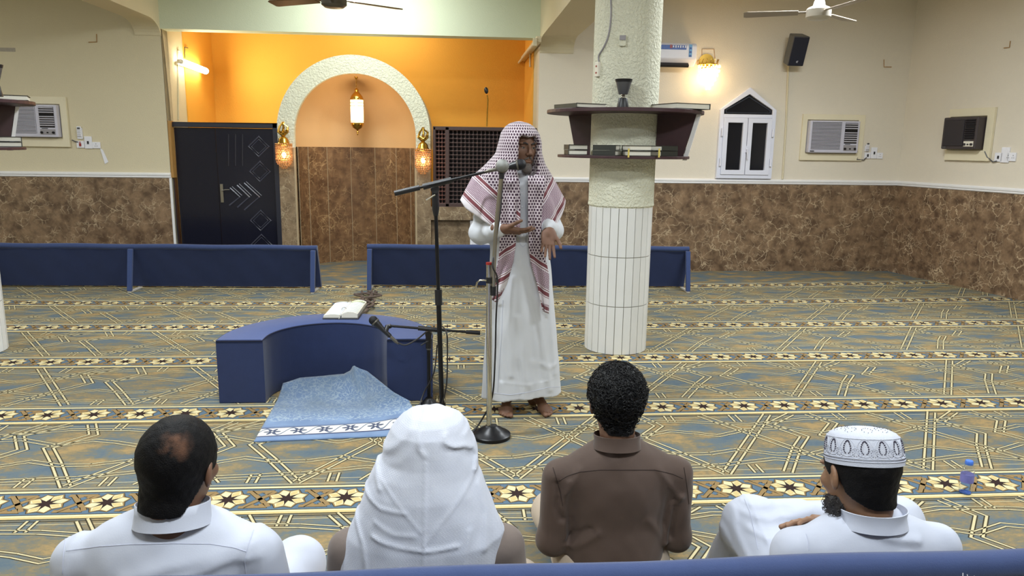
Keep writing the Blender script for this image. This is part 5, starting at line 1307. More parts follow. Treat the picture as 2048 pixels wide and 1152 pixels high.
def sculpt(fn, lo, hi, h, B=6):
    lo, hi = np.array(lo, np.float32), np.array(hi, np.float32)
    nb = np.maximum(1, np.ceil((hi-lo)/(h*B)).astype(int)); n = nb*B
    bc = np.stack(np.meshgrid(*[lo[i]+h*(np.arange(nb[i])*B+(B-1)/2) for i in range(3)], indexing='ij'), -1).reshape(-1, 3).astype(np.float32)
    dc = fn(bc); half = h*B*.5*1.75+h
    act = np.abs(dc) < half*1.9
    D = np.repeat(np.repeat(np.repeat(np.where(dc > 0, 1, -1).astype(np.float32).reshape(nb), B, 0), B, 1), B, 2)
    off = np.stack(np.meshgrid(*[np.arange(B)]*3, indexing='ij'), -1).reshape(-1, 3)
    idx = np.argwhere(act.reshape(nb))
    for s in range(0, len(idx), 3000):
        g = (idx[s:s+3000, None, :]*B+off[None]).reshape(-1, 3)
        D[g[:, 0], g[:, 1], g[:, 2]] = fn((lo+g*h).astype(np.float32))
    S = D < 0
    cnt = sum(S[i:n[0]-1+i, j:n[1]-1+j, k:n[2]-1+k].astype(np.int8) for i in (0, 1) for j in (0, 1) for k in (0, 1))
    cells = np.argwhere((cnt > 0) & (cnt < 8)); ids = -np.ones(n-1, np.int64); ids[tuple(cells.T)] = np.arange(len(cells))
    acc = np.zeros((len(cells), 3)); num = np.zeros(len(cells))
    for ax in range(3):
        o1, o2 = [a for a in range(3) if a != ax]
        for u in (0, 1):
            for v in (0, 1):
                c0 = cells.copy(); c0[:, o1] += u; c0[:, o2] += v; c1 = c0.copy(); c1[:, ax] += 1
                a, b = D[tuple(c0.T)], D[tuple(c1.T)]; m = (a < 0) != (b < 0)
                t = np.where(m, a/np.where(m, a-b, 1), 0); pos = c0.astype(float); pos[:, ax] += t
                acc[m] += pos[m]; num[m] += 1
    verts = lo+h*(acc/num[:, None])
    faces = []
    for ax in range(3):
        o1, o2 = (ax+1) % 3, (ax+2) % 3
        sl0 = [slice(None)]*3; sl1 = [slice(None)]*3; sl0[ax] = slice(0, -1); sl1[ax] = slice(1, None)
        m = S[tuple(sl0)] != S[tuple(sl1)]; e = np.argwhere(m)
        e = e[(e[:, o1] > 0) & (e[:, o2] > 0) & (e[:, o1] < n[o1]-1) & (e[:, o2] < n[o2]-1)]
        q = []
        for u, v in ((1, 1), (0, 1), (0, 0), (1, 0)):
            c = e.copy(); c[:, o1] -= u; c[:, o2] -= v; q.append(ids[tuple(c.T)])
        q = np.stack(q, 1); flip = ~S[tuple(e.T)]; q[flip] = q[flip][:, ::-1]; faces.append(q)
    f = np.concatenate(faces); f = f[(f >= 0).all(1)]
    return verts, f
def mesh_np(name, chunks, mats, parent=None, mi=None):
    """chunks: list of (verts, quads); one mesh object."""
    vs, fs, o = [], [], 0
    for v, f in chunks: vs.append(np.asarray(v, float)); fs += (np.asarray(f)+o).tolist(); o += len(v)
    me = bpy.data.meshes.new(name); me.from_pydata(np.concatenate(vs).tolist(), [], fs)
    for m in (mats if isinstance(mats, (list, tuple)) else [mats]): me.materials.append(m)
    me.polygons.foreach_set('use_smooth', [True]*len(me.polygons)); me.update()
    ob = bpy.data.objects.new(name, me); COL.objects.link(ob)
    if parent: ob.parent = parent; ob.matrix_parent_inverse = parent.matrix_world.inverted()
    return ob
def basis(yaw, pitch=0, roll=0):
    """yaw 0 faces +Y; +yaw turns towards +X; +pitch looks down; +roll leans the crown towards +X."""
    R = Matrix.Rotation(-math.radians(yaw), 3, 'Z') @ Matrix.Rotation(-math.radians(pitch), 3, 'X') @ Matrix.Rotation(math.radians(roll), 3, 'Y')
    return np.array(R, dtype=np.float32)
def to_local(p, c, R, s): return ((p-V3(*c)) @ R)/s
def head_f(q, neck=.16, ears=True, face=True):
    """Head in its own frame: face +y, up +z, origin between the ears."""
    m = np.stack([np.abs(q[:, 0]), q[:, 1], q[:, 2]], 1)
    d = ell(q, (0, -.018, .038), (.0765, .097, .086))
    d = smin(d, ell(q, (0, .022, -.02), (.066, .078, .085)), .03)
    d = smin(d, ell(q, (0, .04, -.068), (.050, .052, .046)), .025)
    d = smin(d, ell(q, (0, .078, -.098), (.022, .018, .018)), .02)
    if neck: d = smin(d, cone(q, (0, -.03, -.045), (0, -.05, -neck), .054, .06), .03)
    if face:
        d = smin(d, ell(m, (.028, .083, .026), (.03, .013, .009)), .012)
        d = smin(d, ell(m, (.046, .063, -.020), (.023, .022, .020)), .02)
        d = smax(d, -ell(m, (.031, .103, .004), (.018, .016, .012)), .010)
        d = smin(d, cone(q, (0, .094, .018), (0, .116, -.028), .0075, .0115), .010)
        d = smin(d, ell(m, (.0125, .104, -.033), (.009, .011, .008)), .006)
        d = smin(d, ell(q, (0, .094, -.060), (.026, .011, .0075)), .006)
        d = smin(d, ell(q, (0, .092, -.072), (.022, .011, .0075)), .006)
        d = smax(d, -ell(q, (0, .106, -.066), (.026, .008, .0022)), .003)
        d = smin(d, ell(m, (.031, .083, .0095), (.017, .011, .0055)), .003)
    if ears:
        e = ell(m, (.081, -.008, -.002), (.009, .021, .034), np.array(Matrix.Rotation(.35, 3, 'Z')))
        e = smax(e, -ell(m, (.090, .0, .002), (.008, .012, .021)), .006)
        d = smin(d, e, .006)
    return d
def hairline(q, back=-.082):
    return np.interp(q[:, 1], [-.13, -.075, -.04, -.012, .01, .05, .085, .11], [back, back+.003, -.045, .012, .0, .035, .075, .085])
def hand_f(q, curl=(.25, .3, .35, .4), tc=.2, spread=.1):
    """Hand: wrist at origin, +y fingers, +x thumb side, +z palm side."""
    d = rbox(q, (0, .052, 0), (.038, .046, .0135), .0125)
    d = smin(d, ell(q, (.022, .03, .008), (.02, .034, .013)), .012); d = smin(d, ell(q, (-.024, .035, .006), (.014, .035, .012)), .012)
    d = smin(d, cone(q, (0, -.05, -.002), (0, .015, 0), .0265, .026), .02)
    for k, (bx, by, sc, r) in enumerate(((.0275, .092, .92, .0094), (.0092, .097, 1.0, .0098), (-.0092, .093, .94, .0094), (-.0265, .084, .76, .0084))):
        a = np.array((bx, by-.012, 0.0)); ang = curl[k]*.5; sx = spread*(bx/.0275)*.5; f = None
        for j, L in enumerate((.044, .027, .023)):
            b = a+np.array((sx*math.cos(ang), math.cos(ang), math.sin(ang)))*L*sc
            e = cone(q, a, b, r*(1-.09*j), r*(1-.09*(j+1))); f = e if f is None else smin(f, e, .003); a = b; ang += curl[k]
        d = smin(d, f, .005)
    a = np.array((.030, .028, .004)); b = np.array((.052, .056, .008+.02*tc)); c = np.array((.066, .084, .012+.05*tc)); e = np.array((.072, .106, .014+.075*tc))
    d = smin(d, smin(smin(cone(q, a, b, .0145, .0115), cone(q, b, c, .0105, .0095), .004), cone(q, c, e, .0098, .0082), .003), .008)
    return d
def foot_f(q):
    """Foot: ankle axis at origin, +y toes, sole at z = 0; +x is the big toe side."""
    d = ell(q, (0, -.045, .03), (.031, .038, .034))
    d = smin(d, cone(q, (0, -.015, .085), (.004, .12, .032), .034, .026), .03)
    d = smin(d, ell(q, (.0, .115, .022), (.045, .05, .022)), .02)
    d = smin(d, cone(q, (0, -.025, .05), (0, -.02, .30), .034, .045), .03)
    for k, (x, y0, L, r) in enumerate(((.029, .15, .045, .0145), (.009, .155, .042, .0105), (-.008, .15, .037, .0098), (-.023, .14, .032, .0092), (-.036, .125, .028, .0088))):
        d = smin(d, cone(q, (x, y0-.01, .015), (x+.004, y0+L*.8, .011), r, r*.9), .004)
    return np.maximum(d, -q[:, 2])
def strands(name, n, pick, length, r, m_, parent, seg=4, curl=None, rng=None):
    """Many short hair strands joined as one mesh part; pick() gives (point, direction)."""
    rng = rng or random.Random(1); mm = MB()
    for i in range(n):
        p, d = pick(rng); p, d = Vector(p), Vector(d).normalized(); t = d.orthogonal().normalized(); b = d.cross(t)
        a0 = rng.uniform(0, 6.28); L = length*rng.uniform(.7, 1.3); pts = []
        if curl:
            for k in range(9):
                u = k/8; a = a0+u*curl[1]; pts.append(p+d*(L*u)+(t*math.cos(a)+b*math.sin(a))*curl[0]*(.6+.4*u))
        else:
            w_ = (t*math.cos(a0)+b*math.sin(a0))*L*.35
            pts = [p, p+d*L*.5+w_*.3, p+d*L+w_]
        mm.tube(pts, [r]*(len(pts)-1)+[r*.4], seg, cap=False)
    o = mm.build(name, m_, None, smooth=True, fix=False); o.parent = parent; o.matrix_parent_inverse = parent.matrix_world.inverted(); return o

# ------------------------------------------------------------------ cloth, skin and hair
def cloth(name, col, rough=.85, weave=260, bump=.15, var=.04, sheen=.15):
    m = mat(name, col, rough, var=var, vs=9, bump=bump, bs=weave, bd=.0015, sheen=sheen); return m
M['skin'] = mat('brown_skin', srgb(116, 84, 66), .5, var=.14, vs=24, bump=.12, bs=180, bd=.0015)
M['skin_face'] = mat('dark_brown_skin', srgb(112, 80, 62), .62, var=.16, vs=26, bump=.15, bs=160, bd=.0015)
M['skin2'] = mat('light_brown_skin', srgb(138, 104, 80), .5, var=.12, vs=24, bump=.1, bs=180, bd=.0015)
for k in ('skin', 'skin_face', 'skin2'): setin(M[k].node_tree.nodes['Principled BSDF'], 'Subsurface Weight', .08); setin(M[k].node_tree.nodes['Principled BSDF'], 'Subsurface Radius', (.01, .004, .002))
M['hair'] = mat('black_hair', srgb(14, 13, 15), .6, spec=.2, var=.4, vs=60, bump=.6, bs=320, bd=.003)
M['hair_curl'] = mat('black_curly_hair', srgb(12, 12, 15), .5, spec=.25, var=.4, vs=80)
M['beard_grey'] = mat('grizzled_beard', srgb(96, 88, 84), .8, var=.5, vs=120)
M['beard'] = mat('black_beard_hair', srgb(36, 32, 32), .6, var=.5, vs=90)
M['thobe'] = cloth('white_cotton', srgb(192, 197, 212))
M['thobe_s'] = cloth('white_robe_cotton', srgb(208, 211, 218))
M['seam'] = mat('white_seam_thread', srgb(186, 190, 208), .9)
M['brown_shirt'] = cloth('brown_shirt_cloth', srgb(82, 66, 58), .8, var=.06)
M['brown_seam'] = mat('dark_brown_seam', srgb(50, 38, 34), .9)
M['jacket'] = cloth('grey_brown_jacket', srgb(116, 104, 98))
M['beige'] = cloth('beige_robe', srgb(186, 170, 152))
M['eye'] = mat('eye_white', srgb(140, 128, 120), .35, var=.03); M['iris'] = mat('dark_iris', srgb(30, 20, 16), .15)

def person(name, chunks, label, m_):
    o = mesh_np(name, chunks, m_); tag(o, label, 'person', 'men listening on the carpet'); return o
def seated_f(p, c, sc, sh=.21, shz=.505, arm=.225, chest=(.185, .125), neckz=.585, lean=0., elbow=(.232, .03, .27), wrist=(.11, .27, .19), sleeve=.058, knees=((-.33, .33, .15), (.33, .33, .15)), slope=.03, k=.05, grow=0, hips=.17):
    """Clothed seated figure facing +y; c: floor point under the pelvis."""
    q = (p-V3(*c))/sc; m = np.stack([np.abs(q[:, 0]), q[:, 1], q[:, 2]], 1)
    d = ell(q, (0, .03+lean, .15), (hips, .15, .17)); d = smin(d, ell(q, (0, .02+lean*.7, .30), (chest[0]*.93, chest[1], .20)), .06)
    d = smin(d, ell(q, (0, .012+lean*.3, .43), (chest[0], chest[1]*.98, .15)), .06)
    d = smin(d, cone(m, (0, -.005, shz+slope+.005), (sh-.045, .0, shz), .062, .055), .045)
    d = smin(d, cone(q, (0, -.01, shz-.02), (0, .0, neckz-.018), .085, .056), .05)
    a = smin(cone(m, (sh, .0, shz-.005), elbow, .060, sleeve), cone(m, elbow, wrist, sleeve, sleeve*.78), .03)
    d = smin(d, a, .022)
    for kn in knees:
        s_ = 1 if kn[0] > 0 else -1
        leg = smin(cone(q, (.09*s_, .06, .12), kn, .105, .078), cone(q, kn, (-.02*s_, .40, .075), .072, .05), .04); d = smin(d, leg, .05)
    return (d-grow)*sc
def inner_body(c, sc, headc, R, hs, **k):
    """coarse body inside the clothes, so that the figure is whole"""
    lo = V3(*c)+sc*V3(-.5, -.25, .0); hi = V3(*c)+sc*V3(.5, .6, .66)
    return sculpt(lambda p: seated_f(p, c, sc, grow=-.02, **k), lo, hi, .022)
def neck_f(p, hc, R, hs, nb, nr=.055):
    top = np.array(hc)+R @ (np.array((0, -.028, -.035))*hs); top2 = np.array(hc)+R @ (np.array((0, -.036, -.085))*hs)
    top2 = .6*top2+.4*np.array((nb[0], nb[1], top2[2]))
    return smin(cone(p, top, top2, .058*hs, nr), cone(p, top2, nb, nr, nr*1.05), .02)
def headneck(p, hc, R, hs, nb, nr=.055, **k):
    return smin(head_f(to_local(p, hc, R, hs), 0, **k)*hs, neck_f(p, hc, R, hs, nb, nr), .028*hs)
def head_chunk(hc, R, hs, nb, nr=.055, h=.0042, **k):
    e = .155*hs; lo = V3(hc[0]-e, hc[1]-e, nb[2]-.07); hi = V3(hc[0]+e, hc[1]+e, hc[2]+.145*hs)
    return sculpt(lambda p: headneck(p, hc, R, hs, nb, nr, **k), lo, hi, h)
def hand_chunk(w_, f, n, left, hs=1.0, h=.0026, **k):
    f = Vector(f).normalized(); n = Vector(n); n = (n-f*n.dot(f)).normalized(); t = f.cross(n)
    if left: t = -t
    Rm = np.array((t, f, n), np.float32).T; w_ = Vector(w_); c = w_+f*.08*hs; e = .15*hs
    lo = [c[i]-e for i in range(3)]; hi = [c[i]+e for i in range(3)]
    v, fa = sculpt(lambda p: hand_f(((p-V3(*w_)) @ Rm)/hs, **k)*hs, lo, hi, h)
    return v, fa
def collar(parent, c, rx, ry, h, tilt, m_, flare=1.04, gap=0.0, name='collar', th=.004, yaw=0):
    mm = MB(); R = Euler((tilt, 0, yaw)).to_matrix(); n = 40; prof = [(1.06, -.012), (1.03, .0), (1.0, h*.5), (flare, h), (flare-.03, h+.001), (.96, h*.5), (.97, -.01)]
    vs = []
    for (s_, z) in prof:
        for k in range(n):
            a = 2*PI*k/n; vs.append(R @ Vector((rx*s_*math.cos(a), ry*s_*math.sin(a), z))+Vector(c))
    fs = [(i*n+k, i*n+(k+1) % n, (i+1)*n+(k+1) % n, (i+1)*n+k) for i in range(len(prof)-1) for k in range(n)]
    mm.add(vs, fs); o = mm.build(name, m_, None, smooth=True, ang=70); o.parent = parent; o.matrix_parent_inverse = parent.matrix_world.inverted(); return o
def surf_line(name, ob, pts, r, m_, parent, Yfrom=-2.0, steps=10, up=.0006):
    """Thread laid on the back of a garment: pixel path dropped onto the mesh along the sight line."""
    dg = bpy.context.evaluated_depsgraph_get(); path = []
    from mathutils.bvhtree import BVHTree
    bv = BVHTree.FromObject(ob, dg)
    for i in range(len(pts)-1):
        for k in range(steps):
            t = k/steps; x = pts[i][0]*(1-t)+pts[i+1][0]*t; y = pts[i][1]*(1-t)+pts[i+1][1]*t
            o = Vector((0, 0, EYE)); d = (P(x, y, Y=1.0)-o).normalized(); hit = bv.ray_cast(o, d)
            if hit[0] is not None: path.append(hit[0]+hit[1]*up)
    if len(path) < 2: return None
    mm = MB(); mm.tube(path, r, 5); o = mm.build(name, m_, None, smooth=True); o.parent = parent; o.matrix_parent_inverse = parent.matrix_world.inverted(); return o
def put(o, parent): o.parent = parent; o.matrix_parent_inverse = parent.matrix_world.inverted(); return o
def pxz(pts, Y): return [(P(x, y, Y=Y).x, P(x, y, Y=Y).z) for x, y in pts]
# ================================================================== man 1: white robe, short black hair, at the left
hc = (-.732, 1.905, .748); hs = 1.085; R = basis(9, 6, 6); nb1 = (-.748, 1.875, .56)
c1 = (-.772, 1.90, 0); k1 = dict(sh=.215, shz=.452, slope=.04, elbow=(.238, .02, .26), chest=(.20, .13), neckz=.565, sleeve=.062, knees=((-.34, .36, .13), (.215, .42, .165)))
sc1 = 1.10
bd = [head_chunk(hc, R, hs, nb1, .062), inner_body(c1, sc1, hc, R, hs, **k1)]
for s_ in (-1, 1):
    bd.append(hand_chunk((c1[0]+.115*sc1*s_, c1[1]+.27*sc1, .205), (-.6*s_, .7, -.2), (0, .1, -1), s_ < 0, 1.05, .004))
man1 = person('person', bd, 'seated man at left in white robe, short black hair, seen from behind', M['skin'])
hairf = lambda p: (lambda q: np.maximum(headneck(p, hc, R, hs, nb1, .062, ears=False, face=False)-.010-.0015*wob(q, 160), (hairline(q, -.094)-q[:, 2])*hs))(to_local(p, hc, R, hs))
M['hair_thin'] = None
def hair_thin_mat(cen):
    m, nt, N, L, b = new_mat('thinning_black_hair'); tc = N.new('ShaderNodeTexCoord')
    n = N.new('ShaderNodeTexNoise'); n.inputs['Scale'].default_value = 45; n.inputs['Detail'].default_value = 5; L.new(tc.outputs['Object'], n.inputs['Vector'])
    vd = N.new('ShaderNodeVectorMath'); vd.operation = 'DISTANCE'; vd.inputs[1].default_value = cen; L.new(tc.outputs['Object'], vd.inputs[0])
    mr = N.new('ShaderNodeMapRange'); mr.inputs[1].default_value = .005; mr.inputs[2].default_value = .055; mr.inputs[3].default_value = .95; mr.inputs[4].default_value = .0; L.new(vd.outputs['Value'], mr.inputs[0])
    n3 = N.new('ShaderNodeTexNoise'); n3.inputs['Scale'].default_value = 18; n3.inputs['Detail'].default_value = 3; L.new(tc.outputs['Object'], n3.inputs['Vector'])
    mu = N.new('ShaderNodeMath'); mu.operation = 'MULTIPLY'; L.new(mr.outputs[0], mu.inputs[0]); c3 = N.new('ShaderNodeMapRange'); c3.inputs[1].default_value = .45; c3.inputs[2].default_value = .75; L.new(n3.outputs['Fac'], c3.inputs[0]); L.new(c3.outputs[0], mu.inputs[1])
    ad = N.new('ShaderNodeMath'); ad.operation = 'ADD'; L.new(mu.outputs[0], ad.inputs[0]); ad.inputs[1].default_value = 0
    mx = N.new('ShaderNodeMix'); mx.data_type = 'RGBA'; mx.inputs[6].default_value = rgba(srgb(12, 11, 13)); setin(b, 'Specular IOR Level', .15); mx.inputs[7].default_value = rgba(srgb(150, 106, 82)); L.new(ad.outputs[0], mx.inputs[0]); L.new(mx.outputs[2], b.inputs['Base Color'])
    b.inputs['Roughness'].default_value = .6
    bp = N.new('ShaderNodeBump'); bp.inputs['Strength'].default_value = .7; bp.inputs['Distance'].default_value = .003; n2 = N.new('ShaderNodeTexNoise'); n2.inputs['Scale'].default_value = 330; L.new(tc.outputs['Object'], n2.inputs['Vector']); L.new(n2.outputs['Fac'], bp.inputs['Height']); L.new(bp.outputs[0], b.inputs['Normal'])
    return m
tp = P(352, 886, Y=1.80)
e = .16*hs
h1 = sculpt(hairf, [hc[0]-e, hc[1]-e, hc[2]-.15*hs], [hc[0]+e, hc[1]+e, hc[2]+.16*hs], .0042)
mesh_np('hair', [h1], hair_thin_mat(tp), man1)
hv = h1[0]
def on_hair(hv, hcn):
    def pick(rg):
        v = hv[rg.randrange(len(hv))]; d = Vector(v)-Vector(hcn); return v, d
    return pick
folds1 = [(pxz([(255, 1152), (330, 1128), (430, 1118), (500, 1108)], 1.80), .02, .010), (pxz([(350, 1152), (440, 1132), (510, 1126)], 1.80), .016, .008), (pxz([(505, 1060), (498, 1100), (490, 1150)], 1.84), .012, .006), (pxz([(136, 1060), (130, 1100), (128, 1150)], 1.84), .012, .005), (pxz([(290, 1066), (335, 1070), (390, 1066)], 1.78), .01, .003)]
def f1(p):
    d = seated_f(p, c1, sc1, **k1)
    for pts, w_, a in folds1: d = d-ridge2(p, pts, w_, a)
    return d-.003*wob(p, 26)-.0015*wob(p, 55, 2)
g1 = mesh_np('robe', [sculpt(f1, V3(*c1)+V3(-.52, -.22, 0), V3(*c1)+V3(.52, .62, .72), .0075)], M['thobe'], man1)
collar(man1, (-.748, 1.880, .612), .094, .088, .046, -.22, M['thobe'], 1.0, yaw=0)
surf_line('yoke_seam', g1, [(132, 1102), (200, 1093), (260, 1089), (345, 1087), (420, 1088), (470, 1096), (495, 1104)], .0012, M['seam'], man1)
surf_line('sleeve_seam', g1, [(508, 1060), (497, 1090), (489, 1120), (492, 1150)], .0012, M['seam'], man1)
surf_line('sleeve_seam', g1, [(134, 1060), (129, 1090), (126, 1120), (125, 1150)], .0012, M['seam'], man1)

# ================================================================== man 2: white head scarf over a grey-brown jacket
nb2 = (-.075, 1.99, .54); c2 = (-.08, 1.98, 0); sc2 = 1.02; hc2 = (-.068, 2.01, .712); R2_ = basis(4, 10, 0); hs2 = 1.0
k2 = dict(sh=.215, shz=.445, elbow=(.236, .03, .24), chest=(.195, .13), neckz=.56, sleeve=.060, knees=((-.29, .31, .09), (.29, .33, .10)))
bd = [head_chunk(hc2, R2_, hs2, nb2), inner_body(c2, sc2, hc2, R2_, hs2, **k2)]
for s_ in (-1, 1): bd.append(hand_chunk((c2[0]+.115*sc2*s_, c2[1]+.27*sc2, .195), (-.6*s_, .7, -.2), (0, .1, -1), s_ < 0, 1.0, .004))
man2 = person('person', bd, 'seated man wrapped in a white head scarf, seen from behind', M['skin'])
kj = dict(k2); kj['knees'] = ()
mesh_np('jacket', [sculpt(lambda p: np.maximum(seated_f(p, c2, sc2, grow=.004, **kj)-.004*wob(p, 28), -(p[:, 2]-.04)), V3(*c2)+V3(-.45, -.25, 0), V3(*c2)+V3(.45, .5, .66), .0085)], M['jacket'], man2)
def legs_f(p):
    q = (p-V3(*c2))/sc2; d = None
    for s_, kn in ((-1, (-.29, .31, .09)), (1, (.29, .33, .10))):
        l = smin(cone(q, (.09*s_, .04, .13), kn, .112, .085), cone(q, kn, (-.02*s_, .42, .075), .08, .055), .04); d = l if d is None else smin(d, l, .06)
    return (smin(d, ell(q, (0, .05, .1), (.2, .19, .11)), .05)-.004*wob(q, 22))*sc2
mesh_np('robe_skirt', [sculpt(legs_f, V3(*c2)+V3(-.52, -.3, 0), V3(*c2)+V3(.52, .66, .4), .0095)], M['beige'], man2)
DZ2 = -.030
ZW = [z+DZ2*min(1, max(0, (z-.42)/.2)) for z in [.30, .42, .53, .62, .68, .725, .76, .80, .84, .866, .884, .895]]
WW = [.236, .232, .224, .190, .168, .150, .134, .124, .111, .090, .064, .030]
CX = [-.098, -.100, -.082, -.080, -.083, -.082, -.072, -.071, -.069, -.068, -.068, -.068]
DW = [.165, .165, .160, .153, .146, .139, .135, .131, .121, .098, .068, .030]
YC = [1.975, 1.975, 1.975, 1.98, 1.985, 1.995, 2.005, 2.01, 2.012, 2.012, 2.012, 2.012]
YB = 1.86
F2 = [(pxz([(859, 812), (857, 832), (845, 857), (837, 887), (838, 907), (848, 918)], YB), .010, .008), (pxz([(850, 932), (850, 1000), (849, 1090), (848, 1150)], YB), .006, .005),
      (pxz([(828, 842), (815, 880), (790, 908), (764, 928), (742, 940)], YB), .014, .009), (pxz([(836, 890), (820, 915), (800, 935), (770, 950)], YB), .016, .004),
      (pxz([(890, 886), (891, 897), (905, 906), (930, 911), (950, 924), (958, 940), (953, 962)], YB), .009, .012), (pxz([(900, 912), (922, 922), (938, 938)], YB), .012, -.003), (pxz([(897, 892), (912, 894), (928, 890)], YB), .010, -.005),
      (pxz([(744, 948), (742, 965), (755, 990)], YB), .01, .008), (pxz([(742, 963), (770, 985), (800, 1010), (842, 1052)], YB), .006, .004), (pxz([(954, 965), (920, 1000), (880, 1040), (850, 1075)], YB), .008, .004),
      (pxz([(720, 1010), (760, 1022), (810, 1020)], YB), .008, .006), (pxz([(745, 1075), (800, 1083), (860, 1086), (915, 1082)], YB), .008, .007), (pxz([(750, 1050), (790, 1062), (830, 1060)], YB), .009, .005), (pxz([(700, 1060), (725, 1095), (735, 1150)], YB), .009, .006),
      (pxz([(975, 960), (995, 1000), (1003, 1040)], YB), .010, .006), (pxz([(960, 990), (975, 1040), (970, 1100)], YB), .012, .006), (pxz([(940, 1060), (930, 1100), (920, 1150)], YB), .010, .006)]
def scarf2(p):
    z = p[:, 2]; w_ = np.interp(z, ZW, WW); dd = np.interp(z, ZW, DW); cx_ = np.interp(z, ZW, CX); cy_ = np.interp(z, ZW, YC)
    r = np.sqrt(((p[:, 0]-cx_)/w_)**2+((p[:, 1]-cy_)/dd)**2); d = (r-1)*np.minimum(w_, dd)*.9
    d = smax(d, (z-.8925-DZ2)*.8, .02)
    back = p[:, 1] < cy_+.05
    f = np.zeros(len(p), np.float32)
    for pts, ww, a in F2: f += ridge2(p, pts, ww*.8, a*.62)
    a_ = np.arctan2(p[:, 0]-cx_, -(p[:, 1]-cy_)); f += .0035*np.sin(a_*9+z*14)*np.clip((.62-z)/.3, 0, 1)
    d = d-np.where(back, f, .004*np.sin(a_*7))
    # hem cut diagonally, open at the face
    hem = np.interp(p[:, 0], [-.36, -.33, -.26, .06, .11, .155, .18], [.47, .40, .30, .30, .42, .53, .60])
    hem = np.maximum(hem, np.where(p[:, 1] > 2.02, .42, 0))
    d = smax(d, hem-z, .006)
    q = to_local(p, hc2, R2_, hs2); d = smax(d, -ell(q, (0, .12, -.02), (.062, .10, .10)), .015)
    return d-.0012*wob(p, 60)
def scarf_mat():
    m, nt, N, L, b = new_mat('white_woven_scarf'); tc = N.new('ShaderNodeTexCoord'); sp = N.new('ShaderNodeSeparateXYZ'); L.new(tc.outputs['Object'], sp.inputs[0])
    def mt(op, *a):
        n = N.new('ShaderNodeMath'); n.operation = op
        for i, v in enumerate(a):
            if isinstance(v, (int, float)): n.inputs[i].default_value = v
            else: L.new(v, n.inputs[i])
        return n.outputs[0]
    X, Z = sp.outputs['X'], sp.outputs['Z']
    a = mt('ADD', X, Z); c = mt('SUBTRACT', X, Z)
    wv = mt('MULTIPLY', mt('SINE', mt('MULTIPLY', a, 900)), mt('SINE', mt('MULTIPLY', c, 900)))
    n = N.new('ShaderNodeTexNoise'); n.inputs['Scale'].default_value = 22; n.inputs['Detail'].default_value = 2; L.new(tc.outputs['Object'], n.inputs['Vector'])
    wv = mt('MULTIPLY', wv, mt('GREATER_THAN', n.outputs['Fac'], .45))
    zz_ = mt('PINGPONG', mt('ADD', mt('MULTIPLY', X, 1.0), mt('PINGPONG', mt('MULTIPLY', Z, 1.0), .006)), .004)
    h = mt('ADD', mt('MULTIPLY', wv, .5), mt('MULTIPLY', zz_, 120))
    ln = None
    cs = -.08; z0 = .55
    for src, k in ((a, P(850, 1075, Y=YB).x+P(850, 1075, Y=YB).z), (c, P(850, 1075, Y=YB).x-P(850, 1075, Y=YB).z)):
        for o in (-.035, -.022, .06, .073, .15):
            l = mt('LESS_THAN', mt('ABSOLUTE', mt('SUBTRACT', src, k+o)), .0035); ln = l if ln is None else mt('MAXIMUM', ln, l)
    h = mt('ADD', h, mt('MULTIPLY', ln, -2.2))
    bp = N.new('ShaderNodeBump'); bp.inputs['Strength'].default_value = .35; bp.inputs['Distance'].default_value = .0013; L.new(h, bp.inputs['Height']); L.new(bp.outputs[0], b.inputs['Normal'])
    mx = N.new('ShaderNodeMix'); mx.data_type = 'RGBA'; mx.inputs[6].default_value = rgba(srgb(184, 189, 204)); mx.inputs[7].default_value = rgba(srgb(200, 204, 218)); L.new(n.outputs['Fac'], mx.inputs[0]); L.new(mx.outputs[2], b.inputs['Base Color'])
    b.inputs['Roughness'].default_value = .9; setin(b, 'Sheen Weight', .2)
    return m
g2 = mesh_np('head_scarf', [sculpt(scarf2, (-.42, 1.72, .28), (.24, 2.24, .93), .0052)], scarf_mat(), man2)

# ================================================================== man 3: curly black hair, brown shirt
c3 = (.578, 2.42, 0); sc3 = 1.02; nb3 = (.566, 2.41, .53); hc3 = (.562, 2.43, .722); hs3 = 1.04; R3 = basis(2, 2, 0)
k3 = dict(sh=.205, shz=.455, slope=.042, elbow=(.222, .02, .20), chest=(.186, .12), neckz=.575, sleeve=.053, hips=.18, knees=((-.17, .42, .09), (.17, .42, .09)), wrist=(.10, .27, .17))
bd = [head_chunk(hc3, R3, hs3, nb3, .056), inner_body(c3, sc3, hc3, R3, hs3, **k3)]
for s_ in (-1, 1): bd.append(hand_chunk((c3[0]+.105*sc3*s_, c3[1]+.27*sc3, .18), (-.6*s_, .7, -.2), (0, .1, -1), s_ < 0, 1.0, .004))
man3 = person('person', bd, 'seated man with curly black hair in brown shirt, seen from behind', M['skin'])
hair3f = lambda p: (lambda q: np.maximum(headneck(p, hc3, R3, hs3, nb3, .056, ears=False, face=False)-.005-.012*np.clip((q[:, 2]+.05)/.09, 0, 1)-.0035*wob(q, 95)-.0025*wob(q, 150, 3), hs3*(hairline(q, -.090)-q[:, 2]-.004*wob(q, 140, 1))))(to_local(p, hc3, R3, hs3))
e = .16*hs3
h3 = sculpt(hair3f, [hc3[0]-e, hc3[1]-e, hc3[2]-.15*hs3], [hc3[0]+e, hc3[1]+e, hc3[2]+.175*hs3], .0045)
hr3 = mesh_np('hair', [h3], M['hair_curl'], man3)
ok = [v for v in h3[0] if (lambda q: q[2] > hairline(q[None])[0]+.006 and math.hypot(q[0], q[1]) > .02 and np.linalg.norm(q-np.array((0, -.018, .038))) > .08)(to_local(np.array([v], np.float32), hc3, R3, hs3)[0])]
strands('curls', 1500, on_hair(ok, (hc3[0], hc3[1], hc3[2]+.02)), .007, .0013, M['hair_curl'], hr3, 4, (.0075, 7.5), random.Random(4))
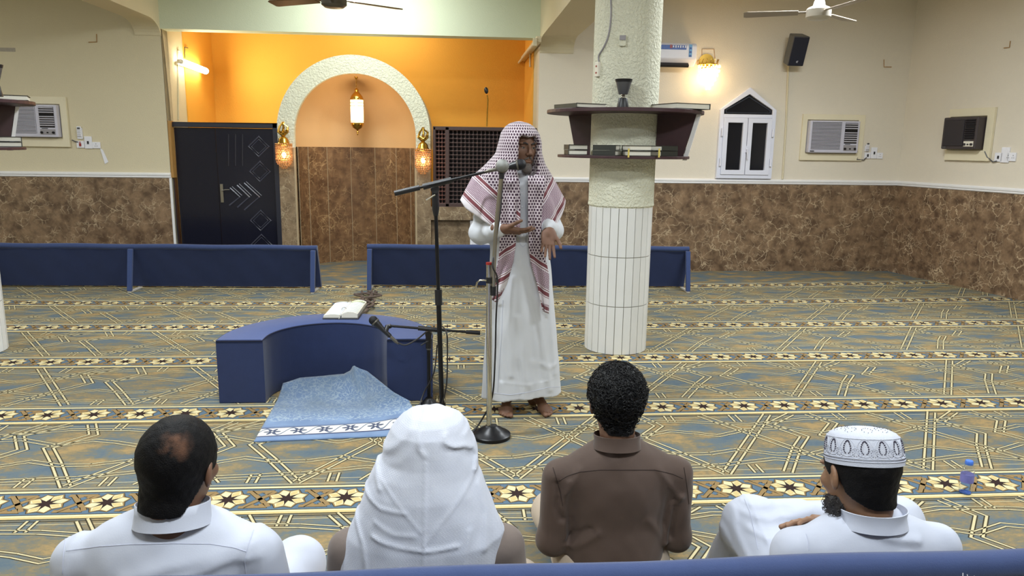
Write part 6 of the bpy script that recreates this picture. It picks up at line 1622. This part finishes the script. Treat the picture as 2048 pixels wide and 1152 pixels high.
YB3 = 2.30
F3 = [(pxz([(1120, 985), (1126, 1010), (1122, 1035), (1130, 1060)], YB3), .012, -.014), (pxz([(1143, 980), (1136, 1005), (1130, 1030), (1136, 1075), (1138, 1115)], YB3), .012, .010), (pxz([(1185, 1072), (1160, 1090), (1140, 1112)], YB3), .012, -.008), (pxz([(1200, 1075), (1170, 1100), (1150, 1116)], YB3), .012, .007),
      (pxz([(1375, 1012), (1358, 1030), (1352, 1060), (1345, 1110)], YB3), .012, .010), (pxz([(1362, 1020), (1360, 1050), (1356, 1100)], YB3), .010, -.012), (pxz([(1325, 950), (1350, 985), (1368, 1010)], YB3), .010, .005), (pxz([(1165, 955), (1150, 985), (1130, 1010)], YB3), .010, .005), (pxz([(1300, 1050), (1330, 1080), (1342, 1110)], YB3), .014, .005), (pxz([(1230, 960), (1228, 1000)], YB3), .03, -.003)]
def f3(p):
    d = seated_f(p, c3, sc3, **{**k3, 'knees': ()})
    for pts, w_, a in F3: d = d-ridge2(p, pts, w_, a)
    return np.maximum(d-.0025*wob(p, 30)-.0012*wob(p, 62, 1), .04-p[:, 2])
g3 = mesh_np('shirt', [sculpt(f3, V3(*c3)+V3(-.42, -.22, 0), V3(*c3)+V3(.42, .5, .66), .0065)], M['brown_shirt'], man3)
def legs3(p):
    q = (p-V3(*c3))/sc3; d = ell(q, (0, .05, .09), (.21, .19, .10))
    for s_ in (-1, 1):
        kn = (.17*s_, .43, .09); d = smin(d, smin(cone(q, (.09*s_, .05, .12), kn, .105, .078), cone(q, kn, (.10*s_, .0, .07), .07, .05), .04), .05)
    return (d-.003*wob(q, 24))*sc3
mesh_np('trousers', [sculpt(legs3, V3(*c3)+V3(-.52, -.3, 0), V3(*c3)+V3(.52, .66, .36), .0095)], M['beige'], man3)
collar(man3, (.566, 2.408, .578), .080, .080, .036, -.16, M['brown_shirt'], 1.03)
surf_line('yoke_seam', g3, [(1118, 962), (1135, 952), (1160, 944), (1200, 940), (1250, 940), (1310, 940), (1345, 948), (1368, 958)], .0013, M['brown_seam'], man3)
surf_line('sleeve_seam', g3, [(1106, 935), (1112, 955), (1121, 985), (1126, 1015)], .0012, M['brown_seam'], man3)
surf_line('sleeve_seam', g3, [(1368, 935), (1372, 960), (1376, 990), (1378, 1010)], .0012, M['brown_seam'], man3)

# ================================================================== man 4: white embroidered cap, black beard, knees drawn up under a white robe
c4 = (1.185, 1.86, 0); sc4 = 1.03; hc4 = (1.147, 1.885, .696); hs4 = 1.08; R4 = basis(-8, 18, 2); nb4 = (1.172, 1.872, .50)
k4 = dict(sh=.20, shz=.475, slope=.03, elbow=(.222, .05, .24), chest=(.19, .125), neckz=.57, sleeve=.06, knees=(), wrist=(.06, .26, .30))
bd = [head_chunk(hc4, R4, hs4, nb4, .055), inner_body(c4, sc4, hc4, R4, hs4, **k4)]
w4 = P(1668, 1058, Y=1.99); w4b = w4
bd.append(hand_chunk(w4+Vector((.015, 0, .008)), (-1, .12, .10), (.0, -.75, -.5), True, 1.0, .0028, curl=(.10, .16, .22, .3), tc=.1))
bd.append(hand_chunk((1.30, 2.2, .40), (-.4, .9, -.2), (0, .3, -1), False, 1.0, .0036))
man4 = person('person', bd, 'seated man at right in white cap and robe with black beard', M['skin2'])
e = .16*hs4
hair4f = lambda p: (lambda q: np.maximum(np.maximum(headneck(p, hc4, R4, hs4, nb4, .055, ears=False, face=False)-.009-.0012*wob(q, 170), hs4*(hairline(q, -.084)-q[:, 2])), hs4*(q[:, 2]-.050-.03*(q[:, 1]+.022))))(to_local(p, hc4, R4, hs4))
h4 = sculpt(hair4f, [hc4[0]-e, hc4[1]-e, hc4[2]-.15*hs4], [hc4[0]+e, hc4[1]+e, hc4[2]+.15*hs4], .0042)
hr4 = mesh_np('hair', [h4], M['hair'], man4)
beardf = lambda p: (lambda q: np.maximum(smin(smin(ell(q, (0, .072, -.115), (.046, .040, .045)), cone(q, (0, .085, -.12), (0, .12, -.185), .036, .016), .02), ell(np.stack([np.abs(q[:, 0]), q[:, 1], q[:, 2]], 1), (.052, .035, -.075), (.02, .035, .04)), .02)-.005*wob(q, 120)-.003*wob(q, 210, 2), q[:, 2]+.055)*hs4)(to_local(p, hc4, R4, hs4))
b4 = sculpt(beardf, [hc4[0]-.25, hc4[1]-.1, hc4[2]-.30], [hc4[0]+.15, hc4[1]+.26, hc4[2]+.02], .005)
bd4 = mesh_np('beard', [b4], M['beard'], man4)
strands('beard_strands', 700, on_hair(b4[0], (hc4[0]+.01, hc4[1]+.06, hc4[2]-.05)), .012, .0008, M['beard'], bd4, 4, (.004, 5), random.Random(9))
# embroidered cap
Rm4 = Matrix(R4.tolist())
capc = Vector(hc4)+Rm4 @ Vector((0, -.022, .046))*hs4
Rc = Rm4 @ Matrix.Rotation(math.radians(2), 3, 'X') @ Matrix.Rotation(math.radians(0), 3, 'Z')
cprof = [(.0885, -.012), (.0910, -.012), (.0915, .0), (.0905, .018), (.0870, .042), (.0825, .055), (.076, .063), (.058, .072), (.03, .077), (.0005, .0785)]
SXc, SYc = .97, 1.12
def cap_pt(a, i_z, out=.0):
    r = np.interp(i_z, [c_[1] for c_ in cprof[2:]], [c_[0] for c_ in cprof[2:]]); v = Vector(((r+out)*math.cos(a)*SXc, (r+out)*math.sin(a)*SYc, i_z))
    return capc+Rc @ (v*hs4*1.02)
mm = MB()
n = 56; vs = []
for r, z in cprof:
    for k in range(n):
        a = 2*PI*k/n; vs.append(capc+Rc @ (Vector((r*math.cos(a)*SXc, r*math.sin(a)*SYc, z))*hs4*1.02))
mm.add(vs, [(i*n+k, i*n+(k+1) % n, (i+1)*n+(k+1) % n, (i+1)*n+k) for i in range(len(cprof)-1) for k in range(n)])
M['cap_white'] = mat('white_embroidered_cap', srgb(192, 196, 210), .85, var=.06, vs=60, bump=.7, bs=420, bd=.002)
cap = put(mm.build('knitted_cap', M['cap_white'], None, smooth=True, ang=60), man4)
M['eyelet'] = mat('dark_eyelet', srgb(62, 58, 74), .9)
mm = MB(); m2_ = MB(); NTD = 14
for k in range(NTD):
    a0 = 2*PI*k/NTD; half = PI/NTD
    for j in range(17):
        u = -PI*.88+2*PI*.88*j/16; x_ = .62*math.sin(u)*(1-.25*math.cos(u)); z_ = math.cos(u)
        p = cap_pt(a0+half*.66*x_, .034+.0155*z_, .0006); mm.sphere(p, .0023 if abs(u) < 2.2 else .0018, 5, 4)
    for j in range(9):
        u = 2*PI*j/9; p = cap_pt(a0+half+half*.36*math.cos(u), .020+.0075*math.sin(u), .0006); mm.sphere(p, .0011, 5, 4)
    for j in range(14): p = cap_pt(a0+half*2*j/14, .0035, .0006); mm.sphere(p, .0010, 4, 3)
    ring = [cap_pt(a0+half*.92*math.sin(u)*(1-.2*math.cos(u)), .033+.0215*math.cos(u), .0004) for u in [2*PI*j/20 for j in range(20)]]
    m2_.tube(ring, .0010, 5, closed=True)
    ring = [cap_pt(a0+half+half*.62*math.sin(u), .020+.012*math.cos(u), .0004) for u in [2*PI*j/12 for j in range(12)]]; m2_.tube(ring, .0009, 5, closed=True)
for z in (.0, .007, .0545):
    m2_.tube([cap_pt(2*PI*j/56, z, .0005) for j in range(56)], .0013, 5, closed=True)
me_ = MB()
for k in range(9):
    for j in range(10):
        a = 2*PI*k/9+.22*math.sin(2*PI*j/10); rr = .052+.016*math.cos(2*PI*j/10); v = Vector((rr*math.cos(a)*SXc, rr*math.sin(a)*SYc, np.interp(rr, [.0, .03, .06, .079], [.0788, .0774, .0726, .063])+.0006))
        me_.sphere(capc+Rc @ (v*hs4*1.02), .0011, 5, 4)
e_ = put(mm.build('eyelet_pattern', M['eyelet'], None, smooth=True), man4); e_.parent = cap; e_.matrix_parent_inverse = cap.matrix_world.inverted()
e_ = put(me_.build('crown_eyelet_pattern', M['eyelet'], None, smooth=True), man4); e_.parent = cap; e_.matrix_parent_inverse = cap.matrix_world.inverted()
e_ = put(m2_.build('embroidery', M['cap_white'], None, smooth=True), man4); e_.parent = cap; e_.matrix_parent_inverse = cap.matrix_world.inverted()
# robe: back, sleeves and the cloth stretched over both knees
KL, KR = P(1499, 1046, Y=2.26), P(1795, 1042, Y=2.25)
FLf, FRf = Vector((KL.x-.02, 2.45, .05)), Vector((KR.x-.08, 2.50, .05))
YB4 = 1.76
F4 = [(pxz([(1760, 1075), (1800, 1082), (1850, 1090)], YB4), .012, .008), (pxz([(1740, 1068), (1790, 1072)], YB4), .012, .004), (pxz([(1620, 1090), (1650, 1072), (1690, 1066)], YB4), .010, .006)]
F4k = [(pxz([(1500, 1028), (1600, 1034), (1700, 1028)], 2.15), .010, .005), (pxz([(1508, 1052), (1600, 1058), (1650, 1050)], 2.12), .010, .005), (pxz([(1515, 1080), (1580, 1088), (1640, 1086)], 2.1), .010, .006), (pxz([(1480, 1010), (1468, 1050), (1478, 1100)], 2.2), .012, .008), (pxz([(1462, 1020), (1450, 1060), (1465, 1100)], 2.2), .010, .008), (pxz([(1505, 1000), (1512, 1050), (1520, 1105)], 2.2), .005, .004)]
def f4(p):
    d = seated_f(p, c4, sc4, **k4)
    for pts, w_, a in F4: d = d-ridge2(p, pts, w_, a)
    d = smin(d, cone(p, (c4[0]-.205*sc4, c4[1]+.03, .46), (1.02, 1.93, .44), .06, .055), .03)
    d = smin(d, cone(p, (1.02, 1.93, .44), w4+Vector((.035, 0, -.012)), .055, .043), .03)
    kl, kr = V3(*KL), V3(*KR)
    th = smin(cone(p, (c4[0]-.08, c4[1]+.06, .13), KL, .12, .082), cone(p, (c4[0]+.08, c4[1]+.06, .13), KR, .12, .078), .05)
    sh_ = smin(cone(p, KL, FLf, .080, .06), cone(p, KR, FRf, .076, .06), .05)
    span = smin(cone(p, KL+Vector((.03, 0, .0)), KR+Vector((-.03, 0, .0)), .073), cone(p, KL+Vector((.05, .06, -.14)), KR+Vector((-.05, .06, -.14)), .07), .06)
    span = smin(span, cone(p, KL+Vector((.04, -.12, -.10)), KR+Vector((-.10, -.12, -.08)), .065), .09)
    L_ = smin(smin(th, sh_, .04), span, .03)
    for pts, w_, a in F4k: L_ = L_-np.where(p[:, 1] < 2.3, ridge2(p, pts, w_, a), 0)
    d = smin(d, L_, .035)
    return np.maximum(d-.002*wob(p, 30)-.001*wob(p, 66, 1), .004-p[:, 2])
g4 = mesh_np('robe', [sculpt(f4, (.72, 1.60, 0), (1.72, 2.62, .66), .0068)], M['thobe'], man4)
collar(man4, (1.178, 1.852, .572), .090, .086, .036, -.16, M['thobe'], 1.05, yaw=.1)
surf_line('panel_seam', g4, [(1489, 998), (1500, 1025), (1508, 1060), (1517, 1104)], .0011, M['seam'], man4)
surf_line('sleeve_seam', g4, [(1612, 1068), (1616, 1082), (1618, 1103)], .0011, M['seam'], man4)
# ================================================================== the standing speaker
BX, BY = .40, 4.25
hcs = (.372, 4.235, 1.592); hss = 1.0; RS = basis(180-24, 3, -2)
nbs = (.365, 4.255, 1.42)
def speaker_body(p):
    # lean body standing inside the robe
    z = p[:, 2]
    d = cone(p, (.385, 4.26, 1.0), (.365, 4.255, 1.32), .10, .10)
    for sx, foot in ((-.066, (.318, 4.37, .08)), (.066, (.510, 4.36, .08))):
        d = smin(d, cone(p, (.385+sx, 4.26, .95), (.395+sx*1.2, 4.275, .50), .070, .052), .03); d = smin(d, cone(p, (.395+sx*1.2, 4.275, .50), foot, .050, .036), .03)
    for sh, el, wr in SARM: d = smin(d, smin(cone(p, sh, el, .045, .038), cone(p, el, wr, .038, .027), .02), .03)
    return smin(d, cone(p, (.23, 4.26, 1.38), (.50, 4.26, 1.38), .05), .05)
WR, WL = Vector((.268, 4.045, 1.150)), Vector((.520, 4.06, 1.140))
SARM = (((.205, 4.26, 1.375), (.150, 4.25, 1.10), tuple(WR+Vector((-.02, .01, 0)))), ((.515, 4.26, 1.37), (.558, 4.23, 1.125), tuple(WL+Vector((.0, .02, .02)))))
ch = [head_chunk(hcs, RS, hss, nbs, .054, .003), sculpt(speaker_body, (.0, 4.0, .06), (.8, 4.45, 1.48), .016)]
ch.append(hand_chunk(WR, (.93, -.30, -.10), (.05, .40, .90), False, .98, .0023, curl=(.25, .22, .28, .35), tc=.35, spread=.10))
ch.append(hand_chunk(WL, (-.10, -.52, -.84), (.0, -.80, .52), True, .98, .0023, curl=(.12, .10, .14, .2), tc=.0, spread=.3))
def foot_chunk(c, yaw, big):
    Rm = np.array(Matrix.Rotation(-math.radians(yaw), 3, 'Z'), np.float32)
    def f(p):
        q = (p-V3(*c)) @ Rm; q = q*V3(big, 1, 1); return foot_f(q)
    return sculpt(f, (c[0]-.22, c[1]-.28, -.01), (c[0]+.22, c[1]+.2, .30), .0034)
ch.append(foot_chunk((.318, 4.375, .002), 180+5, -1)); ch.append(foot_chunk((.505, 4.375, .002), 180-22, 1))
sp = person('person', ch, 'barefoot man standing at microphones in white robe and checked red scarf', M['skin_face'])
# eyes, brows, beard
Rsm = Matrix(RS.tolist()); hv_ = Vector(hcs)
def hl(x, y, z): return hv_+Rsm @ Vector((x, y, z))
for s_ in (-1, 1):
    mm = MB(); mm.sphere(hl(.031*s_, .0805, .003), .0115, 14, 10); e = put(mm.build('eye', M['eye'], None, smooth=True), sp)
    mm = MB(); mm.sphere(hl(.031*s_, .0862, .003), .0068, 12, 8); i_ = put(mm.build('iris', M['iris'], None, smooth=True), sp); i_.parent = e
    mm = MB(); mm.tube([hl(.012*s_, .1015, .0215), hl(.028*s_, .0985, .0285), (hl(.044*s_, .086, .0255)), hl(.052*s_, .076, .018)], [.0035, .0052, .0045, .002], 7); put(mm.build('eyebrow', M['beard'], None, smooth=True), sp)
def beard_s(p):
    q = to_local(p, hcs, RS, hss); m = np.stack([np.abs(q[:, 0]), q[:, 1], q[:, 2]], 1)
    b = smin(ell(q, (0, .088, -.112), (.030, .026, .032)), ell(m, (.046, .042, -.085), (.016, .040, .018)), .015)
    b = smin(b, cone(m, (.006, .106, -.050), (.026, .094, -.066), .0052, .0045), .004)
    b = np.maximum(b, -ell(q, (0, .105, -.068), (.022, .018, .0085)))
    return b-.002*wob(q, 180)
sb = sculpt(beard_s, [hcs[0]-.14, hcs[1]-.15, hcs[2]-.17], [hcs[0]+.14, hcs[1]+.12, hcs[2]+.0], .003)
put(mesh_np('beard', [sb], M['beard_grey']), sp)
# robe
ZR = [.09, .30, .60, .90, 1.08, 1.22, 1.32, 1.39, 1.43, 1.46]
WRb = [.245, .229, .205, .180, .168, .172, .180, .168, .12, .07]; CRb = [.412, .405, .394, .383, .372, .364, .36, .36, .36, .362]; YRb = [4.31, 4.305, 4.285, 4.26, 4.25, 4.25, 4.25, 4.25, 4.25, 4.25]; DRb = [.135, .137, .142, .142, .138, .132, .125, .105, .085, .06]
def robe_f(p):
    z = p[:, 2]; w_ = np.interp(z, ZR, WRb); dd = np.interp(z, ZR, DRb); cx_ = np.interp(z, ZR, CRb)
    a = np.arctan2(p[:, 0]-cx_, -(p[:, 1]-BY))
    f = np.clip((.95-z)/.8, 0, 1); w2 = 1+.022*f*np.sin(a*6+.6+z*1.5)+.014*f*np.sin(a*11+2)
    r = np.sqrt(((p[:, 0]-cx_)/w_)**2+((p[:, 1]-np.interp(z, ZR, YRb))/dd)**2)/w2; d = (r-1)*np.minimum(w_, dd)*.92
    d = np.maximum(d, z-1.47)
    for sh, el, wr in SARM:
        wr_ = np.array(wr); el_ = np.array(el); q = el_+(wr_-el_)*.93
        s_ = smin(cone(p, sh, el, .066, .060), cone(p, el, q, .061, .046), .03)
        u = np.linalg.norm(p-V3(*el), axis=1); s_ = s_-.0045*np.sin(u*85+p[:, 2]*30)*np.exp(-(u/.14)**2)-.002*wob(p, 45)
        d = smin(d, s_, .025)
    hem = .104+.018*np.sin((p[:, 0]-.33)*7.5)+.004*np.sin(p[:, 0]*40)
    for pts, ww, am in FR: d = d-np.where(p[:, 1] < BY, ridge2(p, pts, ww, am), 0)
    return np.maximum(d-.0015*wob(p, 30), hem-z)
FR = [(pxz([(985, 560), (982, 650), (978, 740), (982, 800)], 4.1), .018, .010), (pxz([(1003, 620), (1000, 700), (1005, 770)], 4.1), .012, -.006), (pxz([(1075, 600), (1090, 700), (1105, 790)], 4.1), .02, .008), (pxz([(1050, 560), (1062, 640), (1068, 720)], 4.1), .02, -.004),
      (pxz([(1035, 640), (1040, 720), (1060, 780)], 4.1), .02, .005), (pxz([(1085, 735), (1105, 745), (1118, 742)], 4.1), .016, .003), (pxz([(1010, 775), (1060, 778), (1122, 768)], 4.1), .006, .0012), (pxz([(1028, 560), (1022, 660), (1024, 760)], 4.1), .016, .005), (pxz([(1098, 560), (1108, 660), (1116, 760)], 4.1), .016, .005), (pxz([(1062, 600), (1080, 690), (1086, 770)], 4.1), .014, -.004)]
robe = mesh_np('robe', [sculpt(robe_f, (-.02, 3.98, .05), (.76, 4.52, 1.50), .0068)], M['thobe_s'], sp)
surf_line('hem_seam', robe, [(986, 786), (1020, 790), (1060, 784), (1095, 775), (1126, 773)], .0012, M['seam'], robe)
surf_line('front_placket', robe, [(1035, 360), (1036, 400), (1037, 450), (1040, 488), (1046, 494), (1052, 488), (1053, 450), (1051, 400)], .0014, M['seam'], robe)
surf_line('side_seam', robe, [(1006, 600), (1003, 680), (998, 740), (995, 790)], .0012, M['seam'], robe)
for yb in (386, 414, 442, 470):
    from mathutils.bvhtree import BVHTree
    o_ = Vector((0, 0, EYE)); dd_ = (P(1044, yb, Y=1.0)-o_).normalized(); hit = BVHTree.FromObject(robe, bpy.context.evaluated_depsgraph_get()).ray_cast(o_, dd_)
    if hit[0] is not None:
        mm = MB(); mm.sphere(hit[0], (.0065, .003, .0065), 10, 6); b_ = put(mm.build('button', M['white_plastic'], None, smooth=True), robe)
# checked head scarf
def shemagh_mat():
    m, nt, N, L, b = new_mat('red_checked_scarf'); A = N.new('ShaderNodeUVMap'); A.uv_map = 'check'; B = N.new('ShaderNodeUVMap'); B.uv_map = 'band'
    sa, sb_ = N.new('ShaderNodeSeparateXYZ'), N.new('ShaderNodeSeparateXYZ'); L.new(A.outputs[0], sa.inputs[0]); L.new(B.outputs[0], sb_.inputs[0])
    def mt(op, *a):
        n = N.new('ShaderNodeMath'); n.operation = op
        for i, v in enumerate(a):
            if isinstance(v, (int, float)): n.inputs[i].default_value = v
            else: L.new(v, n.inputs[i])
        return n.outputs[0]
    def mx(f, a, c):
        n = N.new('ShaderNodeMix'); n.data_type = 'RGBA'
        for i, v in ((0, f), (6, a), (7, c)):
            if isinstance(v, tuple): n.inputs[i].default_value = rgba(v)
            elif isinstance(v, (int, float)): n.inputs[i].default_value = v
            else: L.new(v, n.inputs[i])
        return n.outputs[2]
    X, Y, U, Vv = sa.outputs['X'], sa.outputs['Y'], sb_.outputs['X'], sb_.outputs['Y']
    white, dark, red, pale = srgb(206, 194, 200), srgb(64, 40, 58), srgb(112, 58, 66), srgb(176, 150, 160)
    T = .0162
    row = mt('FLOOR', mt('DIVIDE', Y, T)); xo = mt('ADD', mt('DIVIDE', X, T), mt('MULTIPLY', row, .5))
    fx = mt('ABSOLUTE', mt('SUBTRACT', mt('FRACT', xo), .5)); fy = mt('ABSOLUTE', mt('SUBTRACT', mt('FRACT', mt('DIVIDE', Y, T)), .5))
    spot = mt('MULTIPLY', mt('LESS_THAN', fx, .31), mt('LESS_THAN', fy, .36))
    link = mt('MULTIPLY', mt('LESS_THAN', mt('ABSOLUTE', mt('SUBTRACT', fx, .32)), .05), 1.0)
    chk = mx(mt('MULTIPLY', link, .45), white, dark); chk = mx(spot, chk, dark)
    # band zone
    def rng_(v, a, c): return mt('MULTIPLY', mt('GREATER_THAN', v, a), mt('LESS_THAN', v, c))
    zg = mt('LESS_THAN', mt('FRACT', mt('DIVIDE', mt('ADD', Vv, mt('PINGPONG', U, .006)), .0085)), .5)
    band = mx(rng_(Vv, .036, .112), srgb(212, 206, 212), mx(zg, srgb(196, 178, 188), srgb(104, 72, 90))); 
    for a, c, col in ((.004, .021, red), (.027, .031, red), (.117, .121, red), (.127, .146, red), (.151, .154, red)):
        n = mx(rng_(Vv, a, c), band, col); band = n
    out = mx(mt('GREATER_THAN', Vv, 0.0), chk, band)
    L.new(out, b.inputs['Base Color']); b.inputs['Roughness'].default_value = .9; setin(b, 'Sheen Weight', .15)
    n = N.new('ShaderNodeTexNoise'); n.inputs['Scale'].default_value = 300; bp = N.new('ShaderNodeBump'); bp.inputs['Strength'].default_value = .15; bp.inputs['Distance'].default_value = .001; L.new(n.outputs['Fac'], bp.inputs['Height']); L.new(bp.outputs[0], b.inputs['Normal'])
    return m
M['shemagh'] = shemagh_mat()
ZH = [1.10, 1.20, 1.275, 1.35, 1.43, 1.50, 1.56, 1.62, 1.67, 1.705, 1.725, 1.738]
WH = [.312, .308, .300, .264, .222, .164, .130, .122, .108, .082, .055, .02]
CH = [.338, .338, .338, .334, .330, .346, .362, .367, .366, .364, .362, .362]
DH = [.205, .200, .190, .175, .160, .145, .140, .138, .122, .090, .058, .02]
YH = [4.25, 4.25, 4.25, 4.25, 4.248, 4.24, 4.232, 4.228, 4.232, 4.24, 4.245, 4.245]
fdir = Rsm @ Vector((0, 1, 0))
def hood_f(p):
    z = p[:, 2]; w_ = np.interp(z, ZH, WH); dd = np.interp(z, ZH, DH); cx_ = np.interp(z, ZH, CH); cy_ = np.interp(z, ZH, YH)
    r = np.sqrt(((p[:, 0]-cx_)/w_)**2+((p[:, 1]-cy_)/dd)**2); d = (r-1)*np.minimum(w_, dd)*.88
    d = smax(d, (z-1.735)*.8, .02)
    a = np.arctan2(p[:, 0]-cx_, -(p[:, 1]-cy_)); f = np.clip((1.6-z)/.35, 0, 1)
    d = d-.007*f*np.sin(a*8+1.0+z*5)-.004*f*np.sin(a*15+2+z*9)-.0012*wob(p, 50)
    q = to_local(p, hcs, RS, hss)
    # face opening: a slot towards the face direction, pointed under the forehead fold
    op = rbox(q, (.012, .15, -.035), (.062, .125, .112), .05); op = smax(op, (q[:, 2]-.057-.30*np.abs(q[:, 0]-.014)), .012)
    d = smax(d, -op, .016)
    # open front below the chin
    cxs = np.interp(z, [1.05, 1.30, 1.45], [.392, .392, .392]); hw = np.interp(z, [1.05, 1.30, 1.40, 1.47], [.034, .030, .034, .05])
    d = smax(d, -np.maximum(np.maximum(np.abs(p[:, 0]-cxs)-hw, p[:, 1]-4.19), z-1.50), .012)
    hem = np.interp(p[:, 0], [-.05, .035, .06, .215, .34, .42, .54, .60, .640, .70], [1.34, 1.285, 1.25, 1.155, 1.14, 1.14, 1.135, 1.20, 1.285, 1.34])
    return smax(d, hem-z, .006)
hv2, hf2 = sculpt(hood_f, (-.03, 3.98, 1.08), (.72, 4.50, 1.77), .0056)
hood = mesh_np('head_scarf', [(hv2, hf2)], M['shemagh'], sp)
def set_uv(o, fchk, fband):
    me = o.data; A = me.uv_layers.new(name='check'); B = me.uv_layers.new(name='band')
    n = len(me.vertices); co = np.zeros(n*3); me.vertices.foreach_get('co', co); co = co.reshape(-1, 3)
    li = np.zeros(len(me.loops), int); me.loops.foreach_get('vertex_index', li)
    A.data.foreach_set('uv', fchk(co)[li].astype(np.float32).ravel()); B.data.foreach_set('uv', fband(co)[li].astype(np.float32).ravel())
def hood_chk(c):
    z = c[:, 2]; cx_ = np.interp(z, ZH, CH); a = np.arctan2(c[:, 0]-cx_, -(c[:, 1]-np.interp(z, ZH, YH))); w_ = np.interp(z, [1.1, 1.43, 1.5, 1.62, 1.73], [.21, .17, .145, .13, .10])
    return np.stack([a*w_, z], 1)
def hood_band(c):
    x, z = c[:, 0], c[:, 2]
    vl = (x-.150)*-.66+(z-1.425)*-.75; ul = (x-.150)*.75+(z-1.425)*-.66
    vr = (x-.545)*.82+(z-1.425)*-.57; ur = (x-.545)*.57+(z-1.425)*.82
    lft = x < .36; v = np.where(lft, vl, vr); u = np.where(lft, ul, ur)
    v = np.where(z > 1.47, -.1, v)
    return np.stack([u, v], 1)
set_uv(hood, hood_chk, hood_band)
# fold ridge running back from the pointed brow
def tail(name, Lpx, Rpx, Yf, band):
    rows, cols = 60, 16; vs, ck, bn = [], [], []
    def at(pts, py):
        for i in range(len(pts)-1):
            if pts[i][1] <= py <= pts[i+1][1]: t = (py-pts[i][1])/(pts[i+1][1]-pts[i][1]); return pts[i][0]*(1-t)+pts[i+1][0]*t
        return pts[0][0] if py < pts[0][1] else pts[-1][0]
    y0 = max(Lpx[0][1], Rpx[0][1]); 
    for j in range(rows+1):
        t = j/rows; yl = Lpx[0][1]+(Lpx[-1][1]-Lpx[0][1])*t; yr = Rpx[0][1]+(Rpx[-1][1]-Rpx[0][1])*t
        xl, xr = at(Lpx, yl), at(Rpx, yr)
        for i in range(cols+1):
            s_ = i/cols; px, py = xl*(1-s_)+xr*s_, yl*(1-s_)+yr*s_; zz_ = P(px, py, Y=4.08).z; Y = Yf(zz_)-.010*math.sin(s_*PI*2.5+1+t*2)*(.5+.5*t)-.006
            p = P(px, py, Y=Y); vs.append(p); ck.append((p.x+.0, p.z)); bn.append(band(p))
    fs = [(j*(cols+1)+i, (j+1)*(cols+1)+i, (j+1)*(cols+1)+i+1, j*(cols+1)+i+1) for j in range(rows) for i in range(cols)]
    mm = MB(); mm.add(vs, fs); o = mm.build(name, M['shemagh'], None, fix=False, smooth=True, ang=180)
    A = o.data.uv_layers.new(name='check'); B = o.data.uv_layers.new(name='band')
    for l in o.data.loops: A.data[l.index].uv = ck[l.vertex_index]; B.data[l.index].uv = bn[l.vertex_index]
    sd = o.modifiers.new('Solidify', 'SOLIDIFY'); sd.thickness = .006; sd.offset = 0
    put(o, sp); o.parent = hood; o.matrix_parent_inverse = hood.matrix_world.inverted(); return o
robe_front = lambda z: float(np.interp(z, ZR, YRb))-float(np.interp(z, ZR, DRb))-.014-(.055 if z > 1.2 else .055*max(0, (z-.95)/.25))
def band_l(p):
    zz_ = p.z-1.02; v = -(zz_)*.80+(p.x-.25)*.55; return (p.x*.8+p.z*.55, v % .19 if v > 0 else v)
def band_r(p):
    zz_ = p.z-.985; v = -(zz_)*.80+(p.x-.46)*-.55+.0; return (p.x*.8-p.z*.55, v % .19 if v > 0 else v)
tail('scarf_tail', [(1000, 352), (1002, 400), (1001, 440), (1000, 480), (998, 515), (988, 562), (985, 600)], [(1034, 352), (1033, 400), (1031, 450), (1032, 480), (1027, 520), (1014, 567), (994, 606)], robe_front, band_l)
tail('scarf_tail', [(1056, 352), (1056, 400), (1057, 463), (1058, 500), (1062, 527), (1075, 570), (1086, 622)], [(1092, 352), (1086, 400), (1081, 450), (1082, 480), (1090, 512), (1098, 552), (1097, 628)], robe_front, band_r)
